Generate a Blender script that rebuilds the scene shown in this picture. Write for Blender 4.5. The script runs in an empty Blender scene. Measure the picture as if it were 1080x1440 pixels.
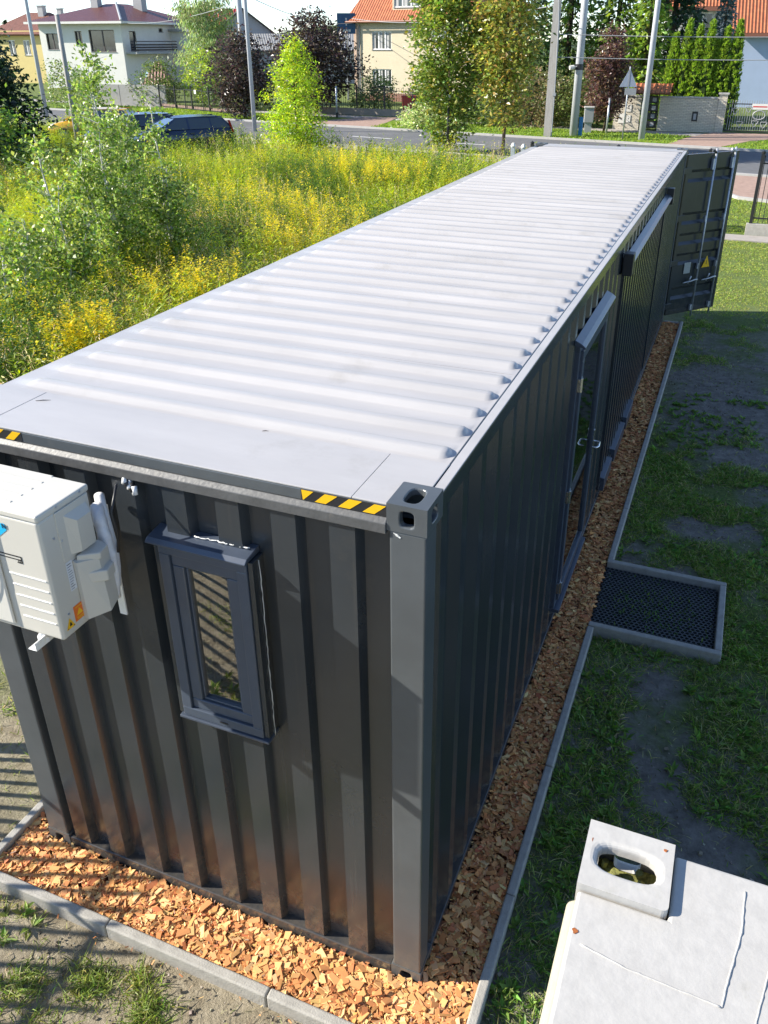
import bpy, bmesh, math, random
import numpy as np
from mathutils import Vector, Matrix, Euler

C = bpy.context.scene.collection
rnd = random.Random(7)
rng = np.random.default_rng(11)
R = math.radians
PI = math.pi

# ------------------------------------------------------------------ camera, sky, sun, exposure
scn = bpy.context.scene
cam = bpy.data.cameras.new('camera')
cam.sensor_fit = 'VERTICAL'
cam.sensor_height = 24.0
cam.lens = 1151.05 / 1440 * 24
cam.shift_x = -27.19 / 1440
cam.shift_y = -77.55 / 1440
cam.clip_start = 0.05
cam.clip_end = 4000
camo = bpy.data.objects.new('camera', cam)
C.objects.link(camo)
camo.location = (0.8571, -2.4125, 4.4136)
camo.rotation_euler = (PI / 2 - 0.4692, 0, 0.3755)
scn.camera = camo

SUN_EL = R(30.0)
SUN_DIR = Vector((-0.945 * math.cos(SUN_EL), -0.327 * math.cos(SUN_EL), math.sin(SUN_EL)))   # towards the sun
world = bpy.data.worlds.new('World')
scn.world = world
world.use_nodes = True
wn = world.node_tree
wn.nodes.clear()
sky = wn.nodes.new('ShaderNodeTexSky')
sky.sky_type = 'NISHITA'
sky.sun_disc = False
sky.sun_elevation = SUN_EL
sky.sun_rotation = math.atan2(SUN_DIR.x, SUN_DIR.y)
sky.altitude = 2500
sky.air_density = 1.0
sky.dust_density = 0.0
sky.ozone_density = 2.5
bg = wn.nodes.new('ShaderNodeBackground')
bg.inputs['Strength'].default_value = 0.125
wo = wn.nodes.new('ShaderNodeOutputWorld')
skh = wn.nodes.new('ShaderNodeHueSaturation')
skh.inputs['Saturation'].default_value = 0.95
wn.links.new(sky.outputs[0], skh.inputs['Color'])
wn.links.new(skh.outputs[0], bg.inputs[0])
wn.links.new(bg.outputs[0], wo.inputs[0])

sl = bpy.data.lights.new('sun', 'SUN')
sl.energy = 5.0
sl.angle = R(0.5)
sl.color = (1.0, 0.93, 0.82)
so = bpy.data.objects.new('sun', sl)
C.objects.link(so)
so.location = (-20, -10, 20)
so.rotation_euler = SUN_DIR.to_track_quat('Z', 'Y').to_euler()
scn.view_settings.view_transform = 'Standard'
scn.view_settings.look = 'None'
scn.view_settings.exposure = 1.12
scn.view_settings.gamma = 1.0
scn.view_settings.use_curve_mapping = False

# ------------------------------------------------------------------ materials
MATS = {}


def mat(name, col, rough=0.6, metal=0.0, spec=0.5, var=0.0, vscale=4.0, col2=None, bump=0.0, bscale=40.0, detail=5.0,
        stretch=(1, 1, 1), dirt=None, dscale=2.0, dlo=0.55, dhi=0.75, coat=0.0, rvar=0.0):
    """Principled paint/stone with noise variation of its own colour, optional dirt patches and fine relief."""
    m = bpy.data.materials.new(name)
    m.use_nodes = True
    nt = m.node_tree
    b = nt.nodes['Principled BSDF']
    b.inputs['Roughness'].default_value = rough
    b.inputs['Metallic'].default_value = metal
    b.inputs['Specular IOR Level'].default_value = spec
    b.inputs['Coat Weight'].default_value = coat
    b.inputs['Coat Roughness'].default_value = 0.14
    tc = nt.nodes.new('ShaderNodeTexCoord')
    mp = nt.nodes.new('ShaderNodeMapping')
    mp.inputs['Scale'].default_value = stretch
    nt.links.new(tc.outputs['Object'], mp.inputs[0])
    out = None
    c1 = tuple(col) + (1,)
    if col2 is None:
        col2 = tuple(max(0, c * (1 - var)) for c in col)
        c1 = tuple(min(1, c * (1 + var * 0.6)) for c in col) + (1,)
    if var > 0 or col2 is not None:
        n = nt.nodes.new('ShaderNodeTexNoise')
        n.inputs['Scale'].default_value = vscale
        n.inputs['Detail'].default_value = detail
        n.inputs['Roughness'].default_value = 0.65
        nt.links.new(mp.outputs[0], n.inputs['Vector'])
        r = nt.nodes.new('ShaderNodeValToRGB')
        r.color_ramp.elements[0].position = 0.32
        r.color_ramp.elements[1].position = 0.68
        r.color_ramp.elements[0].color = tuple(col2) + (1,)
        r.color_ramp.elements[1].color = c1
        nt.links.new(n.outputs['Fac'], r.inputs[0])
        out = r.outputs[0]
        if rvar:
            mr = nt.nodes.new('ShaderNodeMapRange')
            mr.inputs['To Min'].default_value = max(0.02, rough - rvar)
            mr.inputs['To Max'].default_value = rough + rvar
            nt.links.new(n.outputs['Fac'], mr.inputs['Value'])
            nt.links.new(mr.outputs[0], b.inputs['Roughness'])
    if dirt is not None:
        n2 = nt.nodes.new('ShaderNodeTexNoise')
        n2.inputs['Scale'].default_value = dscale
        n2.inputs['Detail'].default_value = 8
        n2.inputs['Roughness'].default_value = 0.7
        nt.links.new(tc.outputs['Object'], n2.inputs['Vector'])
        mr = nt.nodes.new('ShaderNodeMapRange')
        mr.inputs['From Min'].default_value = dlo
        mr.inputs['From Max'].default_value = dhi
        nt.links.new(n2.outputs['Fac'], mr.inputs['Value'])
        mx = nt.nodes.new('ShaderNodeMixRGB')
        nt.links.new(mr.outputs[0], mx.inputs[0])
        if out is not None:
            nt.links.new(out, mx.inputs[1])
        else:
            mx.inputs[1].default_value = c1
        mx.inputs[2].default_value = tuple(dirt) + (1,)
        out = mx.outputs[0]
    if out is not None:
        nt.links.new(out, b.inputs['Base Color'])
    else:
        b.inputs['Base Color'].default_value = c1
    if bump > 0:
        n3 = nt.nodes.new('ShaderNodeTexNoise')
        n3.inputs['Scale'].default_value = bscale
        n3.inputs['Detail'].default_value = 6
        nt.links.new(mp.outputs[0], n3.inputs['Vector'])
        bp = nt.nodes.new('ShaderNodeBump')
        bp.inputs['Strength'].default_value = bump
        bp.inputs['Distance'].default_value = 0.02
        nt.links.new(n3.outputs['Fac'], bp.inputs['Height'])
        nt.links.new(bp.outputs[0], b.inputs['Normal'])
    MATS[name] = m
    return m


def leafmat(name, trans=0.4, rough=0.5, spec=0.35, gain=1.0):
    """Leaf stuff: colour comes from the mesh's own per-leaf tint."""
    m = bpy.data.materials.new(name)
    m.use_nodes = True
    nt = m.node_tree
    b = nt.nodes['Principled BSDF']
    b.inputs['Roughness'].default_value = rough
    b.inputs['Specular IOR Level'].default_value = spec
    a = nt.nodes.new('ShaderNodeAttribute')
    a.attribute_name = 'tint'
    g = nt.nodes.new('ShaderNodeHueSaturation')
    g.inputs['Value'].default_value = gain
    nt.links.new(a.outputs['Color'], g.inputs['Color'])
    nt.links.new(g.outputs[0], b.inputs['Base Color'])
    if trans > 0:
        t = nt.nodes.new('ShaderNodeBsdfTranslucent')
        hs = nt.nodes.new('ShaderNodeHueSaturation')
        hs.inputs['Saturation'].default_value = 1.1
        hs.inputs['Value'].default_value = 1.35
        nt.links.new(g.outputs[0], hs.inputs['Color'])
        nt.links.new(hs.outputs[0], t.inputs['Color'])
        mx = nt.nodes.new('ShaderNodeMixShader')
        mx.inputs[0].default_value = trans
        nt.links.new(b.outputs[0], mx.inputs[1])
        nt.links.new(t.outputs[0], mx.inputs[2])
        nt.links.new(mx.outputs[0], nt.nodes['Material Output'].inputs[0])
    MATS[name] = m
    return m


def glassmat(name, tint=(0.85, 0.9, 0.9), rough=0.0, ior=4.2):
    m = bpy.data.materials.new(name)
    m.use_nodes = True
    nt = m.node_tree
    nt.nodes.clear()
    o = nt.nodes.new('ShaderNodeOutputMaterial')
    tr = nt.nodes.new('ShaderNodeBsdfTransparent')
    tr.inputs[0].default_value = tuple(tint) + (1,)
    gl = nt.nodes.new('ShaderNodeBsdfGlossy')
    gl.inputs['Roughness'].default_value = rough
    fr = nt.nodes.new('ShaderNodeFresnel')
    fr.inputs[0].default_value = ior
    gl.inputs['Color'].default_value = (0.95, 0.95, 0.93, 1)
    mx = nt.nodes.new('ShaderNodeMixShader')
    nt.links.new(fr.outputs[0], mx.inputs[0])
    nt.links.new(tr.outputs[0], mx.inputs[1])
    nt.links.new(gl.outputs[0], mx.inputs[2])
    nt.links.new(mx.outputs[0], o.inputs[0])
    MATS[name] = m
    return m


# container paints
M_ANTH = mat('anthracite_paint', (0.029, 0.035, 0.041), 0.25, spec=0.7, var=0.18, vscale=1.3, dirt=(0.06, 0.058, 0.052), dscale=3.0, dlo=0.60, dhi=0.95, bump=0.03, bscale=9, rvar=0.06, coat=0.15)
M_ANTH2 = mat('sunlit_anthracite_paint', (0.078, 0.088, 0.095), 0.33, spec=0.7, var=0.15, vscale=3, dirt=(0.16, 0.16, 0.15), dscale=5, dlo=0.68, dhi=0.9, bump=0.04, bscale=20, rvar=0.06)  # lighter copy of the wall anthracite, sunlight on the posts in its colour
M_BAND = mat('sunlit_grey_band', (0.085, 0.086, 0.086), 0.5, spec=0.5, var=0.25, vscale=9, dirt=(0.17, 0.155, 0.135), dscale=12, dlo=0.6, dhi=0.8, bump=0.1, bscale=60)  # grey raised for sunlight on the sloping face; dirt patches over it
M_ROOF = mat('white_roof_paint', (0.405, 0.392, 0.385), 0.34, spec=0.5, var=0.09, vscale=1.6, stretch=(0.5, 2.2, 1), dirt=(0.27, 0.255, 0.23), dscale=2.3, dlo=0.57, dhi=0.95, bump=0.05, bscale=7, rvar=0.08)
M_BLACKHOLE = mat('dark_inside', (0.012, 0.012, 0.014), 0.8, spec=0.2)
M_YELLOW = mat('yellow_film', (0.80, 0.46, 0.01), 0.35, var=0.05, vscale=30)
M_BLACK = mat('black_film', (0.02, 0.02, 0.022), 0.4)
M_FRAME = mat('sky_tinted_window_grey', (0.060, 0.076, 0.104), 0.30, spec=0.6, var=0.06, vscale=6)  # grey frame, reflected sky mixed into the colour as blue
M_FLASH = mat('sky_tinted_flashing_grey', (0.055, 0.070, 0.098), 0.28, spec=0.7, var=0.1, vscale=10, bump=0.05, bscale=8)  # dark caps and sills, blue of the mirrored sky put in the colour
M_SEAL = mat('white_sealant', (0.75, 0.75, 0.72), 0.5, bump=0.4, bscale=60)
M_CHROME = mat('brushed_steel', (0.62, 0.63, 0.65), 0.25, metal=1.0, var=0.05, vscale=20)
M_GALV = mat('galvanised_steel', (0.50, 0.52, 0.55), 0.45, metal=0.6, var=0.15, vscale=15)
M_GLASS = glassmat('window_glass')
M_WOODIN = mat('interior_board', (0.30, 0.24, 0.17), 0.6, var=0.2, vscale=3)
M_CURTAIN = mat('pale_blind', (0.62, 0.58, 0.48), 0.7, var=0.1, vscale=20, stretch=(12, 12, 0.3))


def splash(m, dust=(0.13, 0.105, 0.08), top=0.55, amount=0.45):
    """dried mud splashes low on the sheet and faint dusty runs higher up"""
    nt = m.node_tree
    b = nt.nodes['Principled BSDF']
    src = b.inputs['Base Color'].links[0].from_socket
    tc = nt.nodes.new('ShaderNodeTexCoord')
    sp = nt.nodes.new('ShaderNodeSeparateXYZ')
    nt.links.new(tc.outputs['Object'], sp.inputs[0])
    hr_ = nt.nodes.new('ShaderNodeMapRange')
    hr_.inputs['From Min'].default_value = 0.05
    hr_.inputs['From Max'].default_value = top
    hr_.inputs['To Min'].default_value = 0.38
    hr_.inputs['To Max'].default_value = 0.0
    nt.links.new(sp.outputs[2], hr_.inputs['Value'])
    n = nt.nodes.new('ShaderNodeTexNoise')
    n.inputs['Scale'].default_value = 16
    n.inputs['Detail'].default_value = 9
    n.inputs['Roughness'].default_value = 0.75
    nt.links.new(tc.outputs['Object'], n.inputs['Vector'])
    mp = nt.nodes.new('ShaderNodeMapping')
    mp.inputs['Scale'].default_value = (14, 14, 0.5)
    nt.links.new(tc.outputs['Object'], mp.inputs[0])
    n2 = nt.nodes.new('ShaderNodeTexNoise')
    n2.inputs['Scale'].default_value = 1.6
    n2.inputs['Detail'].default_value = 6
    nt.links.new(mp.outputs[0], n2.inputs['Vector'])
    ad = nt.nodes.new('ShaderNodeMath'); ad.operation = 'ADD'
    nt.links.new(n.outputs['Fac'], ad.inputs[0]); nt.links.new(hr_.outputs[0], ad.inputs[1])
    r1 = nt.nodes.new('ShaderNodeMapRange')
    r1.inputs['From Min'].default_value = 0.64
    r1.inputs['From Max'].default_value = 0.92
    r1.inputs['To Max'].default_value = amount
    nt.links.new(ad.outputs[0], r1.inputs['Value'])
    r2 = nt.nodes.new('ShaderNodeMapRange')
    r2.inputs['From Min'].default_value = 0.62
    r2.inputs['From Max'].default_value = 0.85
    r2.inputs['To Max'].default_value = 0.22
    nt.links.new(n2.outputs['Fac'], r2.inputs['Value'])
    mxm = nt.nodes.new('ShaderNodeMath'); mxm.operation = 'MAXIMUM'
    nt.links.new(r1.outputs[0], mxm.inputs[0]); nt.links.new(r2.outputs[0], mxm.inputs[1])
    mx = nt.nodes.new('ShaderNodeMixRGB')
    mx.inputs[2].default_value = tuple(dust) + (1,)
    nt.links.new(mxm.outputs[0], mx.inputs[0]); nt.links.new(src, mx.inputs[1])
    nt.links.new(mx.outputs[0], b.inputs['Base Color'])


splash(M_ANTH)
splash(M_ANTH2, (0.16, 0.14, 0.115), 0.4, 0.4)
# air conditioner
M_AC = mat('ivory_casing', (0.54, 0.52, 0.46), 0.42, spec=0.45, var=0.03, vscale=3, dirt=(0.53, 0.51, 0.45), dscale=4, dlo=0.6, dhi=0.9)
M_ACD = mat('ivory_plastic', (0.58, 0.565, 0.51), 0.5, var=0.03, vscale=5)
M_HOSE = mat('white_pipe_wrap', (0.72, 0.72, 0.72), 0.5, var=0.1, vscale=30, bump=0.3, bscale=30)
M_CYAN = mat('cyan_print', (0.02, 0.42, 0.72), 0.35)
M_ORANGE = mat('orange_sticker', (0.75, 0.16, 0.02), 0.4)
M_PAPER = mat('paper_label', (0.62, 0.64, 0.66), 0.5)
M_PLAC = mat('grey_plate', (0.33, 0.35, 0.33), 0.45, var=0.2, vscale=60)
M_GREYTX = mat('grey_print', (0.18, 0.2, 0.24), 0.5)
# ground things
M_KERB = mat('concrete_edging', (0.36, 0.345, 0.31), 0.85, spec=0.25, var=0.16, vscale=14, dirt=(0.24, 0.22, 0.18), dscale=6, dlo=0.6, dhi=0.85, bump=0.25, bscale=120)
M_CHIPBASE = mat('bark_base', (0.24, 0.10, 0.05), 0.9, var=0.4, vscale=60, bump=0.6, bscale=80)
M_RUBBER = mat('black_rubber', (0.055, 0.064, 0.070), 0.55, spec=0.45, var=0.3, vscale=30)
M_SOIL = mat('dark_soil', (0.07, 0.06, 0.045), 0.95, spec=0.1, var=0.4, vscale=20, bump=0.5, bscale=60)
# white container
M_OLDW = mat('old_white_paint', (0.45, 0.435, 0.405), 0.45, spec=0.45, var=0.10, vscale=26, detail=9, dirt=(0.34, 0.325, 0.28), dscale=13, dlo=0.57, dhi=0.78, bump=0.05, bscale=70)
M_CREAM = mat('cream_paint', (0.40, 0.365, 0.27), 0.5, spec=0.4, var=0.08, vscale=20, dirt=(0.52, 0.46, 0.33), dscale=14, dlo=0.6, dhi=0.8, bump=0.1, bscale=50)
M_RUST = mat('rust', (0.30, 0.09, 0.02), 0.8, var=0.5, vscale=60)
M_MOSS = mat('mossy_dirt', (0.22, 0.22, 0.06), 0.9, var=0.5, vscale=30, bump=0.6, bscale=50)
# far
M_ASPH = mat('asphalt', (0.135, 0.138, 0.142), 0.85, spec=0.3, var=0.15, vscale=3, dirt=(0.19, 0.185, 0.18), dscale=0.35, dlo=0.5, dhi=0.8, bump=0.1, bscale=80)
M_PAVE = mat('pale_paving', (0.36, 0.33, 0.30), 0.85, spec=0.25, var=0.12, vscale=6)
M_PAVER = mat('pinkish_paving', (0.36, 0.25, 0.20), 0.85, spec=0.25, var=0.18, vscale=6)
M_ROADW = mat('road_paint', (0.7, 0.7, 0.68), 0.7, var=0.15, vscale=10)
M_STONE = mat('kerb_stone', (0.40, 0.39, 0.37), 0.85, var=0.1, vscale=5)
M_BARK = mat('tree_bark', (0.11, 0.085, 0.06), 0.9, spec=0.15, var=0.4, vscale=12, stretch=(4, 4, 1), bump=0.6, bscale=30)
M_BIRCHB = mat('birch_bark', (0.58, 0.56, 0.52), 0.8, var=0.1, vscale=8, stretch=(1, 1, 5), dirt=(0.06, 0.05, 0.05), dscale=16, dlo=0.62, dhi=0.68)
M_POLE = mat('concrete_pole', (0.36, 0.345, 0.32), 0.85, var=0.15, vscale=3, stretch=(4, 4, 0.6), bump=0.2, bscale=40)
M_STEELP = mat('pale_steel_pole', (0.46, 0.475, 0.50), 0.45, spec=0.4, var=0.08, vscale=3)
M_IRON = mat('black_iron', (0.02, 0.02, 0.022), 0.4, spec=0.5)
M_LEAF = leafmat('leaf', 0.45, 0.36, 0.65, 1.6)
M_GRASSL = leafmat('grass_leaf', 0.40, 0.5, 0.35, 1.5)
M_CHIP = leafmat('wood_chip', 0.0, 0.75, 0.25)


def tilemat(name, col, col2, sx, sy, joint=(0.1, 0.04, 0.02), rough=0.6, bumpd=0.03):
    """rows of roof tiles: colour varies per tile, relief by waves, in the sheet's own UVs (metres)"""
    m = bpy.data.materials.new(name)
    m.use_nodes = True
    nt = m.node_tree
    b = nt.nodes['Principled BSDF']
    b.inputs['Roughness'].default_value = rough
    uv = nt.nodes.new('ShaderNodeUVMap')
    sp = nt.nodes.new('ShaderNodeSeparateXYZ')
    nt.links.new(uv.outputs[0], sp.inputs[0])

    def fr(sock, s):
        a = nt.nodes.new('ShaderNodeMath'); a.operation = 'MULTIPLY'; a.inputs[1].default_value = s
        nt.links.new(sock, a.inputs[0])
        f = nt.nodes.new('ShaderNodeMath'); f.operation = 'FRACT'
        nt.links.new(a.outputs[0], f.inputs[0])
        return f.outputs[0]
    fx, fy = fr(sp.outputs[0], sx), fr(sp.outputs[1], sy)
    w = nt.nodes.new('ShaderNodeMath'); w.operation = 'PINGPONG'; w.inputs[1].default_value = 0.5
    nt.links.new(fx, w.inputs[0])
    ad = nt.nodes.new('ShaderNodeMath'); ad.operation = 'MULTIPLY_ADD'; ad.inputs[1].default_value = -0.5
    nt.links.new(fy, ad.inputs[0]); nt.links.new(w.outputs[0], ad.inputs[2])
    bp = nt.nodes.new('ShaderNodeBump'); bp.inputs['Distance'].default_value = bumpd * 4; bp.inputs['Strength'].default_value = 1.0
    nt.links.new(ad.outputs[0], bp.inputs['Height'])
    nt.links.new(bp.outputs[0], b.inputs['Normal'])
    n = nt.nodes.new('ShaderNodeTexNoise'); n.inputs['Scale'].default_value = 2.5; n.inputs['Detail'].default_value = 6
    nt.links.new(uv.outputs[0], n.inputs['Vector'])
    r = nt.nodes.new('ShaderNodeValToRGB')
    r.color_ramp.elements[0].color = tuple(col2) + (1,); r.color_ramp.elements[0].position = 0.35
    r.color_ramp.elements[1].color = tuple(col) + (1,); r.color_ramp.elements[1].position = 0.65
    nt.links.new(n.outputs['Fac'], r.inputs[0])
    lt = nt.nodes.new('ShaderNodeMath'); lt.operation = 'LESS_THAN'; lt.inputs[1].default_value = 0.13
    nt.links.new(fx, lt.inputs[0])
    mx = nt.nodes.new('ShaderNodeMixRGB'); mx.inputs[2].default_value = tuple(joint) + (1,)
    nt.links.new(lt.outputs[0], mx.inputs[0]); nt.links.new(r.outputs[0], mx.inputs[1])
    nt.links.new(mx.outputs[0], b.inputs['Base Color'])
    return m


def brickmat(name, c1, c2, mortar, scale=1.0, bw=0.24, rh=0.08):
    m = bpy.data.materials.new(name)
    m.use_nodes = True
    nt = m.node_tree
    b = nt.nodes['Principled BSDF']
    b.inputs['Roughness'].default_value = 0.85
    uv = nt.nodes.new('ShaderNodeUVMap')
    br = nt.nodes.new('ShaderNodeTexBrick')
    br.inputs['Color1'].default_value = tuple(c1) + (1,)
    br.inputs['Color2'].default_value = tuple(c2) + (1,)
    br.inputs['Mortar'].default_value = tuple(mortar) + (1,)
    br.inputs['Scale'].default_value = scale
    br.inputs['Mortar Size'].default_value = 0.008
    br.inputs['Brick Width'].default_value = bw
    br.inputs['Row Height'].default_value = rh
    nt.links.new(uv.outputs[0], br.inputs['Vector'])
    nt.links.new(br.outputs[0], b.inputs['Base Color'])
    bp = nt.nodes.new('ShaderNodeBump'); bp.inputs['Distance'].default_value = 0.01; bp.invert = True
    nt.links.new(br.outputs['Fac'], bp.inputs['Height'])
    nt.links.new(bp.outputs[0], b.inputs['Normal'])
    return m


M_TILE = tilemat('orange_roof_tile', (0.52, 0.17, 0.07), (0.40, 0.12, 0.05), 4.2, 3.0)
M_TILER = tilemat('dark_red_roof_sheet', (0.165, 0.06, 0.045), (0.125, 0.045, 0.035), 3.5, 2.5, joint=(0.08, 0.02, 0.02), rough=0.4)
M_TILEB = tilemat('brown_roof_tile', (0.27, 0.11, 0.07), (0.20, 0.08, 0.05), 4, 3)
M_TILERED = tilemat('bright_red_roof_sheet', (0.50, 0.05, 0.04), (0.42, 0.04, 0.03), 3.5, 2.5, joint=(0.2, 0.02, 0.02), rough=0.4)
M_CORR = tilemat('grey_fibre_sheet', (0.33, 0.33, 0.32), (0.26, 0.26, 0.25), 5, 0.6, joint=(0.12, 0.12, 0.12))
M_BRICKW = brickmat('pale_brick', (0.66, 0.60, 0.48), (0.56, 0.50, 0.40), (0.36, 0.32, 0.26))
M_BRICKR = brickmat('red_brick', (0.30, 0.10, 0.06), (0.22, 0.08, 0.05), (0.28, 0.24, 0.2))

# ------------------------------------------------------------------ mesh helpers


class MB:
    """collects faces; one build() makes one mesh object"""

    def __init__(s):
        s.v, s.f, s.uv = [], [], {}

    def quad(s, a, b, c, d, uv=None):
        i = len(s.v)
        s.v += [tuple(a), tuple(b), tuple(c), tuple(d)]
        s.f.append((i, i + 1, i + 2, i + 3))
        if uv:
            s.uv[len(s.f) - 1] = uv
        return s

    def poly(s, pts, uv=None):
        i = len(s.v)
        s.v += [tuple(p) for p in pts]
        s.f.append(tuple(range(i, i + len(pts))))
        if uv:
            s.uv[len(s.f) - 1] = uv
        return s

    def box(s, x0, x1, y0, y1, z0, z1):
        i = len(s.v)
        s.v += [(x0, y0, z0), (x1, y0, z0), (x1, y1, z0), (x0, y1, z0), (x0, y0, z1), (x1, y0, z1), (x1, y1, z1), (x0, y1, z1)]
        for f in ((3, 2, 1, 0), (4, 5, 6, 7), (0, 1, 5, 4), (1, 2, 6, 5), (2, 3, 7, 6), (3, 0, 4, 7)):
            s.f.append(tuple(i + k for k in f))
        return s

    def obox(s, p, ux, uy, x0, x1, y0, y1, z0, z1):
        """box in a turned frame: p origin, ux and uy horizontal unit vectors"""
        i = len(s.v)
        for (x, y, z) in ((x0, y0, z0), (x1, y0, z0), (x1, y1, z0), (x0, y1, z0), (x0, y0, z1), (x1, y0, z1), (x1, y1, z1), (x0, y1, z1)):
            s.v.append((p[0] + ux[0] * x + uy[0] * y, p[1] + ux[1] * x + uy[1] * y, p[2] + z))
        for f in ((3, 2, 1, 0), (4, 5, 6, 7), (0, 1, 5, 4), (1, 2, 6, 5), (2, 3, 7, 6), (3, 0, 4, 7)):
            s.f.append(tuple(i + k for k in f))
        return s

    def prism(s, pts, vec):
        """polygon extruded along vec"""
        n = len(pts)
        i = len(s.v)
        v = Vector(vec)
        s.v += [tuple(p) for p in pts] + [tuple(Vector(p) + v) for p in pts]
        s.f.append(tuple(range(i + n - 1, i - 1, -1)))
        s.f.append(tuple(range(i + n, i + 2 * n)))
        for k in range(n):
            j = (k + 1) % n
            s.f.append((i + k, i + j, i + n + j, i + n + k))
        return s

    def tube(s, pts, rad, n=8, cap=True):
        """rad: one radius or one per point"""
        pts = [Vector(p) for p in pts]
        if not hasattr(rad, '__len__'):
            rad = [rad] * len(pts)
        i0 = len(s.v)
        prevx = None
        for k, p in enumerate(pts):
            t = (pts[min(k + 1, len(pts) - 1)] - pts[max(k - 1, 0)]).normalized()
            if prevx is None:
                x = t.orthogonal().normalized()
            else:
                x = (prevx - t * prevx.dot(t))
                x = x.normalized() if x.length > 1e-6 else t.orthogonal().normalized()
            prevx = x
            y = t.cross(x)
            for a in range(n):
                an = 2 * PI * a / n
                s.v.append(tuple(p + (x * math.cos(an) + y * math.sin(an)) * rad[k]))
        for k in range(len(pts) - 1):
            for a in range(n):
                b = (a + 1) % n
                s.f.append((i0 + k * n + a, i0 + k * n + b, i0 + (k + 1) * n + b, i0 + (k + 1) * n + a))
        if cap:
            s.f.append(tuple(i0 + a for a in range(n - 1, -1, -1)))
            e = i0 + (len(pts) - 1) * n
            s.f.append(tuple(e + a for a in range(n)))
        return s

    def build(s, name, m, parent=None, smooth=False, bevel=0.0, seg=2, local=False):
        me = bpy.data.meshes.new(name)
        v = s.v
        if parent is not None and not local:
            inv = wm(parent).inverted()
            v = [tuple(inv @ Vector(p)) for p in v]
        me.from_pydata(v, [], s.f)
        if s.uv:
            ul = me.uv_layers.new(name='UVMap')
            for fi, uvs in s.uv.items():
                p = me.polygons[fi]
                for k, li in enumerate(p.loop_indices):
                    ul.data[li].uv = uvs[k]
        me.materials.append(m)
        if smooth:
            me.polygons.foreach_set('use_smooth', [True] * len(me.polygons))
        me.update()
        o = bpy.data.objects.new(name, me)
        C.objects.link(o)
        if parent is not None:
            o.parent = parent
        if bevel > 0:
            bv = o.modifiers.new('bevel', 'BEVEL')
            bv.width = bevel
            bv.segments = seg
            bv.limit_method = 'ANGLE'
            bv.angle_limit = R(40)
        return o


def wm(o):
    m = Matrix.LocRotScale(o.location, o.rotation_euler, o.scale)
    return wm(o.parent) @ m if o.parent else m


def thing(name, label, cat, loc=(0, 0, 0), rz=0.0, group=None):
    o = bpy.data.objects.new(name, None)
    C.objects.link(o)
    o.empty_display_size = 0.2
    o.location = loc
    o.rotation_euler = (0, 0, rz)
    o['label'] = label
    o['category'] = cat
    if group:
        o['group'] = group
    return o


def tag(o, label=None, cat=None, group=None, kind=None):
    if label:
        o['label'] = label
    if cat:
        o['category'] = cat
    if group:
        o['group'] = group
    if kind:
        o['kind'] = kind
    return o


def copy_tree(o, parent=None):
    c = o.copy()
    C.objects.link(c)
    if parent is not None:
        c.parent = parent
    for ch in list(o.children):
        copy_tree(ch, c)
    return c


def twin(o, loc, parent, rz=None):
    """another piece sharing the mesh of o, at a local place"""
    c = o.copy()
    C.objects.link(c)
    c.parent = parent
    c.location = loc
    if rz is not None:
        c.rotation_euler = (0, 0, rz)
    return c


def text(body, size, loc, rot, m, parent, name='lettering', align='CENTER', ext=0.0006):
    cu = bpy.data.curves.new(name, 'FONT')
    cu.body = body
    cu.size = size
    cu.align_x = align
    cu.align_y = 'CENTER'
    cu.extrude = ext
    cu.materials.append(m)
    o = bpy.data.objects.new(name, cu)
    C.objects.link(o)
    if parent is not None:
        o.parent = parent
        M = wm(parent).inverted() @ (Matrix.Translation(loc) @ Euler(rot).to_matrix().to_4x4())
        o.location = M.to_translation()
        o.rotation_euler = M.to_euler()
    else:
        o.location = loc
        o.rotation_euler = rot
    me = bpy.data.meshes.new_from_object(o.evaluated_get(bpy.context.evaluated_depsgraph_get()))
    me.materials.clear()
    me.materials.append(m)
    r = bpy.data.objects.new(name, me)
    C.objects.link(r)
    r.parent, r.location, r.rotation_euler = o.parent, o.location, o.rotation_euler
    bpy.data.objects.remove(o)
    return r


def np_mesh(name, V, faces, m, tint=None, parent=None, smooth=False):
    """V (n,3); faces: list of (k,m) index arrays, m = 3 or 4; tint (n,3)"""
    me = bpy.data.meshes.new(name)
    me.vertices.add(len(V))
    me.vertices.foreach_set('co', np.ascontiguousarray(V, np.float32).ravel())
    tot = sum(f.shape[0] for f in faces)
    loops = np.concatenate([f.ravel() for f in faces]).astype(np.int32)
    sizes = np.concatenate([np.full(f.shape[0], f.shape[1], np.int32) for f in faces])
    starts = np.concatenate([[0], np.cumsum(sizes)[:-1]]).astype(np.int32)
    me.loops.add(len(loops))
    me.loops.foreach_set('vertex_index', loops)
    me.polygons.add(tot)
    me.polygons.foreach_set('loop_start', starts)
    try:
        me.polygons.foreach_set('loop_total', sizes)
    except Exception:
        pass
    me.polygons.foreach_set('use_smooth', np.full(tot, bool(smooth)))
    if tint is not None:
        at = me.attributes.new('tint', 'FLOAT_COLOR', 'POINT')
        t4 = np.ones((len(V), 4), np.float32)
        t4[:, :3] = tint
        at.data.foreach_set('color', t4.ravel())
    me.materials.append(m)
    me.update(calc_edges=True)
    me.validate()
    o = bpy.data.objects.new(name, me)
    C.objects.link(o)
    if parent is not None:
        o.parent = parent
    return o


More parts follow.
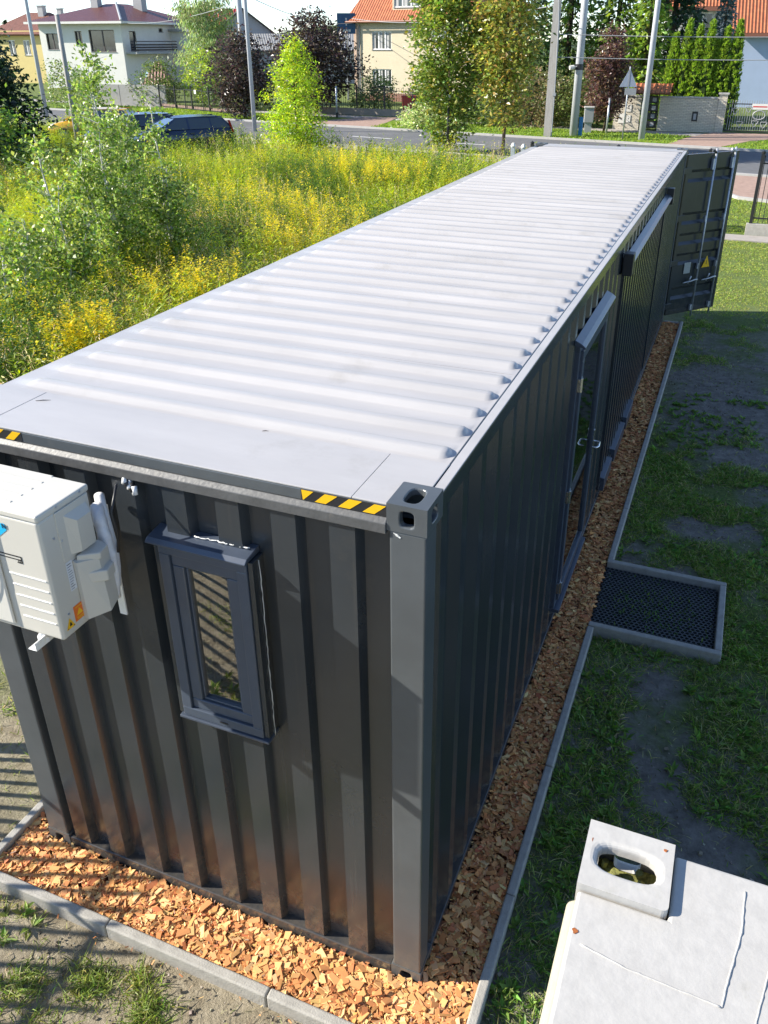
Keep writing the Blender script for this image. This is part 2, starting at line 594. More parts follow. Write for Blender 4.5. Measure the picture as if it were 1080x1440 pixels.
class Leaves:
    """numpy pile of leaf diamonds and blades"""

    def __init__(s):
        s.V, s.Q, s.T, s.col, s.n = [], [], [], [], 0

    def diamonds(s, P, D, N, L, Wd, col, fold=0.0):
        """leaf from P along unit D, width dir = D x N; L, Wd (n,)"""
        n = len(P)
        if n == 0:
            return
        S = np.cross(D, N)
        S /= np.linalg.norm(S, axis=1, keepdims=True) + 1e-9
        U = np.cross(S, D)
        a = P
        t = P + D * L[:, None]
        md = P + D * (L * 0.45)[:, None] + U * (fold * L)[:, None]
        l = md - S * (Wd * 0.5)[:, None]
        r = md + S * (Wd * 0.5)[:, None]
        V = np.stack([a, r, t, l], 1).reshape(-1, 3)
        s.V.append(V)
        s.Q.append(np.arange(4 * n).reshape(n, 4) + s.n)
        s.col.append(np.repeat(col, 4, 0))
        s.n += 4 * n

    def blades(s, P, D, bend, L, Wd, col, coltip=None):
        """tapering blade: base P, dir D, bends toward 'bend' (n,3 offset at tip)"""
        n = len(P)
        if n == 0:
            return
        side = np.cross(D, np.stack([np.cos(np.arange(n) * 2.4), np.sin(np.arange(n) * 2.4), np.zeros(n)], 1) + 1e-3)
        side /= np.linalg.norm(side, axis=1, keepdims=True) + 1e-9
        m = P + D * (L * 0.55)[:, None] + bend * 0.25
        t = P + D * L[:, None] + bend
        w = (Wd * 0.5)[:, None]
        V = np.stack([P - side * w, P + side * w, m + side * w * 0.75, m - side * w * 0.75, t], 1).reshape(-1, 3)
        b = np.arange(n)[:, None] * 5 + s.n
        s.V.append(V)
        s.Q.append(b + np.array([[0, 1, 2, 3]]))
        s.T.append(b + np.array([[3, 2, 4]]))
        ct = col if coltip is None else coltip
        s.col.append(np.stack([col, col, (col + ct) / 2, (col + ct) / 2, ct], 1).reshape(-1, 3))
        s.n += 5 * n

    def build(s, name, m, parent=None, world=True):
        V = np.concatenate(s.V)
        if parent is not None and world:
            inv = np.array(wm(parent).inverted())
            V = V @ inv[:3, :3].T + inv[:3, 3]
        fs = []
        if s.Q:
            fs.append(np.concatenate(s.Q))
        if s.T:
            fs.append(np.concatenate(s.T))
        return np_mesh(name, V, fs, m, np.concatenate(s.col), parent)


def unit(a):
    return a / (np.linalg.norm(a, axis=1, keepdims=True) + 1e-9)


def rdir(n, up=0.0):
    v = rng.normal(size=(n, 3))
    v[:, 2] += up
    return unit(v)


def tints(n, base, spread=0.25, hue=0.12):
    """per-leaf colours round one or several base colours"""
    base = np.atleast_2d(np.array(base, float))
    b = base[rng.integers(0, len(base), n)]
    k = 1 + rng.normal(size=(n, 1)) * spread
    h = 1 + rng.normal(size=(n, 3)) * hue
    return np.clip(b * np.clip(k, 0.35, 1.9) * np.clip(h, 0.5, 1.6), 0.002, 0.9)


def vnoise(x, y, seed=0, sc=1.0):
    """smooth 2-D value noise, numpy"""
    r = np.random.default_rng(seed)
    tab = r.random((64, 64))
    x = x * sc + 1000
    y = y * sc + 1000
    xi, yi = np.floor(x).astype(int), np.floor(y).astype(int)
    fx, fy = x - xi, y - yi
    fx, fy = fx * fx * (3 - 2 * fx), fy * fy * (3 - 2 * fy)
    g = lambda i, j: tab[i % 64, j % 64]
    return (g(xi, yi) * (1 - fx) + g(xi + 1, yi) * fx) * (1 - fy) + (g(xi, yi + 1) * (1 - fx) + g(xi + 1, yi + 1) * fx) * fy

# ------------------------------------------------------------------ the dark shipping container
CW, CL, CH = 2.438, 12.192, 2.896


def corr(mb, fr, s0, s1, z0, z1, pitch, outer, slope, inner, phase, dout, din):
    """trapezoid sheet: fr(s, depth, z) gives the point; profile starts an outer flat at 'phase'"""
    br = []
    k = math.floor((s0 - phase) / pitch) - 1
    while True:
        a = phase + k * pitch
        if a > s1:
            break
        br += [(a, dout), (a + outer, dout), (a + outer + slope, din), (a + outer + slope + inner, din)]
        k += 1

    def dep(s):
        for (a, da), (b, db) in zip(br, br[1:]):
            if a <= s <= b:
                return da + (db - da) * (s - a) / max(1e-9, b - a)
        return din
    ss = [s0] + [a for a, _ in br if s0 + 1e-4 < a < s1 - 1e-4] + [s1]
    for a, b in zip(ss, ss[1:]):
        da, db = dep(a), dep(b)
        mb.quad(fr(a, da, z0), fr(b, db, z0), fr(b, db, z1), fr(a, da, z1))


def ring_face(mb, c, u, v, n, hu, hv, a, b, depth, ex=4.0, N=32, rim=None):
    """plate with a rounded hole and the hole's walls going in by depth along -n"""
    c, u, v, n = Vector(c), Vector(u), Vector(v), Vector(n)
    ang = [2 * PI * k / N for k in range(N)]
    ca = [math.atan2(hv, hu), PI - math.atan2(hv, hu), PI + math.atan2(hv, hu), 2 * PI - math.atan2(hv, hu)]
    for x in ca:
        k = min(range(N), key=lambda i: abs(ang[i] - x))
        ang[k] = x
    out, inn, low = [], [], []
    for t in ang:
        ct, st = math.cos(t), math.sin(t)
        k = min(hu / abs(ct) if abs(ct) > 1e-9 else 1e9, hv / abs(st) if abs(st) > 1e-9 else 1e9)
        out.append(c + u * ct * k + v * st * k)
        r = (abs(ct / a) ** ex + abs(st / b) ** ex) ** (-1 / ex)
        inn.append(c + u * ct * r + v * st * r)
        low.append(c + u * ct * r + v * st * r - n * depth)
    for k in range(N):
        j = (k + 1) % N
        mb.quad(out[k], out[j], inn[j], inn[k])
        mb.quad(inn[k], inn[j], low[j], low[k])


def casting(name, x0, x1, y0, y1, z0, z1, m, parent, front=-1, side=1, top=1, longx=False):
    """ISO corner casting: hollow block with a hole in top, front and side faces"""
    mb = MB()
    cx, cy, cz = (x0 + x1) / 2, (y0 + y1) / 2, (z0 + z1) / 2
    hx, hy, hz = (x1 - x0) / 2, (y1 - y0) / 2, (z1 - z0) / 2
    zt = z1 if top > 0 else z0
    a, b = (0.061, 0.033) if longx else (0.033, 0.055)
    ring_face(mb, (cx, cy, zt), (1, 0, 0), (0, top, 0), (0, 0, top), hx, hy, a, b, 0.028, ex=3.2)
    yf = y0 if front < 0 else y1
    ring_face(mb, (cx, yf, cz), (-front, 0, 0), (0, 0, 1), (0, front, 0), hx, hz, 0.028, 0.033, 0.03, ex=4)
    xs = x1 if side > 0 else x0
    ring_face(mb, (xs, cy, cz), (0, side, 0), (0, 0, 1), (side, 0, 0), hy, hz, 0.035, 0.030, 0.03, ex=4)
    yb, xb, zb = (y1 if front < 0 else y0), (x0 if side > 0 else x1), (z0 if top > 0 else z1)
    mb.quad((x0, yb, z0), (x1, yb, z0), (x1, yb, z1), (x0, yb, z1))
    mb.quad((xb, y0, z0), (xb, y1, z0), (xb, y1, z1), (xb, y0, z1))
    mb.quad((x0, y0, zb), (x1, y0, zb), (x1, y1, zb), (x0, y1, zb))
    bm = bmesh.new()
    o = mb.build(name, m, parent)
    bm.from_mesh(o.data)
    bmesh.ops.remove_doubles(bm, verts=bm.verts, dist=1e-5)
    bmesh.ops.recalc_face_normals(bm, faces=bm.faces)
    bm.to_mesh(o.data)
    bm.free()
    bv = o.modifiers.new('bevel', 'BEVEL')
    bv.width = 0.012 if longx else 0.007
    bv.segments = 4
    bv.limit_method = 'ANGLE'
    bv.angle_limit = R(50)
    return o


cont = thing('shipping_container', 'long anthracite shipping container with white ribbed roof turned into a garden office', 'shipping container', (-CW / 2, CL / 2, 0))

# end wall facing the camera, with an opening for the narrow window
WX0, WX1, WZ0, WZ1 = -1.215, -0.775, 1.52, 2.50
f_end = lambda s, d, z: (s, d, z)
mb = MB()
EW = dict(pitch=0.26, outer=0.112, slope=0.02, inner=0.108, phase=-0.41 - 0.26 * 8, dout=0.010, din=0.056)
corr(mb, f_end, -CW + 0.15, WX0 + .01, 0.10, 2.77, **EW)
corr(mb, f_end, WX1 - .01, -0.15, 0.10, 2.77, **EW)
corr(mb, f_end, WX0 + .01, WX1 - .01, 0.10, WZ0 + .02, **EW)
corr(mb, f_end, WX0 + .01, WX1 - .01, WZ1 - .02, 2.77, **EW)
mb.build('end_wall', M_ANTH, cont)

# side wall facing the lawn: openings for the glass door and the wide glazing
DY0, DY1, DZ0, DZ1 = 3.10, 4.30, 0.26, 2.52
GY0, GY1, GZ0, GZ1 = 5.30, 9.10, 0.22, 2.58
f_side = lambda s, d, z: (-d, s, z)
SW = dict(pitch=0.278, outer=0.072, slope=0.068, inner=0.07, phase=0.2, dout=0.012, din=0.048)
mb = MB()
for (a, b, c, d) in ((0.12, DY0, 0.1, 2.80), (DY1, GY0, 0.1, 2.80), (GY1, CL - 0.14, 0.1, 2.80),
                     (DY0, DY1, DZ1, 2.80), (GY0, GY1, GZ1, 2.80), (DY0, DY1, 0.1, DZ0), (GY0, GY1, 0.1, GZ0)):
    corr(mb, f_side, a, b, c, d, **SW)
mb.build('side_wall', M_ANTH, cont)
mb = MB()
corr(mb, lambda s, d, z: (-CW + d, s, z), 0.12, CL - 0.14, 0.1, 2.80, **SW)
mb.build('side_wall', M_ANTH, cont)
MB().box(-CW + 0.16, -0.16, CL - 0.10, CL - 0.06, 0.05, 2.8).build('rear_bulkhead', M_ANTH, cont)
MB().box(-CW + 0.06, -0.07, 0.06, CL - 0.11, 0.09, 0.15).build('floor_board', M_WOODIN, cont)

# posts, castings, rails
for (xa, xb) in ((-0.152, -0.003), (-CW + 0.003, -CW + 0.152)):
    MB().box(xa, xb, 0.003, 0.12, 0.118, CH - 0.118).build('corner_post', M_ANTH2, cont, bevel=0.008, seg=3)
    MB().box(xa, xb, CL - 0.135, CL - 0.003, 0.118, CH - 0.118).build('corner_post', M_ANTH2, cont, bevel=0.008, seg=3)
for zz, tp in ((CH - 0.118, 1), (0.0, -1)):
    for (y0, y1, fr_) in ((0, 0.178, -1), (CL - 0.178, CL, 1)):
        casting('corner_casting', -0.162, 0, y0, y1, zz, zz + 0.118, M_ANTH2, cont, fr_, 1, tp)
        casting('corner_casting', -CW, -CW + 0.162, y0, y1, zz, zz + 0.118, M_ANTH2, cont, fr_, -1, tp)
pts_ = [(-0.135, 0.0015, 2.772), (-0.118, 0.0015, 2.768), (-0.104, 0.0015, 2.757), (-0.108, 0.0015, 2.753), (-0.124, 0.0015, 2.760)]
MB().prism(pts_, (0, -0.0012, 0)).build('paint_scratch', M_SEAL, cont)
# end header: upright plate and proud lower band, coloured lighter for the sun it catches
MB().box(-CW + 0.163, -0.163, 0.012, 0.05, 2.826, 2.876).build('header_plate', M_ANTH2, cont, bevel=0.004)
MB().prism([(-CW + 0.163, 0.011, 2.825), (-CW + 0.163, -0.007, 2.806), (-CW + 0.163, -0.007, 2.762), (-CW + 0.163, 0.05, 2.762), (-CW + 0.163, 0.05, 2.825)],
           (CW - 0.326, 0, 0)).build('header_band', M_BAND, cont, bevel=0.003)
MB().box(-CW + 0.163, -0.163, 0.002, 0.075, 0.0, 0.105).build('bottom_rail', M_ANTH, cont, bevel=0.006)
MB().box(-CW + 0.163, -0.163, CL - 0.06, CL - 0.003, 2.78, 2.876).build('rear_header', M_ANTH, cont, bevel=0.004)
for xa, xb in ((-0.06, -0.002), (-CW + 0.002, -CW + 0.06)):
    MB().box(xa, xb, 0.179, CL - 0.179, 2.795, 2.874 if xa > -1 else 2.866).build('top_rail', M_ANTH, cont, bevel=0.004)
    MB().box(xa, xb, 0.179, CL - 0.179, 0.0, 0.105).build('bottom_rail', M_ANTH, cont, bevel=0.006)
# white paint on top of the rails (a raised capping strip)
MB().box(-0.046, -0.003, 0.18, CL - 0.18, 2.875, 2.880).build('rail_capping', M_ROOF, cont, bevel=0.002)

# roof plates at the near end: header plate and the two corner plates, each with its own edge
MB().prism([(-CW + 0.31, 0.013, 2.877), (-0.31, 0.013, 2.877), (-0.31, 0.405, 2.877), (-CW + 0.31, 0.405, 2.877)], (0, 0, 0.007)).build('header_roof_plate', M_ROOF, cont, bevel=0.002)
MB().prism([(-0.308, 0.013, 2.877), (-0.164, 0.013, 2.877), (-0.164, 0.181, 2.877), (-0.05, 0.181, 2.877), (-0.05, 0.405, 2.877), (-0.308, 0.405, 2.877)], (0, 0, 0.0075)).build('corner_roof_plate', M_ROOF, cont, bevel=0.002)
MB().prism([(-CW + 0.164, 0.013, 2.877), (-CW + 0.308, 0.013, 2.877), (-CW + 0.308, 0.405, 2.877), (-CW + 0.004, 0.405, 2.877), (-CW + 0.004, 0.181, 2.877), (-CW + 0.164, 0.181, 2.877)], (0, 0, 0.0075)).build('corner_roof_plate', M_ROOF, cont, bevel=0.002)
MB().box(-CW + 0.163, -0.05, CL - 0.40, CL - 0.012, 2.870, 2.882).build('header_roof_plate', M_ROOF, cont, bevel=0.002)

# ribbed roof sheets: five pressed ribs on each sheet, closed ends
RP, RY0, NR = 0.2213, 0.50, 51
xl, xr = -CW + 0.004, -0.052
xs_ = [xl, xl + 0.11, xl + 0.125, xl + 0.15, xl + 0.19, -0.50, -0.120, -0.100, -0.086, -0.078, -0.070, xr]
hs_ = [0, 0, 0.3, 0.85, 1, 1, 1, 0.97, 0.70, 0.2, 0.0, 0]
ws_ = [1, 1, 0.8, 0.95, 1, 1, 1, 0.9, 0.62, 0.4, 0.5, 1]
prof = [(-0.5, 0), (-0.27, 0), (-0.21, 0.10), (-0.12, 0.85), (-0.07, 0.99), (0, 1.0), (0.10, 0.97), (0.18, 0.75), (0.30, 0.12), (0.36, 0), (0.5, 0)]
sheet_ribs = [5] * 10 + [1]
r0 = 0
for nr in sheet_ribs:
    ya = RY0 + (r0 - 0.5) * RP + 0.001
    mb = MB()
    V = []
    cols = 0
    for k in range(nr):
        for q, (py, ph) in enumerate(prof):
            if q == 0 and k > 0:
                continue
            row = []
            for xx, hh, ww in zip(xs_, hs_, ws_):
                yy = RY0 + (r0 + k) * RP + (py * ww if abs(py) < 0.45 else py) * RP
                if k == 0 and q == 0:
                    yy += 0.0012
                if k == nr - 1 and q == len(prof) - 1:
                    yy -= 0.0012
                wob = 0.0012 * math.sin(xx * 5 + (r0 + k) * 1.7)
                row.append((xx, yy, 2.873 + 0.025 * ph * hh + wob * (1 if 0 < hh else 0)))
            V.append(row)
    nx = len(xs_)
    mb.v = [p for row in V for p in row]
    for a in range(len(V) - 1):
        for b in range(nx - 1):
            mb.f.append((a * nx + b, a * nx + b + 1, (a + 1) * nx + b + 1, (a + 1) * nx + b))
    # thin skirt so that each sheet shows an edge
    for a in (0, len(V) - 1):
        for b in range(nx - 1):
            p, q = V[a][b], V[a][b + 1]
            mb.quad(p, q, (q[0], q[1], q[2] - 0.006), (p[0], p[1], p[2] - 0.006))
    mb.build('roof_sheet', M_ROOF, cont, smooth=True)
    r0 += nr
MB().box(-CW + 0.052, -0.049, 0.41, CL - 0.405, 2.846, 2.864).build('roof_underlay', M_BLACKHOLE, cont)

# hazard stripes on the header
blk = MB().box(-0.524, -0.166, 0.0105, 0.013, 2.830, 2.874).build('hazard_backing', M_BLACK, cont)
blk = MB().box(-CW + 0.166, -CW + 0.524, 0.0105, 0.013, 2.830, 2.874).build('hazard_backing', M_BLACK, cont)
for t0, t1, b0, b1 in ((132, 187, 137, 140), (240, 297, 193, 243), (350, 408, 300, 353), (463, 513, 410, 462)):
    for sh in (0, -CW + 0.69):
        X = lambda p: -0.521 + (p - 132) / 384 * 0.356 + sh
        MB().prism([(X(b0), 0.0104, 2.831), (X(b1), 0.0104, 2.831), (X(t1), 0.0104, 2.873), (X(t0), 0.0104, 2.873)], (0, -0.0012, 0)).build('hazard_stripe', M_YELLOW, cont)


def ring(mb, plane, a0, a1, b0, b1, w, d0, d1):
    """rectangular frame; plane 'y': a=x, b=z, d=y; plane 'x': a=y, b=z, d=x"""
    for (p, q, r, s) in ((a0, a1, b0, b0 + w), (a0, a1, b1 - w, b1), (a0, a0 + w, b0 + w, b1 - w), (a1 - w, a1, b0 + w, b1 - w)):
        if plane == 'y':
            mb.box(p, q, d0, d1, r, s)
        else:
            mb.box(d0, d1, p, q, r, s)
    return mb


# narrow window in the end wall
win = ring(MB(), 'y', WX0, WX1, WZ0, WZ1, 0.052, -0.042, 0.05).build('narrow_window', M_FRAME, cont, bevel=0.004)
# mirrored sash and glass
ring(MB(), 'y', WX0 + 0.053, WX1 - 0.053, WZ0 + 0.053, WZ1 - 0.053, 0.058, -0.030, 0.03).build('sash', M_FRAME, win, bevel=0.007, seg=3)
ring(MB(), 'y', WX0 + 0.1115, WX1 - 0.1115, WZ0 + 0.1115, WZ1 - 0.1115, 0.012, -0.016, 0.02).build('glazing_bead', M_FRAME, win, bevel=0.004)
MB().box(WX0 + 0.118, WX1 - 0.118, 0.0, 0.024, WZ0 + 0.118, WZ1 - 0.118).build('pane', M_GLASS, win)
MB().box(WX0 + 0.10, WX0 + 0.135, 0.034, 0.10, WZ0 + 0.1, WZ1 - 0.1).build('inner_jamb', M_CURTAIN, win)
MB().prism([(WX0 - 0.045, 0.055, 2.535), (WX0 - 0.045, -0.045, 2.522), (WX0 - 0.045, -0.064, 2.506), (WX0 - 0.045, -0.062, 2.497), (WX0 - 0.045, -0.043, 2.503), (WX0 - 0.045, 0.055, 2.503)],
           (WX1 - WX0 + 0.055, 0, 0)).build('drip_cap', M_FLASH, win, bevel=0.003)
MB().prism([(WX0 - 0.02, 0.05, 1.522), (WX0 - 0.02, -0.050, 1.514), (WX0 - 0.02, -0.050, 1.500), (WX0 - 0.02, 0.05, 1.498)], (WX1 - WX0 + 0.05, 0, 0)).build('sill', M_FLASH, win, bevel=0.003)
MB().box(WX1 + 0.002, WX1 + 0.026, -0.034, 0.06, 1.522, 2.50).build('side_flashing', M_ANTH, win, bevel=0.003)
MB().box(WX0 - 0.026, WX0 - 0.002, -0.034, 0.06, 1.522, 2.50).build('side_flashing', M_ANTH, win, bevel=0.003)
pts = [(WX1 + 0.030 + rnd.uniform(-.002, .002), 0.014 + rnd.uniform(-.002, .002), 1.50 + 0.99 * k / 40) for k in range(41)]
MB().tube(pts, [rnd.uniform(0.001, 0.0026) for _ in pts], 6).build('sealant_sunlit_bead', M_SEAL, win, smooth=True)
pts = [(WX0 + 0.16 + 0.27 * k / 24, 0.012 + rnd.uniform(-.004, .004), 2.538 + rnd.uniform(-.003, .003)) for k in range(25)]
MB().tube(pts, [rnd.uniform(0.0015, 0.0035) for _ in pts], 6).build('sealant_sunlit_bead', M_SEAL, win, smooth=True)  # white line on the cap stands for sun on its upper face
MB().box(-1.01, -0.965, -0.0445, -0.042, 1.538, 1.546).build('drain_slot', M_BLACK, win)

# slot handle on the end wall behind the outdoor unit
MB().box(-1.36, -1.25, 0.046, 0.057, 2.46, 2.475).box(-1.262, -1.25, 0.046, 0.057, 2.40, 2.46).build('wall_bracket', M_ANTH, cont, bevel=0.002)

# glass door in the side wall
door = ring(MB(), 'x', DY0, DY1, DZ0, DZ1, 0.055, -0.05, 0.012).build('glass_door', M_FRAME, cont, bevel=0.004)
ring(MB(), 'x', DY0 + 0.05, DY1 - 0.05, DZ0 + 0.05, DZ1 - 0.05, 0.075, -0.035, 0.034).build('door_leaf', M_FRAME, door, bevel=0.006)
MB().box(-0.012, 0.012, DY0 + 0.12, DY1 - 0.12, DZ0 + 0.12, DZ1 - 0.12).build('pane', M_GLASS, door)
for z in (0.45, 1.30, 2.22):
    h = MB().tube([(0.040, DY0 + 0.035, z - 0.055), (0.040, DY0 + 0.035, z + 0.055)], 0.011, 10).box(0.013, 0.036, DY0 + 0.012, DY0 + 0.085, z - 0.05, z + 0.05)
    h.build('hinge', M_CHROME, door, bevel=0.001)
hz = 1.30
MB().box(0.034, 0.042, DY1 - 0.115, DY1 - 0.085, hz - 0.13, hz + 0.11).build('handle_plate', M_CHROME, door, bevel=0.003)
MB().tube([(0.04, DY1 - 0.10, hz), (0.085, DY1 - 0.10, hz), (0.097, DY1 - 0.115, hz), (0.098, DY1 - 0.20, hz), (0.085, DY1 - 0.225, hz), (0.05, DY1 - 0.228, hz)], 0.0095, 10).build('door_handle', M_CHROME, door, smooth=True)
MB().prism([(-0.01, DY0 - 0.12, 2.60), (0.04, DY0 - 0.12, 2.575), (0.068, DY0 - 0.12, 2.553), (0.068, DY0 - 0.12, 2.540), (0.04, DY0 - 0.12, 2.550), (-0.01, DY0 - 0.12, 2.555)], (0, DY1 - DY0 + 0.16, 0)).build('drip_cap', M_FLASH, door, bevel=0.003)
MB().prism([(-0.03, DY0, DZ0 - 0.002), (0.055, DY0, DZ0 - 0.010), (0.055, DY0, DZ0 - 0.04), (-0.03, DY0, DZ0 - 0.04)], (0, DY1 - DY0, 0)).build('threshold', M_FLASH, door, bevel=0.003)

# wide shuttered opening further along: upright dark boards, short sills below
gl = ring(MB(), 'x', GY0, GY1, GZ0, GZ1, 0.05, -0.05, 0.010).build('wide_shutter', M_ANTH, cont, bevel=0.004)
NB = 34
bw_ = (GY1 - GY0 - 0.10) / NB
for k in range(NB):
    yy = GY0 + 0.05 + k * bw_
    MB().box(-0.042, -0.004 - (0.012 if k % 2 else 0.0), yy + 0.003, yy + bw_ - 0.003, GZ0 + 0.05, GZ1 - 0.05).build('shutter_board', M_ANTH, gl, bevel=0.003)
for ya, yb in ((5.42, 5.95), (6.15, 6.95), (7.1, 7.7)):
    MB().prism([(-0.03, ya, GZ0 + 0.10), (0.045, ya, GZ0 + 0.09), (0.045, ya, GZ0 - 0.06), (-0.03, ya, GZ0 - 0.06)], (0, yb - ya, 0)).build('sill', M_FLASH, gl, bevel=0.003)
MB().prism([(-0.01, GY0, 2.655), (0.045, GY0, 2.638), (0.075, GY0, 2.612), (0.075, GY0, 2.598), (0.045, GY0, 2.61), (-0.01, GY0, 2.605)], (0, GY1 - GY0, 0)).build('drip_cap', M_FLASH, gl, bevel=0.003)
for ya in (GY0 - 0.13, GY1 + 0.01):
    MB().box(-0.005, 0.085, ya, ya + 0.12, 2.52, 2.72).build('end_box', M_BLACK, gl, bevel=0.006)

# rear cargo door leaf, swung open past the lawn side
HX, HY = 0.012, CL + 0.02
ldir = Vector((0.645, 0.765, 0)).normalized()
lnor = Vector((ldir.y, -ldir.x, 0))        # outer face looks back along the lawn
LW_, LZ0, LZ1 = 1.16, 0.14, 2.80


def dp(s, d, z):
    return (HX + ldir.x * s + lnor.x * d, HY + ldir.y * s + lnor.y * d, z)


mb = MB()
# pressed panel: outer flats with five sunk horizontal bands
zs = [LZ0 + 0.06, 0.36, 0.39, 0.53, 0.56]
bands = [(0.40, 0.62), (1.00, 1.20), (1.34, 1.54), (1.68, 1.88), (2.36, 2.56)]
cur = LZ0 + 0.06
for (a, b) in bands:
    mb.quad(dp(0.06, 0.0, cur), dp(LW_ - 0.06, 0.0, cur), dp(LW_ - 0.06, 0.0, a), dp(0.06, 0.0, a))
    mb.quad(dp(0.06, 0.0, a), dp(LW_ - 0.06, 0.0, a), dp(LW_ - 0.06, -0.04, a + 0.05), dp(0.06, -0.04, a + 0.05))
    mb.quad(dp(0.06, -0.04, a + 0.05), dp(LW_ - 0.06, -0.04, a + 0.05), dp(LW_ - 0.06, -0.04, b - 0.05), dp(0.06, -0.04, b - 0.05))
    mb.quad(dp(0.06, -0.04, b - 0.05), dp(LW_ - 0.06, -0.04, b - 0.05), dp(LW_ - 0.06, 0.0, b), dp(0.06, 0.0, b))
    cur = b
mb.quad(dp(0.06, 0.0, cur), dp(LW_ - 0.06, 0.0, cur), dp(LW_ - 0.06, 0.0, LZ1 - 0.06), dp(0.06, 0.0, LZ1 - 0.06))
u3, n3 = (ldir.x, ldir.y), (lnor.x, lnor.y)
P0 = (HX, HY, 0)
mb.obox(P0, u3, n3, 0, 0.06, -0.05, 0.012, LZ0, LZ1).obox(P0, u3, n3, LW_ - 0.06, LW_, -0.05, 0.012, LZ0, LZ1)
mb.obox(P0, u3, n3, 0.06, LW_ - 0.06, -0.05, 0.012, LZ0, LZ0 + 0.06).obox(P0, u3, n3, 0.06, LW_ - 0.06, -0.05, 0.012, LZ1 - 0.06, LZ1)
mb.quad(dp(0.06, -0.045, LZ0 + .06), dp(LW_ - 0.06, -0.045, LZ0 + .06), dp(LW_ - 0.06, -0.045, LZ1 - .06), dp(0.06, -0.045, LZ1 - .06))
leaf = mb.build('cargo_door', M_ANTH, cont)
leaf['label'] = 'open cargo door with two galvanised lock rods'
for s in (0.58, 1.02):
    MB().tube([dp(s, 0.05, 0.06), dp(s, 0.05, 2.87)], 0.017, 10).build('lock_rod', M_GALV, leaf, smooth=True)
    for z in (0.22, 0.95, 1.75, 2.66):
        w = 0.05 if z in (0.22, 2.66) else 0.03
        MB().obox(P0, u3, n3, s - w, s + w * 0.4, 0.012, 0.06, z - 0.05 * (2.4 if z == 2.66 else 1), z + 0.05).build('rod_bracket', M_GALV, leaf, bevel=0.004)
    MB().tube([dp(s, 0.07, 0.72), dp(s - 0.06, 0.085, 0.73), dp(s - 0.17, 0.08, 0.71), dp(s - 0.33, 0.075, 0.70)], [0.016, 0.013, 0.011, 0.012], 8).tube([dp(s - 0.17, 0.03, 0.66), dp(s - 0.17, 0.08, 0.80)], 0.013, 8).build('lever_handle', M_GALV, leaf, smooth=True)
    MB().tube([dp(s, 0.05, 2.80), dp(s - 0.05, 0.055, 2.83), dp(s - 0.10, 0.05, 2.84)], 0.02, 8).build('cam_keeper', M_IRON if s < 0.9 else M_GALV, leaf)
MB().prism([dp(0.70, 0.014, 0.90), dp(0.89, 0.014, 0.90), dp(0.80, 0.014, 1.10)], tuple(lnor * 0.002)).build('warning_sticker', M_YELLOW, leaf)
MB().prism([dp(0.79, 0.0165, 0.955), dp(0.81, 0.0165, 0.955), dp(0.803, 0.0165, 1.02), dp(0.795, 0.0165, 1.02)], tuple(lnor * 0.001)).build('warning_print', M_BLACK, leaf)
MB().prism([dp(0.28, 0.014, 0.84), dp(0.43, 0.014, 0.84), dp(0.43, 0.014, 1.03), dp(0.28, 0.014, 1.03)], tuple(lnor * 0.002)).build('data_plate', M_PLAC, leaf)
for k in range(4):
    z = 0.3 + k * 0.75
    MB().obox(P0, u3, n3, -0.06, 0.10, 0.012, 0.03, z - 0.05, z + 0.05).build('hinge', M_ANTH, leaf, bevel=0.004)

# ------------------------------------------------------------------ air conditioner outdoor unit on the end wall
AX0, AX1, AY0, AY1, AZ0, AZ1 = -2.15, -1.385, -0.475, -0.195, 2.24, 2.83
ac = thing('air_conditioner', 'ivory air conditioner outdoor unit hung on the end wall beside the narrow window', 'air conditioner', ((AX0 + AX1) / 2, (AY0 + AY1) / 2, AZ0))
MB().box(AX0, AX1, AY0, AY1, AZ0, AZ1 - 0.028).build('casing', M_AC, ac, bevel=0.014, seg=4)
MB().box(AX0 - 0.003, AX1 + 0.003, AY0 - 0.003, AY1 + 0.003, AZ1 - 0.03, AZ1).build('lid', M_AC, ac, bevel=0.008, seg=3)
for k in range(5):
    yy = AY0 + 0.05 + k * 0.055
    MB().box(AX0 + 0.05, AX1 - 0.17, yy, yy + 0.012, AZ1 - 0.002, AZ1 + 0.0025).build('lid_rib', M_AC, ac, bevel=0.002)
for k in range(5):
    z = 2.36 + k * 0.052 - 0.04
    MB().box(AX1 - 0.19 - 0.004 * k, AX1 - 0.02, AY0 - 0.003, AY0 + 0.002, z, z + 0.006).build('front_groove', M_SEAL, ac, bevel=0.001)
# round fan grille on the front
FX, FZ, FR = AX0 + 0.27, AZ0 + 0.285, 0.235
bm_ = MB()
bm_.prism([(FX - 0.255, AY0 - 0.001, FZ - 0.255), (FX + 0.255, AY0 - 0.001, FZ - 0.255), (FX + 0.255, AY0 - 0.001, FZ + 0.255), (FX - 0.255, AY0 - 0.001, FZ + 0.255)], (0, -0.012, 0))
gr = bm_.build('fan_grille', M_ACD, ac, bevel=0.006)
bm_ = MB().tube([(FX, AY0 - 0.0135, FZ), (FX, AY0 - 0.0145, FZ)], FR, 40)
bm_.build('fan_opening', M_BLACKHOLE, gr)
bm_ = MB()
for k in range(9):
    r_ = 0.02 + k * 0.0265
    bm_.tube([(FX + r_ * math.cos(a), AY0 - 0.019, FZ + r_ * math.sin(a)) for a in np.linspace(0, 2 * PI, 33)], 0.0025, 5, cap=False)
for k in range(12):
    a = k * PI / 6
    bm_.tube([(FX + 0.02 * math.cos(a), AY0 - 0.018, FZ + 0.02 * math.sin(a)), (FX + 0.236 * math.cos(a + .5), AY0 - 0.018, FZ + 0.236 * math.sin(a + .5))], 0.0025, 5)
bm_.build('grille_wire', M_ACD, gr)
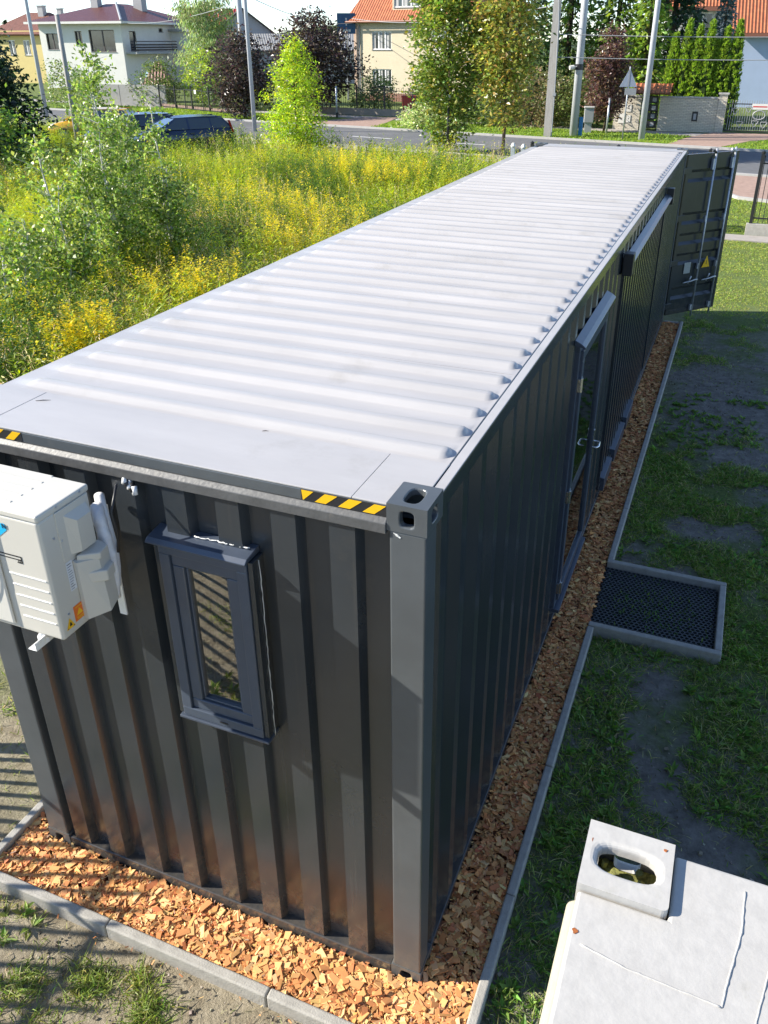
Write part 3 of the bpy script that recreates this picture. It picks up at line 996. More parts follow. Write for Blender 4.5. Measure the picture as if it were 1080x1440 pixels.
# electrical cover and valve cover on the end facing right
SX = AX1
cov = MB().box(SX - 0.004, SX + 0.004, AY0 + 0.085, AY1 - 0.012, 2.575, 2.797).build('electrical_cover', M_AC, ac, bevel=0.002)
ya, yb, za, zb = AY0 + 0.125, AY1 - 0.03, 2.588, 2.765
mb = MB()
i0 = [(SX + 0.004, ya, za), (SX + 0.004, yb, za), (SX + 0.004, yb, zb), (SX + 0.004, ya, zb)]
i1 = [(SX + 0.030, ya + 0.035, za), (SX + 0.030, yb - 0.012, za), (SX + 0.034, yb - 0.012, zb - 0.032), (SX + 0.034, ya + 0.035, zb - 0.032)]
mb.poly(i1)
for k in range(4):
    j = (k + 1) % 4
    mb.quad(i0[k], i0[j], i1[j], i1[k])
mb.build('cover_boss', M_AC, cov, bevel=0.003)
val = MB()
# valve cover: a deep moulded hood, ridge down the middle, stepped top
yA, yM, yB = AY0 + 0.125, AY0 + 0.205, AY1 - 0.003
lo, hi = 2.27, 2.555
top = [(SX + 0.002, yA, hi), (SX + 0.002, yB, hi), (SX + 0.05, yB, hi - 0.012), (SX + 0.062, yM, hi - 0.02), (SX + 0.02, yA, hi - 0.006)]
sh_ = [(SX + 0.002, yA, lo), (SX + 0.002, yB, lo), (SX + 0.058, yB, lo + 0.02), (SX + 0.075, yM, lo + 0.005), (SX + 0.022, yA, lo)]
val.poly(top)
val.poly(sh_[::-1])
for k in range(5):
    j = (k + 1) % 5
    val.quad(sh_[k], sh_[j], top[j], top[k])
vc = val.build('valve_cover', M_AC, ac, bevel=0.006, seg=3)
MB().prism([(SX + 0.03, yA + 0.02, 2.490), (SX + 0.088, yM + 0.005, 2.478), (SX + 0.074, yB - 0.006, 2.480), (SX + 0.02, yB - 0.004, 2.49)], (0, 0, -0.052)).build('hand_grip', M_AC, vc, bevel=0.006, seg=3)
MB().prism([(SX + 0.012, yA + 0.012, 2.575), (SX + 0.07, yM + 0.004, 2.560), (SX + 0.058, yB - 0.006, 2.562), (SX + 0.005, yB - 0.004, 2.575)], (0, 0, -0.030)).build('hood_step', M_AC, vc, bevel=0.005, seg=3)
# stickers and print
lab = MB().box(SX + 0.0005, SX + 0.0015, AY0 + 0.088, AY0 + 0.122, 2.43, 2.565).build('rating_label', M_PAPER, ac)
for k in range(11):
    z = 2.555 - k * 0.0115
    MB().box(SX + 0.0016, SX + 0.002, AY0 + 0.092, AY0 + 0.092 + rnd.uniform(0.012, 0.026), z - 0.003, z).build('label_print', M_GREYTX if k not in (0, 8, 9) else M_BLACK, lab)
st = MB().box(SX + 0.0005, SX + 0.0018, AY0 + 0.078, AY0 + 0.135, 2.285, 2.358).build('orange_sticker', M_ORANGE, ac)
MB().prism([(SX + 0.002, AY0 + 0.089, 2.310), (SX + 0.002, AY0 + 0.124, 2.310), (SX + 0.002, AY0 + 0.1065, 2.340)], (0.0004, 0, 0)).build('sticker_print', M_YELLOW, st)
for z in (2.293, 2.300, 2.349):
    MB().box(SX + 0.002, SX + 0.0024, AY0 + 0.088, AY0 + 0.126, z - 0.002, z + 0.001).build('sticker_print', M_YELLOW, st)
ys = MB().prism([(SX + 0.001, AY0 + 0.024, 2.277), (SX + 0.001, AY0 + 0.072, 2.277), (SX + 0.001, AY0 + 0.048, 2.325)], (0.001, 0, 0)).build('warning_triangle', M_YELLOW, ac)
MB().prism([(SX + 0.0022, AY0 + 0.042, 2.288), (SX + 0.0022, AY0 + 0.056, 2.288), (SX + 0.0022, AY0 + 0.051, 2.305), (SX + 0.0022, AY0 + 0.046, 2.305)], (0.0004, 0, 0)).build('triangle_print', M_BLACK, ys)
for dx in (0.012, -0.012):
    MB().tube([(SX + 0.0022, AY0 + 0.048 + dx * 1.3, 2.281), (SX + 0.0026, AY0 + 0.048 + dx * 1.3, 2.281)], 0.003, 8).build('triangle_print', M_BLACK, ys)
for (yy, zz) in ((AY0 + 0.10, 2.82), (AY0 + 0.23, 2.82), (AY0 + 0.06, 2.70), (AY0 + 0.095, 2.67), (AY1 - 0.02, 2.70), (AY0 + 0.05, 2.345)):
    MB().tube([(SX - 0.002, yy, zz), (SX + 0.0055, yy, zz)], 0.005, 8).build('screw', M_GALV, ac)
# blue emblem whose right end shows at the frame edge, with its last letters and a line of print
em = MB()
em.poly([(AX1 - 0.245, AY0 - 0.0015, 2.755), (AX1 - 0.175, AY0 - 0.0015, 2.765), (AX1 - 0.160, AY0 - 0.0015, 2.755), (AX1 - 0.165, AY0 - 0.0015, 2.735), (AX1 - 0.215, AY0 - 0.0015, 2.695), (AX1 - 0.245, AY0 - 0.0015, 2.690)])
em.build('blue_emblem', M_CYAN, ac)
text('N', 0.030, (AX1 - 0.172, AY0 - 0.003, 2.752), (PI / 2, 0, 0), M_BLACK, ac)
MB().box(AX1 - 0.30, AX1 - 0.125, AY0 - 0.0018, AY0 - 0.001, 2.618, 2.623).box(AX1 - 0.30, AX1 - 0.125, AY0 - 0.0018, AY0 - 0.001, 2.604, 2.608).box(AX1 - 0.127, AX1 - 0.122, AY0 - 0.0018, AY0 - 0.001, 2.590, 2.623).box(AX1 - 0.148, AX1 - 0.127, AY0 - 0.0018, AY0 - 0.001, 2.590, 2.594).build('key_print', M_BLACK, ac)
text('32', 0.016, (AX1 - 0.138, AY0 - 0.002, 2.600), (PI / 2, 0, 0), M_BLACK, ac)
# wall brackets and pipes
for xx in (AX0 + 0.12, AX1 - 0.13):
    b = MB().box(xx - 0.022, xx + 0.022, AY0 - 0.05, 0.008, AZ0 - 0.045, AZ0 - 0.040).box(xx + 0.018, xx + 0.022, AY0 - 0.05, 0.008, AZ0 - 0.040, AZ0 - 0.005).box(xx - 0.02, xx + 0.02, 0.001, 0.009, 2.0, 2.60)
    b.build('bracket', M_SEAL, ac, bevel=0.001)
    MB().tube([(xx, AY0 + 0.02, AZ0 - 0.042), (xx, AY0 + 0.02, AZ0 - 0.018)], 0.026, 14).tube([(xx, AY0 + 0.02, AZ0 - 0.02), (xx, AY0 + 0.02, AZ0 + 0.002)], 0.018, 14).build('damper_foot', M_HOSE, ac, smooth=False)
pp = [(SX + 0.015, AY1 + 0.012, 2.27), (SX + 0.022, AY1 + 0.022, 2.36), (SX + 0.02, AY1 + 0.03, 2.45), (SX - 0.005, AY1 + 0.045, 2.55), (SX - 0.04, AY1 + 0.07, 2.63), (SX - 0.09, AY1 + 0.12, 2.66)]
q = []
for a, b in zip(pp, pp[1:]):
    for t in (0, .25, .5, .75):
        q.append(Vector(a).lerp(Vector(b), t))
MB().tube(q, [0.027 + (0.003 if k % 3 == 0 else 0) for k in range(len(q))], 12).build('insulated_pipe', M_HOSE, ac, smooth=True)
q2 = [p + Vector((-0.025, 0.05, 0.02)) for p in q[:20]]
MB().tube(q2, 0.022, 12).build('insulated_pipe', M_HOSE, ac, smooth=True)
MB().tube([(SX + 0.02, AY1 + 0.14, 2.76), (SX + 0.03, AY1 + 0.07, 2.66), (SX + 0.045, AY1 + 0.07, 2.56), (SX + 0.02, AY1 + 0.08, 2.46)], 0.006, 8).build('drain_cable', M_BLACK, ac, smooth=True)
for k in range(5):
    MB().tube([(SX + 0.0 + 0.018 * k, 0.03 - 0.01 * k, 2.77 - 0.008 * k), (SX + 0.03 + 0.012 * k, -0.02, 2.75 - 0.012 * k)], 0.012, 8).build('sealing_putty', M_BLACK if k % 2 else M_HOSE, ac, smooth=True)

# ------------------------------------------------------------------ the older white container the photographer stands on
WXA, WXB, WYA, WYB, WH = 0.785, 6.84, -3.546, -1.108, 2.896
wc = thing('white_container', 'weathered white shipping container corner with a worn corner casting, nearest the camera', 'shipping container', ((WXA + WXB) / 2, (WYA + WYB) / 2, 0))
c1, c2 = 0.181, 0.165
MB().prism([(WXA + .004, WYA + c2, 2.85), (WXA + c1, WYA + c2, 2.85), (WXA + c1, WYA + .012, 2.85), (WXB - c1, WYA + .012, 2.85), (WXB - c1, WYA + c2, 2.85), (WXB - .004, WYA + c2, 2.85),
            (WXB - .004, WYB - c2, 2.85), (WXB - c1, WYB - c2, 2.85), (WXB - c1, WYB - .012, 2.85), (WXA + c1, WYB - .012, 2.85), (WXA + c1, WYB - c2, 2.85), (WXA + .004, WYB - c2, 2.85)], (0, 0, 0.030)).build('roof_plate', M_OLDW, wc, bevel=0.007, seg=3)
MB().prism([(WXA + 0.002, WYA + 0.17, 2.849), (WXA - 0.014, WYA + 0.17, 2.835), (WXA - 0.014, WYA + 0.17, 2.765), (WXA + 0.03, WYA + 0.17, 2.765), (WXA + 0.03, WYA + 0.17, 2.849)], (0, WYB - WYA - 0.332, 0)).build('end_rail', M_CREAM, wc, bevel=0.010, seg=3)
MB().box(WXA + 0.18, WXB - 0.18, WYB - 0.06, WYB - 0.004, 2.79, 2.862).build('side_rail', M_OLDW, wc, bevel=0.006)
for (xa, sd) in ((WXA, -1), (WXB - 0.178, 1)):
    for (ya, fd) in ((WYB - 0.162, 1), (WYA, -1)):
        casting('corner_casting', xa, xa + 0.178, ya, ya + 0.162, WH - 0.118, WH, M_OLDW, wc, fd, sd, 1, longx=True)
        MB().box(xa + 0.01, xa + 0.165, ya + 0.01, ya + 0.15, 0.0, WH - 0.118).build('corner_post', M_CREAM, wc, bevel=0.01)
MB().box(WXA + 0.012, WXA + 0.166, WYB - 0.152, WYB - 0.012, 2.79, 2.80).build('casting_floor', M_MOSS, wc)
mb = MB()
for k in range(26):
    c_ = Vector((WXA + 0.04 + rnd.random() * 0.10, WYB - 0.12 + rnd.random() * 0.09, 2.803))
    mb.tube([c_, c_ + Vector((rnd.uniform(-.012, .012), rnd.uniform(-.012, .012), rnd.uniform(0.004, 0.02)))], rnd.uniform(0.004, 0.011), 5)
mb.build('casting_moss', M_MOSS, wc)
corr_w = MB()
corr(corr_w, lambda s, d, z: (WXA + d, s, z), WYA + 0.15, WYB - 0.15, 0.1, 2.79, 0.26, 0.112, 0.02, 0.108, -3.4, 0.02, 0.06)
corr_w.build('end_wall', M_CREAM, wc)
for yy, sg in ((WYB, -1), (WYA, 1)):
    w_ = MB()
    corr(w_, lambda s, d, z: (s, yy + sg * d, z), WXA + 0.16, WXB - 0.16, 0.1, 2.80, 0.278, 0.072, 0.068, 0.07, 0.9, 0.012, 0.048)
    w_.build('side_wall', M_OLDW, wc)
MB().box(WXB - 0.06, WXB - 0.03, WYA + 0.1, WYB - 0.1, 0.1, 2.8).build('end_wall', M_OLDW, wc)


def bead(pts, r):
    q = []
    for a, b in zip(pts, pts[1:]):
        n = max(2, int((Vector(b) - Vector(a)).length / 0.008))
        for t in range(n):
            p = Vector(a).lerp(Vector(b), t / n)
            q.append(p + Vector((rnd.uniform(-.0006, .0006), rnd.uniform(-.0006, .0006), rnd.uniform(-.0005, .0005))))
    q.append(Vector(pts[-1]))
    MB().tube(q, [r * rnd.uniform(0.85, 1.15) for _ in q], 6).build('weld_bead', M_OLDW, wc, smooth=True)


zr = 2.880
bead([(0.815, -1.385, zr), (0.90, -1.40, zr), (1.07, -1.408, zr)], 0.0019)
bead([(1.105, -1.155, zr), (1.10, -1.25, zr), (1.078, -1.36, zr), (1.07, -1.408, zr)], 0.0022)
bead([(1.165, -1.235, zr), (1.128, -1.41, zr), (1.10, -1.6, zr)], 0.0019)
bead([(1.165, -1.235, zr), (1.35, -1.26, zr)], 0.0020)
for (x, y, z, sx, sy) in ((WXA + 0.160, WYB - 0.022, WH + 0.0005, 0.005, 0.004), (WXA + 0.006, WYB - 0.150, WH - 0.004, 0.003, 0.010), (WXA + 0.015, WYB - 0.255, 2.8805, 0.006, 0.006), (WXA + 0.012, WYB - 0.05, WH - 0.0005, 0.0015, 0.006)):
    n = 9
    pts = [(x + sx * math.cos(2 * PI * k / n) * rnd.uniform(.5, 1.2), y + sy * math.sin(2 * PI * k / n) * rnd.uniform(.5, 1.2), z) for k in range(n)]
    MB().prism(pts, (0, 0, 0.0009)).build('rust_spot', M_RUST, wc)

# ------------------------------------------------------------------ ground
def groundmat():
    m = bpy.data.materials.new('lawn_soil')
    m.use_nodes = True
    nt = m.node_tree
    b = nt.nodes['Principled BSDF']
    b.inputs['Roughness'].default_value = 0.95
    b.inputs['Specular IOR Level'].default_value = 0.12
    tc = nt.nodes.new('ShaderNodeTexCoord')

    def noise(s, d=6, r=0.6):
        n = nt.nodes.new('ShaderNodeTexNoise')
        n.inputs['Scale'].default_value = s
        n.inputs['Detail'].default_value = d
        n.inputs['Roughness'].default_value = r
        nt.links.new(tc.outputs['Object'], n.inputs['Vector'])
        return n.outputs['Fac']

    def ramp(f, stops):
        r = nt.nodes.new('ShaderNodeValToRGB')
        e = r.color_ramp.elements
        e[0].position, e[0].color = stops[0][0], tuple(stops[0][1]) + (1,)
        e[1].position, e[1].color = stops[-1][0], tuple(stops[-1][1]) + (1,)
        for p, c in stops[1:-1]:
            x = e.new(p); x.color = tuple(c) + (1,)
        nt.links.new(f, r.inputs[0])
        return r.outputs[0]
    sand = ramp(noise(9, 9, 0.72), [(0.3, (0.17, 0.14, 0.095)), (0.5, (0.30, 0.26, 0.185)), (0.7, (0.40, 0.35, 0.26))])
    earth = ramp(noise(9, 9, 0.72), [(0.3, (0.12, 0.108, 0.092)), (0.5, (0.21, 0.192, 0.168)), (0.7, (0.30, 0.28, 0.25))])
    grass = ramp(noise(30, 6), [(0.3, (0.055, 0.095, 0.018)), (0.7, (0.16, 0.22, 0.045))])
    mask = ramp(noise(0.9, 7, 0.6), [(0.44, (0, 0, 0)), (0.58, (1, 1, 1))])
    # by distance the lawn closes up: north of the container it is nearly all grass
    sp = nt.nodes.new('ShaderNodeSeparateXYZ')
    nt.links.new(tc.outputs['Object'], sp.inputs[0])
    # dark topsoil on the lawn side, sand in front and left
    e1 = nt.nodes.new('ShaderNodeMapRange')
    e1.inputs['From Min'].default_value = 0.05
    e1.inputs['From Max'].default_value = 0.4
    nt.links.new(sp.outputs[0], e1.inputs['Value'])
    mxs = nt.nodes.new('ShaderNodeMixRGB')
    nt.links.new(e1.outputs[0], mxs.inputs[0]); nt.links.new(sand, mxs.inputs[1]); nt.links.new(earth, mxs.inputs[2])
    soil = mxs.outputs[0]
    mr = nt.nodes.new('ShaderNodeMapRange')
    mr.inputs['From Min'].default_value = 10.5
    mr.inputs['From Max'].default_value = 14
    nt.links.new(sp.outputs[1], mr.inputs['Value'])
    mxm = nt.nodes.new('ShaderNodeMath'); mxm.operation = 'MAXIMUM'
    vm = nt.nodes.new('ShaderNodeVectorMath'); vm.operation = 'MULTIPLY'; vm.inputs[1].default_value = (1.0, 0.5, 0)
    nt.links.new(tc.outputs['Object'], vm.inputs[0])
    vd = nt.nodes.new('ShaderNodeVectorMath'); vd.operation = 'DISTANCE'; vd.inputs[1].default_value = (1.1, 4.45, 0)
    nt.links.new(vm.outputs[0], vd.inputs[0])
    wr = nt.nodes.new('ShaderNodeMapRange'); wr.inputs['From Min'].default_value = 0.45; wr.inputs['From Max'].default_value = 1.0
    nt.links.new(vd.outputs['Value'], wr.inputs['Value'])
    wm_ = nt.nodes.new('ShaderNodeMath'); wm_.operation = 'MULTIPLY'
    nt.links.new(mask, wm_.inputs[0]); nt.links.new(wr.outputs[0], wm_.inputs[1])
    nt.links.new(wm_.outputs[0], mxm.inputs[0]); nt.links.new(mr.outputs[0], mxm.inputs[1])
    mul = nt.nodes.new('ShaderNodeMath'); mul.operation = 'MULTIPLY'; mul.inputs[1].default_value = 0.85
    # hardly any grass cover on the trodden sand in front
    e2 = nt.nodes.new('ShaderNodeMapRange')
    e2.inputs['From Min'].default_value = -0.2
    e2.inputs['From Max'].default_value = 2.0
    nt.links.new(sp.outputs[1], e2.inputs['Value'])
    e3 = nt.nodes.new('ShaderNodeMath'); e3.operation = 'MAXIMUM'
    nt.links.new(e1.outputs[0], e3.inputs[0]); nt.links.new(e2.outputs[0], e3.inputs[1])
    e4 = nt.nodes.new('ShaderNodeMath'); e4.operation = 'MULTIPLY'
    nt.links.new(e3.outputs[0], e4.inputs[0]); nt.links.new(mxm.outputs[0], e4.inputs[1])
    nt.links.new(e4.outputs[0], mul.inputs[0])
    mx = nt.nodes.new('ShaderNodeMixRGB')
    nt.links.new(mul.outputs[0], mx.inputs[0]); nt.links.new(soil, mx.inputs[1]); nt.links.new(grass, mx.inputs[2])
    nt.links.new(mx.outputs[0], b.inputs['Base Color'])
    bp = nt.nodes.new('ShaderNodeBump'); bp.inputs['Strength'].default_value = 0.9; bp.inputs['Distance'].default_value = 0.03
    nt.links.new(noise(35, 8, 0.7), bp.inputs['Height'])
    nt.links.new(bp.outputs[0], b.inputs['Normal'])
    return m


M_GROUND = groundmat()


def uneven(x, y):
    """ground relief near the container: shallow bumps, flat elsewhere"""
    k = 1.0 if (-6 < x < 6 and -6 < y < 24) else 0.0
    if -2.75 < x < 1.42 and -0.42 < y < 12.3 and not (x > 0.40 and (y < 3.15 or y > 4.4)):
        return -0.01
    return 0.0


# one sheet out to the horizon, finely divided near by
gx_ = sorted(set([-1500, -400, -150, -60, -30, -12] + list(np.arange(-6, 6.01, 0.1).round(3)) + [12, 30, 60, 150, 400, 1500]))
gy_ = sorted(set([-600, -100, -30, -10] + list(np.arange(-5, 13.01, 0.1).round(3)) + [16, 20, 24, 30, 60, 150, 400, 1000, 2500]))
X, Y = np.meshgrid(gx_, gy_)
near = ((X > -5.95) & (X < 5.95) & (Y > -4.95) & (Y < 12.95)).astype(float)
Z = near * (0.030 * (vnoise(X, Y, 3, 1.7) - 0.5) + 0.02 * (vnoise(X, Y, 4, 5.0) - 0.5))
inbed = ((X > -2.8) & (X < 0.36) & (Y > -0.5) & (Y < 12.3)) | ((X > 0.2) & (X < 1.45) & (Y > 3.1) & (Y < 4.45))
Z = np.where(inbed, -0.015, Z)
V = np.stack([X, Y, Z], -1).reshape(-1, 3)
ny, nx = X.shape
ii = (np.arange(ny - 1)[:, None] * nx + np.arange(nx - 1)[None, :]).reshape(-1, 1)
F4 = ii + np.array([[0, 1, nx + 1, nx]])
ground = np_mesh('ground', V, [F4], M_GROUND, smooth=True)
ground['kind'] = 'structure'

# ------------------------------------------------------------------ bark bed round the container
BX0, BX1, BY0, BY1 = -2.60, 0.285, -0.315, 12.10
bed = tag(MB().box(BX0, BX1, BY0, -0.002, -0.01, 0.022).box(BX0, -CW - 0.002, 0, BY1, -0.01, 0.022).box(0.002, BX1, 0, BY1, -0.01, 0.022).build('mulch_bed', M_CHIPBASE),
          'strip of reddish wood chip mulch round the dark container', 'mulch bed')
WOODC = [(0.66, 0.335, 0.125), (0.59, 0.27, 0.10), (0.70, 0.41, 0.165), (0.50, 0.19, 0.075), (0.72, 0.46, 0.20), (0.63, 0.29, 0.11)]


def chip_boxes(P, yaw, tilt, roll, L, Wd, H, col):
    n = len(P)
    base = np.array([[-1, -1, -1], [1, -1, -1], [1, 1, -1], [-1, 1, -1], [-1, -1, 1], [1, -1, 1], [1, 1, 1], [-1, 1, 1]], float) * 0.5
    J = 1 + rng.uniform(-0.34, 0.14, (n, 4, 3))
    B = np.repeat(base[None], n, 0) * np.concatenate([J, J * (1 + rng.uniform(-0.12, 0.06, (n, 4, 3)))], 1)
    B[:, :, 0] *= L[:, None]
    B[:, :, 1] *= Wd[:, None]
    B[:, :, 2] *= H[:, None]
    B[:, :, 0] += B[:, :, 1] * rng.uniform(-0.5, 0.5, (n, 1))
    # roll about x, tilt about y, yaw about z
    c, s = np.cos(roll)[:, None], np.sin(roll)[:, None]
    y, z = B[:, :, 1] * c - B[:, :, 2] * s, B[:, :, 1] * s + B[:, :, 2] * c
    c, s = np.cos(tilt)[:, None], np.sin(tilt)[:, None]
    x, z = B[:, :, 0] * c + z * s, -B[:, :, 0] * s + z * c
    c, s = np.cos(yaw)[:, None], np.sin(yaw)[:, None]
    V = np.stack([x * c - y * s, x * s + y * c, z], -1) + P[:, None, :]
    q = np.array([[3, 2, 1, 0], [4, 5, 6, 7], [0, 1, 5, 4], [1, 2, 6, 5], [2, 3, 7, 6], [3, 0, 4, 7]])
    F = (np.arange(n)[:, None, None] * 8 + q[None]).reshape(-1, 4)
    return V.reshape(-1, 3), F, np.repeat(col, 8, 0)


def bed_points(n, x0, x1, y0, y1):
    return np.stack([rng.uniform(x0, x1, n), rng.uniform(y0, y1, n)], 1)


P2 = np.concatenate([bed_points(4300, BX0, BX1, BY0, 0.0), bed_points(3000, 0.0, BX1, 0.0, 3.0), bed_points(3200, 0.0, BX1, 3.0, 7.0), bed_points(3300, 0.0, BX1, 7.0, BY1), bed_points(900, BX0, -CW, 0, 3.0)])
heap = 0.018 * vnoise(P2[:, 0], P2[:, 1], 9, 3.0) + 0.018 * vnoise(P2[:, 0], P2[:, 1], 10, 9.0)
z = 0.022 + heap + rng.uniform(-0.004, 0.022, len(P2))
n = len(P2)
big = rng.random(n) < 0.45
L = np.where(big, rng.uniform(0.036, 0.074, n), rng.uniform(0.014, 0.034, n))
Wd = np.minimum(L * rng.uniform(0.25, 0.72, n), 0.032)
H = rng.uniform(0.0025, 0.0065, n)
P3 = np.stack([P2[:, 0], P2[:, 1], z], 1)
P3[:, 0] = np.clip(P3[:, 0], BX0 + 0.012, BX1 - 0.010)
P3[:, 1] = np.clip(P3[:, 1], BY0 + 0.012, BY1 - 0.02)
under = (P3[:, 0] > -CW) & (P3[:, 0] < 0) & (P3[:, 1] > -0.02)
P3[under, 1] = -0.02 - rng.random(under.sum()) * 0.05
V, F, T = chip_boxes(P3, rng.uniform(0, 2 * PI, n), rng.normal(0, 0.20, n), rng.normal(0, 0.26, n), L, Wd, H, tints(n, WOODC, 0.13, 0.05))
# splinters and fines between the chips, a few spilled over the edging
nf = 6500
PF = np.concatenate([bed_points(3600, BX0, BX1, BY0, 0.0), bed_points(2900, 0.0, BX1, 0.0, 5.0)])
PF3 = np.stack([np.clip(PF[:, 0], BX0 + .01, BX1 - .01), np.where((PF[:, 0] < 0) & (PF[:, 0] > -CW), np.minimum(PF[:, 1], -0.015), PF[:, 1]), 0.030 + 0.018 * vnoise(PF[:, 0], PF[:, 1], 9, 3.0) + 0.018 * vnoise(PF[:, 0], PF[:, 1], 10, 9.0) + rng.uniform(0, .014, nf)], 1)
spill = rng.random(nf) < 0.012
PF3[spill, 1] = np.where(PF3[spill, 0] < 0, BY0 - 0.065 - np.abs(rng.normal(0, .05, spill.sum())), PF3[spill, 1])
PF3[spill, 2] = np.where(PF3[spill, 0] < 0, 0.012, PF3[spill, 2])
Lf = rng.uniform(0.010, 0.034, nf)
V2, F2, T2 = chip_boxes(PF3, rng.uniform(0, 2 * PI, nf), rng.normal(0, .3, nf), rng.normal(0, .4, nf), Lf, Lf * rng.uniform(0.12, 0.30, nf), rng.uniform(0.0015, 0.004, nf), tints(nf, WOODC + [(0.42, 0.19, 0.10), (0.36, 0.24, 0.16)], 0.22, 0.07))
V, F, T = np.concatenate([V, V2]), np.concatenate([F, F2 + len(V)]), np.concatenate([T, T2])
heapo = np_mesh('chip_layer', V, [F], M_CHIP, T, bed)
heapo['kind'] = 'stuff'
# the chips that show largest: single pieces
protos = []
for k in range(16):
    l = 0.042 + 0.036 * rnd.random()
    V, F, T = chip_boxes(np.zeros((1, 3)), np.zeros(1), np.zeros(1), np.zeros(1), np.array([l]), np.array([l * rnd.uniform(0.3, 0.75)]), np.array([rnd.uniform(0.003, 0.007)]), tints(1, WOODC, 0.14, 0.05))
    o = np_mesh('wood_chip', V, [F], M_CHIP, T, bed)
    protos.append(o)
spots = [(rnd.uniform(-1.0, BX1 - 0.03), rnd.uniform(BY0 + 0.03, -0.03)) for _ in range(190)] + [(rnd.uniform(0.02, BX1 - 0.03), rnd.uniform(0, 0.9)) for _ in range(60)] + [(rnd.uniform(-2.3, -1.0), rnd.uniform(BY0 + .03, -0.03)) for _ in range(50)]
for k, (x, y) in enumerate(spots):
    o = protos[k] if k < len(protos) else protos[k % len(protos)].copy()
    if k >= len(protos):
        C.objects.link(o)
        o.parent = bed
    h = float(0.018 * vnoise(np.array([x]), np.array([y]), 9, 3.0)[0] + 0.018 * vnoise(np.array([x]), np.array([y]), 10, 9.0)[0])
    o.location = (x, y, 0.022 + h + rnd.uniform(0.012, 0.026))
    o.rotation_euler = (rnd.gauss(0, 0.22), rnd.gauss(0, 0.2), rnd.uniform(0, 2 * PI))

# ------------------------------------------------------------------ concrete edging stones
edg = thing('concrete_edging', 'grey concrete edging stones along the mulch beside the dark container', 'edging', (0.315, 6, 0))
KW, KH = 0.058, 0.085


def stone(x0, x1, y0, y1, h=KH):
    g = 0.0018
    o = MB().box(x0 + g, x1 - g, y0 + g, y1 - g, -0.06, h + rnd.uniform(-0.003, 0.003)).build('edging_stone', M_KERB, edg, bevel=0.011, seg=3)
    return o


xs = [-2.665, -1.71, -0.70, 0.285 + KW]
for a, b in zip(xs, xs[1:]):
    stone(a, b, BY0 - KW, BY0)
ys = [BY0, 0.63, 1.63, 2.63, 3.215]
for a, b in zip(ys, ys[1:]):
    stone(BX1, BX1 + KW, a, b)
ys = [4.27, 5.28, 6.28, 7.28, 8.28, 9.28, 10.28, 11.28, BY1 + KW]
for a, b in zip(ys, ys[1:]):
    stone(BX1, BX1 + KW, a, b)
for a, b in ((0.02, BX1),):
    stone(a, b, BY1, BY1 + KW, 0.07)
for k in range(12):
    stone(BX0 - KW, BX0, BY0 + k * 1.0, BY0 + (k + 1) * 1.0)

# ------------------------------------------------------------------ framed honeycomb doormat
MX0, MX1, MY0, MY1 = 0.29, 1.285, 3.275, 4.21
mt = thing('honeycomb_mat', 'square black honeycomb rubber mat framed by grey edging in front of the glass door', 'mat', ((MX0 + MX1) / 2, (MY0 + MY1) / 2, 0))
MB().box(MX0, MX1 - 0.005, MY0 + 0.002, MY1 - 0.002, -0.01, 0.012).build('soil_infill', M_SOIL, mt)
mb = MB()
hr = 0.0225
dx, dy = hr * math.sqrt(3), hr * 1.5
row = 0
y = MY0 + 0.02
while y < MY1 - 0.012:
    x = MX0 + 0.02 + (dx / 2 if row % 2 else 0)
    while x < MX1 - 0.02:
        for k in range(6):
            a0, a1 = PI / 6 + k * PI / 3, PI / 6 + (k + 1) * PI / 3
            ro, ri, z0, z1 = hr * 0.99, hr * 0.74, 0.012, 0.040
            c0, s0, c1, s1 = math.cos(a0), math.sin(a0), math.cos(a1), math.sin(a1)
            mb.quad((x + ri * c0, y + ri * s0, z1), (x + ro * c0, y + ro * s0, z1), (x + ro * c1, y + ro * s1, z1), (x + ri * c1, y + ri * s1, z1))
            mb.quad((x + ri * c0, y + ri * s0, z0), (x + ri * c0, y + ri * s0, z1), (x + ri * c1, y + ri * s1, z1), (x + ri * c1, y + ri * s1, z0))
        x += dx
    y += dy
    row += 1
g_ = mb.build('honeycomb_grid', M_RUBBER, mt)
g_['kind'] = 'stuff'
def mstone(x0, x1, y0, y1):
    MB().box(x0 + .0015, x1 - .0015, y0 + .0015, y1 - .0015, -0.06, 0.092).build('edging_stone', M_KERB, mt, bevel=0.010, seg=3)
mstone(BX1 + 0.004, MX1 + KW, MY0 - KW, MY0)
mstone(BX1 + 0.004, MX1 + KW, MY1, MY1 + KW)
mstone(MX1, MX1 + KW, MY0, MY1)

# ------------------------------------------------------------------ lawn: blades of grass and small weeds
GR = [(0.095, 0.17, 0.025), (0.14, 0.21, 0.035), (0.065, 0.12, 0.02), (0.20, 0.24, 0.07), (0.26, 0.24, 0.12)]


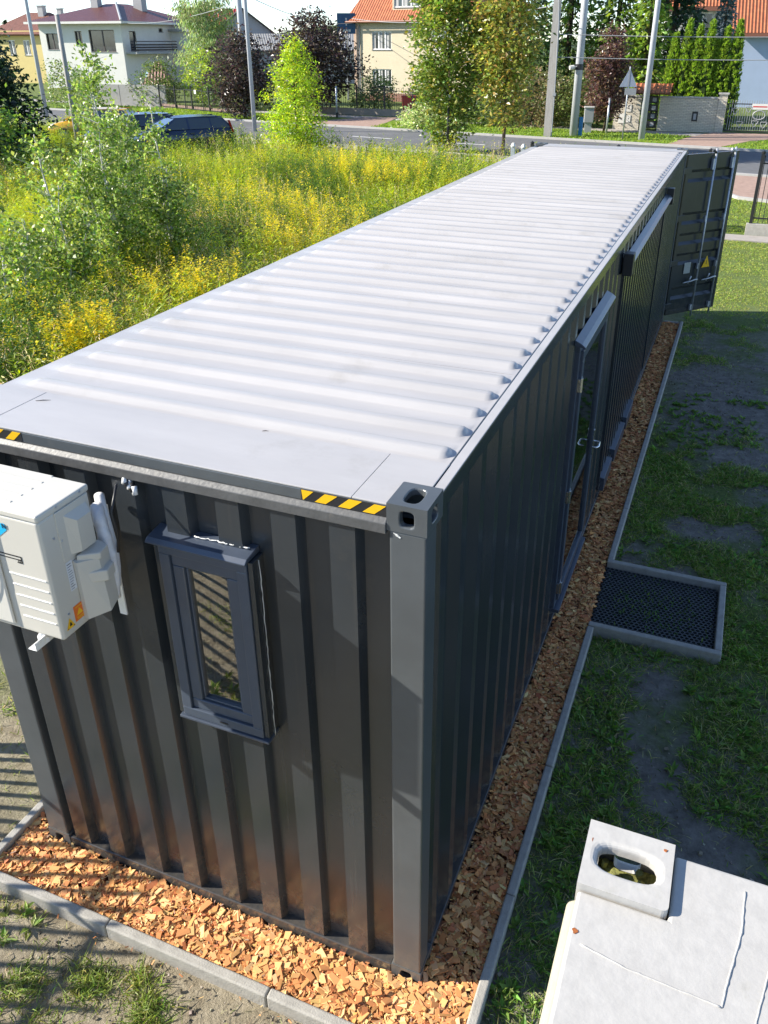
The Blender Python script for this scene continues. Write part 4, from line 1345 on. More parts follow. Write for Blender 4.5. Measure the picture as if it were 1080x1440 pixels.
def grass(lv, n, x0, x1, y0, y1, hgt, wid, mask=None, cols=GR, thr=0.5, keep=0.05, spread=0.25):
    x, y = rng.uniform(x0, x1, n), rng.uniform(y0, y1, n)
    k = 0.65 * vnoise(x, y, 21, 2.1) + 0.35 * vnoise(x, y, 22, 6.0)
    k = k - 0.45 * np.exp(-((y - 8.9) / 1.5) ** 2 - ((x - 1.1) / 0.75) ** 2)      # the worn bare patch
    ok = (k > thr) | (rng.random(n) < keep)
    bad = ((x > -2.68) & (x < 0.36) & (y > -0.39) & (y < 12.2)) | ((x > 0.2) & (x < 1.35) & (y > 3.2) & (y < 4.29))
    ok &= ~bad
    x, y, k = x[ok], y[ok], k[ok]
    m = len(x)
    D = rdir(m, 1.1)
    D[:, 2] = np.abs(D[:, 2])
    D = unit(D)
    h = hgt * rng.uniform(0.45, 1.25, m) * (0.6 + 0.8 * k)
    bend = np.stack([D[:, 0] * h * 0.5, D[:, 1] * h * 0.5, -h * rng.uniform(0.05, 0.35, m)], 1)
    col = tints(m, cols, spread, 0.1)
    lv.blades(np.stack([x, y, np.full(m, -0.012)], 1), D, bend, h, wid * rng.uniform(0.6, 1.3, m), col, col * 1.25)


lv = Leaves()
grass(lv, 52000, 0.345, 2.2, -1.4, 3.2, 0.075, 0.0060, thr=0.45)
grass(lv, 66000, 0.345, 2.3, 3.2, 7.5, 0.075, 0.0065, thr=0.45)
grass(lv, 40000, 0.345, 2.4, 7.5, 13.0, 0.06, 0.008, thr=0.55, keep=0.06)
# leafy weeds in the lawn: rosettes of broader leaves
def rosettes(lv, n, x0, x1, y0, y1, size, cols, thr=0.45):
    x, y = rng.uniform(x0, x1, n), rng.uniform(y0, y1, n)
    k = vnoise(x, y, 21, 2.1)
    bad = ((x > -2.68) & (x < 0.36) & (y > -0.39) & (y < 12.2)) | ((x > 0.2) & (x < 1.35) & (y > 3.2) & (y < 4.29))
    ok = (k > thr) & ~bad
    x, y = x[ok], y[ok]
    K = 9
    m = len(x) * K
    X, Y = np.repeat(x, K), np.repeat(y, K)
    a = rng.uniform(0, 2 * PI, m)
    D = unit(np.stack([np.cos(a), np.sin(a), rng.uniform(0.1, 1.0, m)], 1))
    N = np.tile([0, 0, 1.0], (m, 1))
    L = size * rng.uniform(0.5, 1.3, m)
    lv.diamonds(np.stack([X + rng.normal(0, .006, m), Y + rng.normal(0, .006, m), np.full(m, 0.0)], 1), D, N, L, L * rng.uniform(0.25, 0.45, m), tints(m, cols, 0.2, 0.1), 0.1)
rosettes(lv, 1500, 0.36, 2.3, -1.4, 9.0, 0.065, [(0.09, 0.17, 0.03), (0.13, 0.20, 0.04)])
# weeds poking through the mat
x = np.concatenate([rng.normal(0.78, 0.20, 650), rng.uniform(MX0 + .05, MX1 - .05, 250)])
y = np.concatenate([rng.normal(3.70, 0.18, 650), rng.uniform(MY0 + .05, MY1 - .05, 250)])
ok = (x > MX0 + .03) & (x < MX1 - .03) & (y > MY0 + .03) & (y < MY1 - .03)
x, y = x[ok], y[ok]
m = len(x)
D = rdir(m, 0.8); D[:, 2] = np.abs(D[:, 2])
lv.diamonds(np.stack([x, y, np.full(m, 0.02)], 1), unit(D), np.tile([0, 0.3, 1.0], (m, 1)), rng.uniform(0.025, 0.065, m), rng.uniform(0.006, 0.015, m), tints(m, [(0.07, 0.14, 0.03), (0.10, 0.16, 0.04)]), 0.05)
tag(lv.build('lawn_grass', M_GRASSL), 'thin patchy grass and weeds on bare earth in the shade right of the container', 'grass', kind='stuff')
lv = Leaves()
grass(lv, 60000, -0.5, 3.0, 13.0, 20.0, 0.05, 0.012, thr=0.30, keep=0.3, cols=[(0.17, 0.22, 0.035), (0.22, 0.26, 0.05), (0.13, 0.18, 0.03), (0.27, 0.27, 0.08)])
grass(lv, 26000, -1.5, 3.4, 20.7, 27.0, 0.06, 0.02, thr=0.25, keep=0.5, cols=[(0.17, 0.22, 0.035), (0.22, 0.26, 0.05), (0.14, 0.19, 0.03)])
tag(lv.build('sunny_lawn_grass', M_GRASSL), 'short sunlit lawn beyond the open cargo door', 'grass', kind='stuff')
lv = Leaves()
SG = [(0.15, 0.20, 0.04), (0.20, 0.24, 0.06), (0.11, 0.16, 0.03), (0.26, 0.26, 0.10)]
grass(lv, 16000, -4.6, -0.4, -2.6, -0.375, 0.055, 0.0055, thr=0.63, keep=0.05, cols=SG)
grass(lv, 26000, -6.0, -2.67, -0.375, 3.2, 0.07, 0.007, thr=0.50, keep=0.12, cols=SG)
rosettes(lv, 200, -4.0, -0.4, -2.0, -0.38, 0.07, SG, 0.52)
for (cx, cy, r_, n) in ((-1.95, -0.75, .14, 420), (-1.62, -0.60, .13, 420), (-1.25, -0.62, .12, 380), (-1.72, -0.95, .15, 420), (-1.05, -0.80, .13, 300), (-2.15, -0.95, .12, 300), (-0.85, -0.95, .12, 260), (-2.35, -0.62, .10, 200), (-1.4, -0.50, .08, 160)):
    x, y = cx + rng.normal(0, r_ * .55, n), np.minimum(cy + rng.normal(0, r_ * .45, n), -0.40)
    D = rdir(n, 1.0); D[:, 2] = np.abs(D[:, 2])
    h = rng.uniform(0.03, 0.10, n)
    lv.blades(np.stack([x, y, np.full(n, -.005)], 1), unit(D), np.stack([D[:, 0] * h * .6, D[:, 1] * h * .6, -h * .3], 1), h, np.full(n, 0.006), tints(n, SG, 0.2, 0.1))
# dry straw on the sandy ground
n = 1500
x, y = rng.uniform(-4.4, -0.3, n), rng.uniform(-2.2, -0.39, n)
D = rdir(n); D[:, 2] = np.abs(D[:, 2]) * 0.08
lv.blades(np.stack([x, y, np.full(n, 0.012)], 1), unit(D), rng.normal(0, .008, (n, 3)) * [1, 1, 0.1], rng.uniform(0.02, 0.09, n), np.full(n, 0.0032), tints(n, [(0.42, 0.36, 0.24), (0.30, 0.25, 0.16)], 0.2, 0.05))
tag(lv.build('sandy_yard_grass', M_GRASSL), 'grass tufts and dry straw on the sunny sandy ground before the mulch', 'grass', kind='stuff')

# clods and pebbles on the bare earth
n = 5200
x = np.concatenate([rng.uniform(-4.2, -0.3, 1700), rng.uniform(0.36, 2.2, n - 1700)])
y = np.concatenate([rng.uniform(-2.0, -0.39, 1700), rng.uniform(-1.2, 10.5, n - 1700)])
ok = ~((x > 0.2) & (x < 1.36) & (y > 3.2) & (y < 4.29))
x, y = x[ok], y[ok]
n = len(x)
s_ = rng.uniform(0.004, 0.013, n) * np.where(rng.random(n) < .06, 1.9, 1)
V, F, T = chip_boxes(np.stack([x, y, s_ * 0.25], 1), rng.uniform(0, 6, n), rng.normal(0, .5, n), rng.normal(0, .5, n), s_ * 1.3, s_, s_ * 0.8, tints(n, [(0.21, 0.18, 0.13), (0.15, 0.125, 0.09), (0.30, 0.27, 0.21)], 0.2, 0.04))
tag(np_mesh('pebbles', V, [F], M_CHIP, T), 'small clods and pebbles strewn on the bare earth', 'pebbles', kind='stuff')

# ------------------------------------------------------------------ meadow left of the container
def in_meadow(x, y):
    edge = -2.95 - 0.5 * vnoise(x, y, 31, 0.8)
    return (x < edge) & (y < 31.0 - 0.178 * x - 1.6) & (y > 2.4 + 0.9 * vnoise(x, y, 33, 0.7) - 0.35 * (x + 3))


def meadow_pts(n, x0, x1, y0, y1):
    x, y = rng.uniform(x0, x1, n), rng.uniform(y0, y1, n)
    # only what lies within the wedge the place opens to (bearing from the terrace), the rest is behind trees
    ok = in_meadow(x, y) & (x > -1.15 * (y + 2.4) - 1.0)
    return x[ok], y[ok]


DARKG = [(0.065, 0.115, 0.018), (0.10, 0.155, 0.025), (0.05, 0.09, 0.016)]
LIGHTG = [(0.26, 0.305, 0.03), (0.33, 0.36, 0.04), (0.205, 0.255, 0.03)]
YELL = [(0.48, 0.39, 0.012), (0.54, 0.45, 0.02), (0.40, 0.34, 0.015)]
STRAW = [(0.48, 0.39, 0.22), (0.58, 0.49, 0.30), (0.38, 0.30, 0.16)]


def herbs(lv, x, y, hmin, hmax, K, llen, flower_p, fl_n, fl_size, stem_w=0.008):
    n = len(x)
    if n == 0:
        return
    patch = vnoise(x, y, 41, 0.55)
    patch2 = vnoise(x, y, 42, 1.3)
    h = (hmin + (hmax - hmin) * rng.random(n)) * (0.62 + 0.55 * vnoise(x, y, 43, 0.9))
    lean = rng.normal(0, 0.10, (n, 2))
    base = np.stack([x, y, np.zeros(n)], 1)
    D = unit(np.stack([lean[:, 0], lean[:, 1], np.ones(n)], 1))
    light = np.clip((patch - 0.35) * 3.2 + rng.normal(0, .25, n), 0, 1)[:, None]
    cl = tints(n, LIGHTG, 0.15, 0.08) * light + tints(n, DARKG, 0.15, 0.08) * (1 - light)
    lv.blades(base, D, np.zeros((n, 3)), h, np.full(n, stem_w), cl * 0.9)
    # leaves up the stem
    N = n * K
    t = np.tile(np.linspace(0.22, 1.0, K), n) + rng.normal(0, .03, N)
    a = np.tile(np.arange(K) * 2.4, n) + rng.uniform(0, 6, n).repeat(K)
    P = np.repeat(base, K, 0) + np.repeat(D, K, 0) * (np.repeat(h, K) * t)[:, None]
    up = rng.uniform(-0.1, 0.9, N)
    Dl = unit(np.stack([np.cos(a), np.sin(a), up], 1))
    L = llen * rng.uniform(0.6, 1.25, N) * (1.25 - 0.55 * t)
    c = np.repeat(cl, K, 0) * rng.uniform(0.75, 1.2, (N, 1)) * (0.8 + 0.35 * t)[:, None]
    lv.diamonds(P, Dl, np.tile([0.05, 0.02, 1.0], (N, 1)), L, L * rng.uniform(0.16, 0.30, N), np.clip(c, 0, .9), 0.04)
    # plumes of tiny yellow florets
    pf = flower_p * np.clip((patch2 - 0.42) * 5.5, 0.02, 1.6)
    fl = rng.random(n) < pf
    if fl.any() and fl_n > 0:
        m = fl.sum()
        K2 = fl_n
        N = m * K2
        t = np.tile(np.linspace(0.80, 1.05, K2), m)
        a = rng.uniform(0, 2 * PI, N)
        r_ = 0.11 * (1.06 - t) / 0.26 + 0.01
        P = np.repeat(base[fl], K2, 0) + np.repeat(D[fl], K2, 0) * (np.repeat(h[fl], K2) * t)[:, None]
        P += np.stack([np.cos(a) * r_, np.sin(a) * r_, np.zeros(N)], 1) * rng.uniform(0.2, 1.0, (N, 1))
        Dl = unit(np.stack([np.cos(a), np.sin(a), rng.uniform(-0.3, 0.9, N)], 1))
        L = fl_size * rng.uniform(0.6, 1.3, N)
        mixg = rng.random((m, 1)).repeat(K2, 0) * 0.45
        c = tints(N, YELL, 0.15, 0.06) * (1 - mixg) + tints(N, LIGHTG, 0.15, 0.08) * mixg
        lv.diamonds(P, Dl, np.tile([0.1, 0, 1.0], (N, 1)), L, L * 0.6, c)


def straw(lv, x, y, hmin, hmax, wid, heads=True):
    n = len(x)
    if n == 0:
        return
    h = rng.uniform(hmin, hmax, n)
    D = unit(np.stack([rng.normal(0, .16, n), rng.normal(0, .16, n), np.ones(n)], 1))
    a = rng.uniform(0, 2 * PI, n)
    b = rng.uniform(0.08, 0.4, n)
    bend = np.stack([np.cos(a) * b, np.sin(a) * b, -b * 0.35], 1)
    c = tints(n, STRAW, 0.18, 0.06)
    P = np.stack([x, y, np.zeros(n)], 1)
    lv.blades(P, D, bend, h, np.full(n, wid), c * 0.8, c)
    if heads:
        tip = P + D * h[:, None] + bend
        K = 5
        N = n * K
        T = np.repeat(tip, K, 0) - np.repeat(unit(D + bend * 2), K, 0) * (np.tile(np.linspace(0.0, 0.16, K), n))[:, None]
        lv.diamonds(T, unit(np.repeat(D + bend * 3, K, 0) + rng.normal(0, .35, (N, 3))), rdir(N), rng.uniform(0.035, 0.07, N), rng.uniform(0.008, 0.016, N), np.repeat(c, K, 0))


lv = Leaves()
x, y = meadow_pts(9500, -13, -3.6, 1.5, 14)
herbs(lv, x, y, 0.75, 1.55, 20, 0.155, 0.32, 30, 0.038)
x, y = meadow_pts(11000, -22, -2.9, 14, 24)
herbs(lv, x, y, 0.75, 1.35, 12, 0.16, 0.20, 16, 0.05, 0.012)
x, y = meadow_pts(9000, -36, -2.9, 22, 38)
herbs(lv, x, y, 0.55, 1.10, 9, 0.22, 0.13, 10, 0.08, 0.018)
x, y = meadow_pts(8000, -16, -13, 4, 14)
herbs(lv, x, y, 0.75, 1.35, 11, 0.13, 0.25, 14, 0.045)
tag(lv.build('meadow_herbs', M_LEAF), 'tall wild goldenrod and herbs filling the meadow left of the container', 'meadow', kind='stuff')
lv = Leaves()
x, y = meadow_pts(15000, -13, -3.6, 1.0, 14)
k = vnoise(x, y, 51, 0.9) + rng.normal(0, .1, len(x))
straw(lv, x[k > .44], y[k > .44], 0.6, 1.35, 0.007)
x, y = meadow_pts(9000, -24, -2.9, 13, 30)
k = vnoise(x, y, 51, 0.9) + rng.normal(0, .1, len(x))
straw(lv, x[k > .66], y[k > .66], 0.6, 1.25, 0.014)
# green grass blades low between the herbs
x, y = meadow_pts(26000, -14, -2.9, 1.0, 16)
n = len(x)
D = unit(np.stack([rng.normal(0, .3, n), rng.normal(0, .3, n), np.ones(n)], 1))
lv.blades(np.stack([x, y, np.zeros(n)], 1), D, rng.normal(0, .08, (n, 3)), rng.uniform(0.25, 0.75, n), np.full(n, 0.010), tints(n, LIGHTG + DARKG, 0.2, 0.1))
x, y = meadow_pts(16000, -36, -2.9, 14, 38)
n = len(x)
D = unit(np.stack([rng.normal(0, .3, n), rng.normal(0, .3, n), np.ones(n)], 1))
lv.blades(np.stack([x, y, np.zeros(n)], 1), D, rng.normal(0, .08, (n, 3)), rng.uniform(0.25, 0.7, n), np.full(n, 0.022), tints(n, LIGHTG + DARKG, 0.2, 0.1))
tag(lv.build('meadow_grass', M_GRASSL), 'dry straw coloured and green grass stems between the goldenrod', 'meadow', kind='stuff')


def goldenrod(x, y, h, w, label):
    """one clump that stands out by its yellow plumes"""
    t = thing('goldenrod', label, 'goldenrod', (x, y, 0), 0, 'goldenrod clumps in flower')
    lv = Leaves()
    n = 60
    px, py = x + rng.normal(0, w * 0.42, n), y + rng.normal(0, w * 0.42, n)
    base = np.stack([px, py, np.zeros(n)], 1)
    hh = h * rng.uniform(0.72, 1.05, n)
    D = unit(np.stack([(px - x) * 0.35, (py - y) * 0.35, np.ones(n)], 1))
    c = tints(n, LIGHTG, 0.15, 0.08)
    lv.blades(base, D, np.zeros((n, 3)), hh, np.full(n, 0.009), c)
    K = 13
    N = n * K
    tt = np.tile(np.linspace(0.25, 0.9, K), n)
    a = rng.uniform(0, 2 * PI, N)
    lv.diamonds(np.repeat(base, K, 0) + np.repeat(D, K, 0) * (np.repeat(hh, K) * tt)[:, None], unit(np.stack([np.cos(a), np.sin(a), rng.uniform(0, .6, N)], 1)), np.tile([0, 0.05, 1.], (N, 1)), rng.uniform(0.07, 0.13, N), rng.uniform(0.015, 0.03, N), np.repeat(c, K, 0), 0.04)
    lv.build('stems', M_LEAF, t)
    lv = Leaves()
    K = 70
    N = n * K
    tt = rng.uniform(0.80, 1.06, N)
    a = rng.uniform(0, 2 * PI, N)
    r_ = (0.13 * (1.08 - tt) / 0.28 + 0.012) * rng.uniform(0.2, 1, N)
    P = np.repeat(base, K, 0) + np.repeat(D, K, 0) * (np.repeat(hh, K) * tt)[:, None] + np.stack([np.cos(a) * r_, np.sin(a) * r_, -0.25 * r_], 1)
    lv.diamonds(P, unit(np.stack([np.cos(a), np.sin(a), rng.uniform(-.2, .8, N)], 1)), np.tile([0.1, 0, 1.], (N, 1)), rng.uniform(0.028, 0.055, N), rng.uniform(0.015, 0.030, N), tints(N, [(0.54, 0.43, 0.013), (0.60, 0.49, 0.02), (0.46, 0.38, 0.02), (0.30, 0.32, 0.03)], 0.14, 0.05))
    lv.build('flower_plumes', M_LEAF, t)
    return t
for (x, y, h, w, lb) in ((-6.65, 5.5, 1.35, 0.40, 'small yellow goldenrod clump nearest the near end of the white roof'),
                         (-6.75, 7.9, 1.5, 0.75, 'goldenrod clump leaning over the roof edge with dark green stems'),
                         (-9.1, 13.9, 1.75, 1.1, 'broad bright goldenrod clump in the middle of the meadow'),
                         (-7.0, 12.9, 1.65, 0.9, 'bright goldenrod clump close to the middle of the white roof edge'),
                         (-6.5, 11.0, 1.5, 0.7, 'loose goldenrod clump touching the white roof edge beside dry straw'),
                         (-8.5, 20.1, 1.5, 1.0, 'far goldenrod clump below the leafy maple'),
                         (-9.9, 20.6, 1.7, 1.0, 'far tall goldenrod clump beside the yellow green tree'),
                         (-11.9, 13.2, 1.35, 0.7, 'goldenrod clump at the foot of the white stemmed birches')):
    goldenrod(x, y, h, w, lb)

# ------------------------------------------------------------------ road, pavements, verges
def road_y(x, off):
    return 31.8 - 0.178 * x + off


def strip(name, m, o0, o1, x0, x1, z, th=0.0):
    mb = MB()
    a, b, c, d = (x0, road_y(x0, o0)), (x1, road_y(x1, o0)), (x1, road_y(x1, o1)), (x0, road_y(x0, o1))
    if th:
        mb.prism([(*a, z - th), (*b, z - th), (*c, z - th), (*d, z - th)], (0, 0, th))
    else:
        mb.quad((*a, z), (*b, z), (*c, z), (*d, z))
    o = mb.build(name, m)
    o['kind'] = 'structure'
    return o


strip('road', M_ASPH, 0, 8.1, -140, 60, 0.012)
strip('road_kerb', M_STONE, -0.16, 0, -140, 60, 0.10, 0.16)
strip('road_kerb', M_STONE, 8.1, 8.26, -140, 60, 0.11, 0.16)
strip('pavement', M_PAVE, -1.9, -0.162, -13, 0.2, 0.085, 0.13)
strip('parking_bay', M_PAVE, -4.4, -0.30, -31, -13.2, 0.02)
strip('pavement', M_PAVE, 13.4, 15.2, -80, 40, 0.03)
strip('verge', mat('verge_grass', (0.15, 0.21, 0.035), 0.95, spec=0.1, col2=(0.09, 0.14, 0.025), vscale=3, bump=0.6, bscale=30), 8.262, 13.398, -120, 60, 0.05, 0.09)
MB().poly([(-2.9, 40.75, 0.056), (-0.4, 40.3, 0.056), (1.0, 44.0, 0.056), (3.4, 45.4, 0.056), (3.4, 47.8, 0.056), (-0.9, 47.9, 0.056), (-1.9, 45.0, 0.056)]).build('driveway', M_PAVER)['kind'] = 'structure'
MB().poly([(-24.8, 44.6, 0.056), (-19.0, 43.5, 0.056), (-20.4, 50.6, 0.056), (-22.6, 49.8, 0.056)]).build('driveway', M_PAVER)['kind'] = 'structure'
MB().poly([(0.55, 31.4, 0.045), (0.2, 27.6, 0.045), (0.9, 26.2, 0.045), (4, 25.2, 0.045), (5, 30.8, 0.045)]).build('driveway', M_PAVER)['kind'] = 'structure'
MB().prism([(0.16, 27.5, -0.02), (0.85, 26.12, -0.02), (3.9, 25.1, -0.02), (3.95, 25.2, -0.02), (0.92, 26.24, -0.02), (0.26, 27.55, -0.02)], (0, 0, 0.11)).build('driveway_kerb', M_STONE)['kind'] = 'structure'
MB().box(-6, 6, 19.75, 20.42, -0.05, 0.03).build('path', M_PAVE)['kind'] = 'structure'
for k in range(22):
    xa = -60 + k * 5.2
    mb = MB()
    mb.quad((xa, road_y(xa, 4.0), 0.018), (xa + 2.4, road_y(xa + 2.4, 4.0), 0.018), (xa + 2.4, road_y(xa + 2.4, 4.16), 0.018), (xa, road_y(xa, 4.16), 0.018))
    if -32 < xa < 4:
        mb.build('lane_dash', M_ROADW)['kind'] = 'structure'
lvv = Leaves()
n = 42000
x = rng.uniform(-46, 8, n)
y = road_y(x, 0) + rng.uniform(8.4, 13.3, n)
ok = ~((x > -2.9) & (x < 3.0) & (y > 40) & (vnoise(x, y, 5, .3) > -1) & (y > 40 + (0 if True else 0)) & (x > -2.6 + (y - 40.7) * 0.13) & (x < -0.2 + (y - 40.3) * 0.45))
ok &= ~((x > -24.5) & (x < -19.5))
x, y = x[ok], y[ok]
n = len(x)
D = rdir(n, 1.0); D[:, 2] = np.abs(D[:, 2])
lvv.blades(np.stack([x, y, np.full(n, 0.045)], 1), unit(D), rng.normal(0, .02, (n, 3)), rng.uniform(0.04, 0.13, n), np.full(n, 0.035), tints(n, [(0.17, 0.25, 0.03), (0.22, 0.29, 0.04), (0.12, 0.19, 0.03)], 0.2, 0.08))
tag(lvv.build('verge_grass', M_GRASSL), 'bright mown grass verge along the far side of the road', 'grass', kind='stuff')

# far land behind everything
mb = MB()
hp = []
for k in range(61):
    a = R(-75 + k * 2.5)
    d = 620
    hp.append((math.sin(a) * d, math.cos(a) * d, 7 + 5 * math.sin(k * 0.7) + 4 * math.sin(k * 0.31 + 1)))
for p, q in zip(hp, hp[1:]):
    mb.quad((p[0] * .86, p[1] * .86, -1), (q[0] * .86, q[1] * .86, -1), q, p)
    mb.quad(p, q, (q[0] * 1.3, q[1] * 1.3, -1), (p[0] * 1.3, p[1] * 1.3, -1))
M_HILL = mat('far_wood_green', (0.07, 0.10, 0.045), 0.95, spec=0.05, var=0.4, vscale=0.06)
mb.build('hills', M_HILL, smooth=True)['kind'] = 'structure'


# ------------------------------------------------------------------ trees
def crown_pts(prof, nclump, rclump, nleaf, ragged=0.25, shell=0.55):
    """clumps inside a body of revolution given by (z, radius); returns leaf centres"""
    zs = np.array([p[0] for p in prof]); rs = np.array([p[1] for p in prof])
    w = np.interp(np.linspace(zs[0], zs[-1], 200), zs, rs) + 0.15
    cdf = np.cumsum(w ** 1.6); cdf /= cdf[-1]
    zc = np.interp(rng.random(nclump), cdf, np.linspace(zs[0], zs[-1], 200))
    rr = np.interp(zc, zs, rs)
    a = rng.uniform(0, 2 * PI, nclump)
    lob = 1 + ragged * np.sin(a * 3 + zc * 1.7 + rng.uniform(0, 6)) * 0.6 + rng.normal(0, ragged * 0.5, nclump)
    r = rr * (shell + (1 - shell) * rng.random(nclump)) ** 0.7 * lob
    r = np.where(rng.random(nclump) < 0.25, r * rng.random(nclump), r)
    c = np.stack([np.cos(a) * r, np.sin(a) * r, zc], 1)
    idx = np.repeat(np.arange(nclump), nleaf)
    P = c[idx] + rng.normal(0, 1, (len(idx), 3)) * rclump * np.array([1, 1, 0.7])
    return c, P, idx


def tree(name, label, cat, x, y, prof, nclump, rclump, nleaf, size, cols, trunk_h, trunk_r, bark=None, group='trees round the street', ragged=0.28, droop=0.0, shell=0.55, aspect=0.6, spread=0.22, hue=0.09, z0=0.0, stems=1):
    t = thing(name, label, cat, (x, y, z0), 0, group)
    c, P, idx = crown_pts(prof, nclump, rclump, nleaf, ragged, shell)
    n = len(P)
    ctint = np.clip(1 + rng.normal(0, 0.16, (nclump, 1)), .6, 1.5)
    D = rdir(n)
    D[:, 2] = D[:, 2] * 0.6 - droop
    out = P.copy(); out[:, 2] = 0
    D = unit(D + unit(out + 1e-6) * 0.4)
    N = unit(rdir(n) + np.array([0, 0, 1.1]))
    L = size * rng.uniform(0.6, 1.3, n)
    lv = Leaves()
    lv.diamonds(P, D, N, L, L * aspect, np.clip(tints(n, cols, spread, hue) * ctint[idx], .003, .9), 0.08)
    lv.build('crown', M_LEAF, t, world=False)
    bark = bark or M_BARK
    top = prof[-1][0]
    mb = MB()
    for s in range(stems):
        ox, oy = (rnd.uniform(-.25, .25), rnd.uniform(-.25, .25)) if stems > 1 else (0, 0)
        pts = [(ox + 0.06 * math.sin(k * 1.3 + s) * (k > 0), oy + 0.06 * math.cos(k * 1.7 + s) * (k > 0), (top * 0.92) * k / 6) for k in range(7)]
        mb.tube(pts, [trunk_r * (1 - 0.85 * k / 6) for k in range(7)], 8)
    for k in range(min(14, nclump)):
        q = c[k * (nclump // min(14, nclump))]
        zb = max(trunk_h * 0.9, q[2] - 0.35 * np.hypot(q[0], q[1]) - 0.3)
        if zb < q[2]:
            mid = (q[0] * 0.45, q[1] * 0.45, zb + (q[2] - zb) * 0.6)
            mb.tube([(0, 0, zb), mid, tuple(q)], [trunk_r * 0.4, trunk_r * 0.25, trunk_r * 0.1], 5)
    mb.build('trunk', bark, t, smooth=True, local=True)
    return t


MAPLE = [(0.10, 0.15, 0.028), (0.14, 0.185, 0.035), (0.08, 0.125, 0.025), (0.20, 0.20, 0.04)]
MAPLE2 = [(0.17, 0.20, 0.045), (0.22, 0.22, 0.05), (0.12, 0.16, 0.035), (0.27, 0.20, 0.05)]
tree('maple_tree', 'bushy upright maple at the roadside, green down to the ground', 'tree', -11.5, 34.4, [(0.1, .35), (0.8, .65), (2.0, 1.15), (4, 1.45), (6, 1.30), (8, .9), (9.4, .3)], 330, 0.27, 46, 0.20, MAPLE, 0.6, 0.12, ragged=0.18)
tree('maple_tree', 'maple on a bare thin trunk with yellowing leaves beside the white roof', 'tree', -8.75, 33.4, [(1.3, .35), (2.0, .8), (3.2, 1.0), (5, 1.15), (7, .95), (9.0, .4)], 240, 0.28, 40, 0.19, MAPLE2, 1.6, 0.08, ragged=0.24)
tree('locust_tree', 'bright yellow green feathery young tree in the meadow by the road', 'tree', -16.9, 30.4, [(0.0, .95), (0.8, 1.15), (2.0, .95), (3.2, .70), (4.1, .42), (4.75, .08)], 330, 0.16, 36, 0.13, [(0.30, 0.37, 0.03), (0.24, 0.32, 0.03), (0.36, 0.40, 0.05), (0.17, 0.25, 0.03)], 0.5, 0.07, ragged=0.42, droop=0.35, aspect=0.45)
PLUM = [(0.040, 0.026, 0.026), (0.055, 0.040, 0.032), (0.030, 0.022, 0.024), (0.075, 0.065, 0.04)]
tree('plum_tree', 'dark purple plum tree before the pale beige house', 'tree', -27.0, 52.0, [(0.8, 1.1), (1.8, 2.3), (3.2, 2.65), (4.6, 2.1), (5.6, 1.2), (6.1, .3)], 260, 0.38, 42, 0.24, PLUM, 1.2, 0.14, ragged=0.3, spread=0.3)
tree('plum_tree', 'smaller dark purple plum tree behind the two slim grey poles', 'tree', -29.4, 46.6, [(0.5, 1.1), (1.6, 1.7), (2.8, 1.85), (4.0, 1.3), (5.0, .35)], 170, 0.32, 40, 0.22, PLUM, 0.9, 0.1, ragged=0.32, spread=0.3)
tree('weeping_birch', 'tall pale green weeping birch between the white house and the purple plum', 'tree', -39.3, 58.2, [(1.6, 1.2), (3.0, 1.7), (5, 1.85), (8, 1.6), (11, .8)], 260, 0.30, 44, 0.30, [(0.20, 0.25, 0.10), (0.25, 0.29, 0.13), (0.15, 0.20, 0.07)], 3, 0.16, M_BIRCHB, ragged=0.35, droop=1.4, aspect=0.28)
tree('dark_tree', 'tall dark green tree at the far left edge beyond the meadow', 'tree', -27.3, 23.8, [(0.0, 1.8), (2, 1.9), (4, 1.4), (5.2, .7), (6.0, .2)], 240, 0.30, 44, 0.22, [(0.022, 0.042, 0.018), (0.032, 0.055, 0.022), (0.018, 0.032, 0.016)], 1, 0.18, ragged=0.3)
tree('dark_tree', 'lower dark bush in front of the tall dark tree at the far left', 'bush', -25.3, 20.6, [(0.0, 1.6), (1.5, 1.7), (3.0, 1.1), (3.7, .3)], 120, 0.28, 40, 0.20, [(0.03, 0.06, 0.02), (0.045, 0.08, 0.025)], 0.5, 0.1)
tree('red_plum_tree', 'slim reddish purple tree behind the round steel pole', 'tree', -6.55, 46.2, [(0.8, .55), (1.8, .95), (3.0, 1.0), (4.2, .7), (5.0, .2)], 190, 0.24, 40, 0.17, [(0.085, 0.045, 0.040), (0.12, 0.065, 0.05), (0.06, 0.035, 0.035), (0.15, 0.11, 0.06)], 0.9, 0.07, ragged=0.3, spread=0.3)
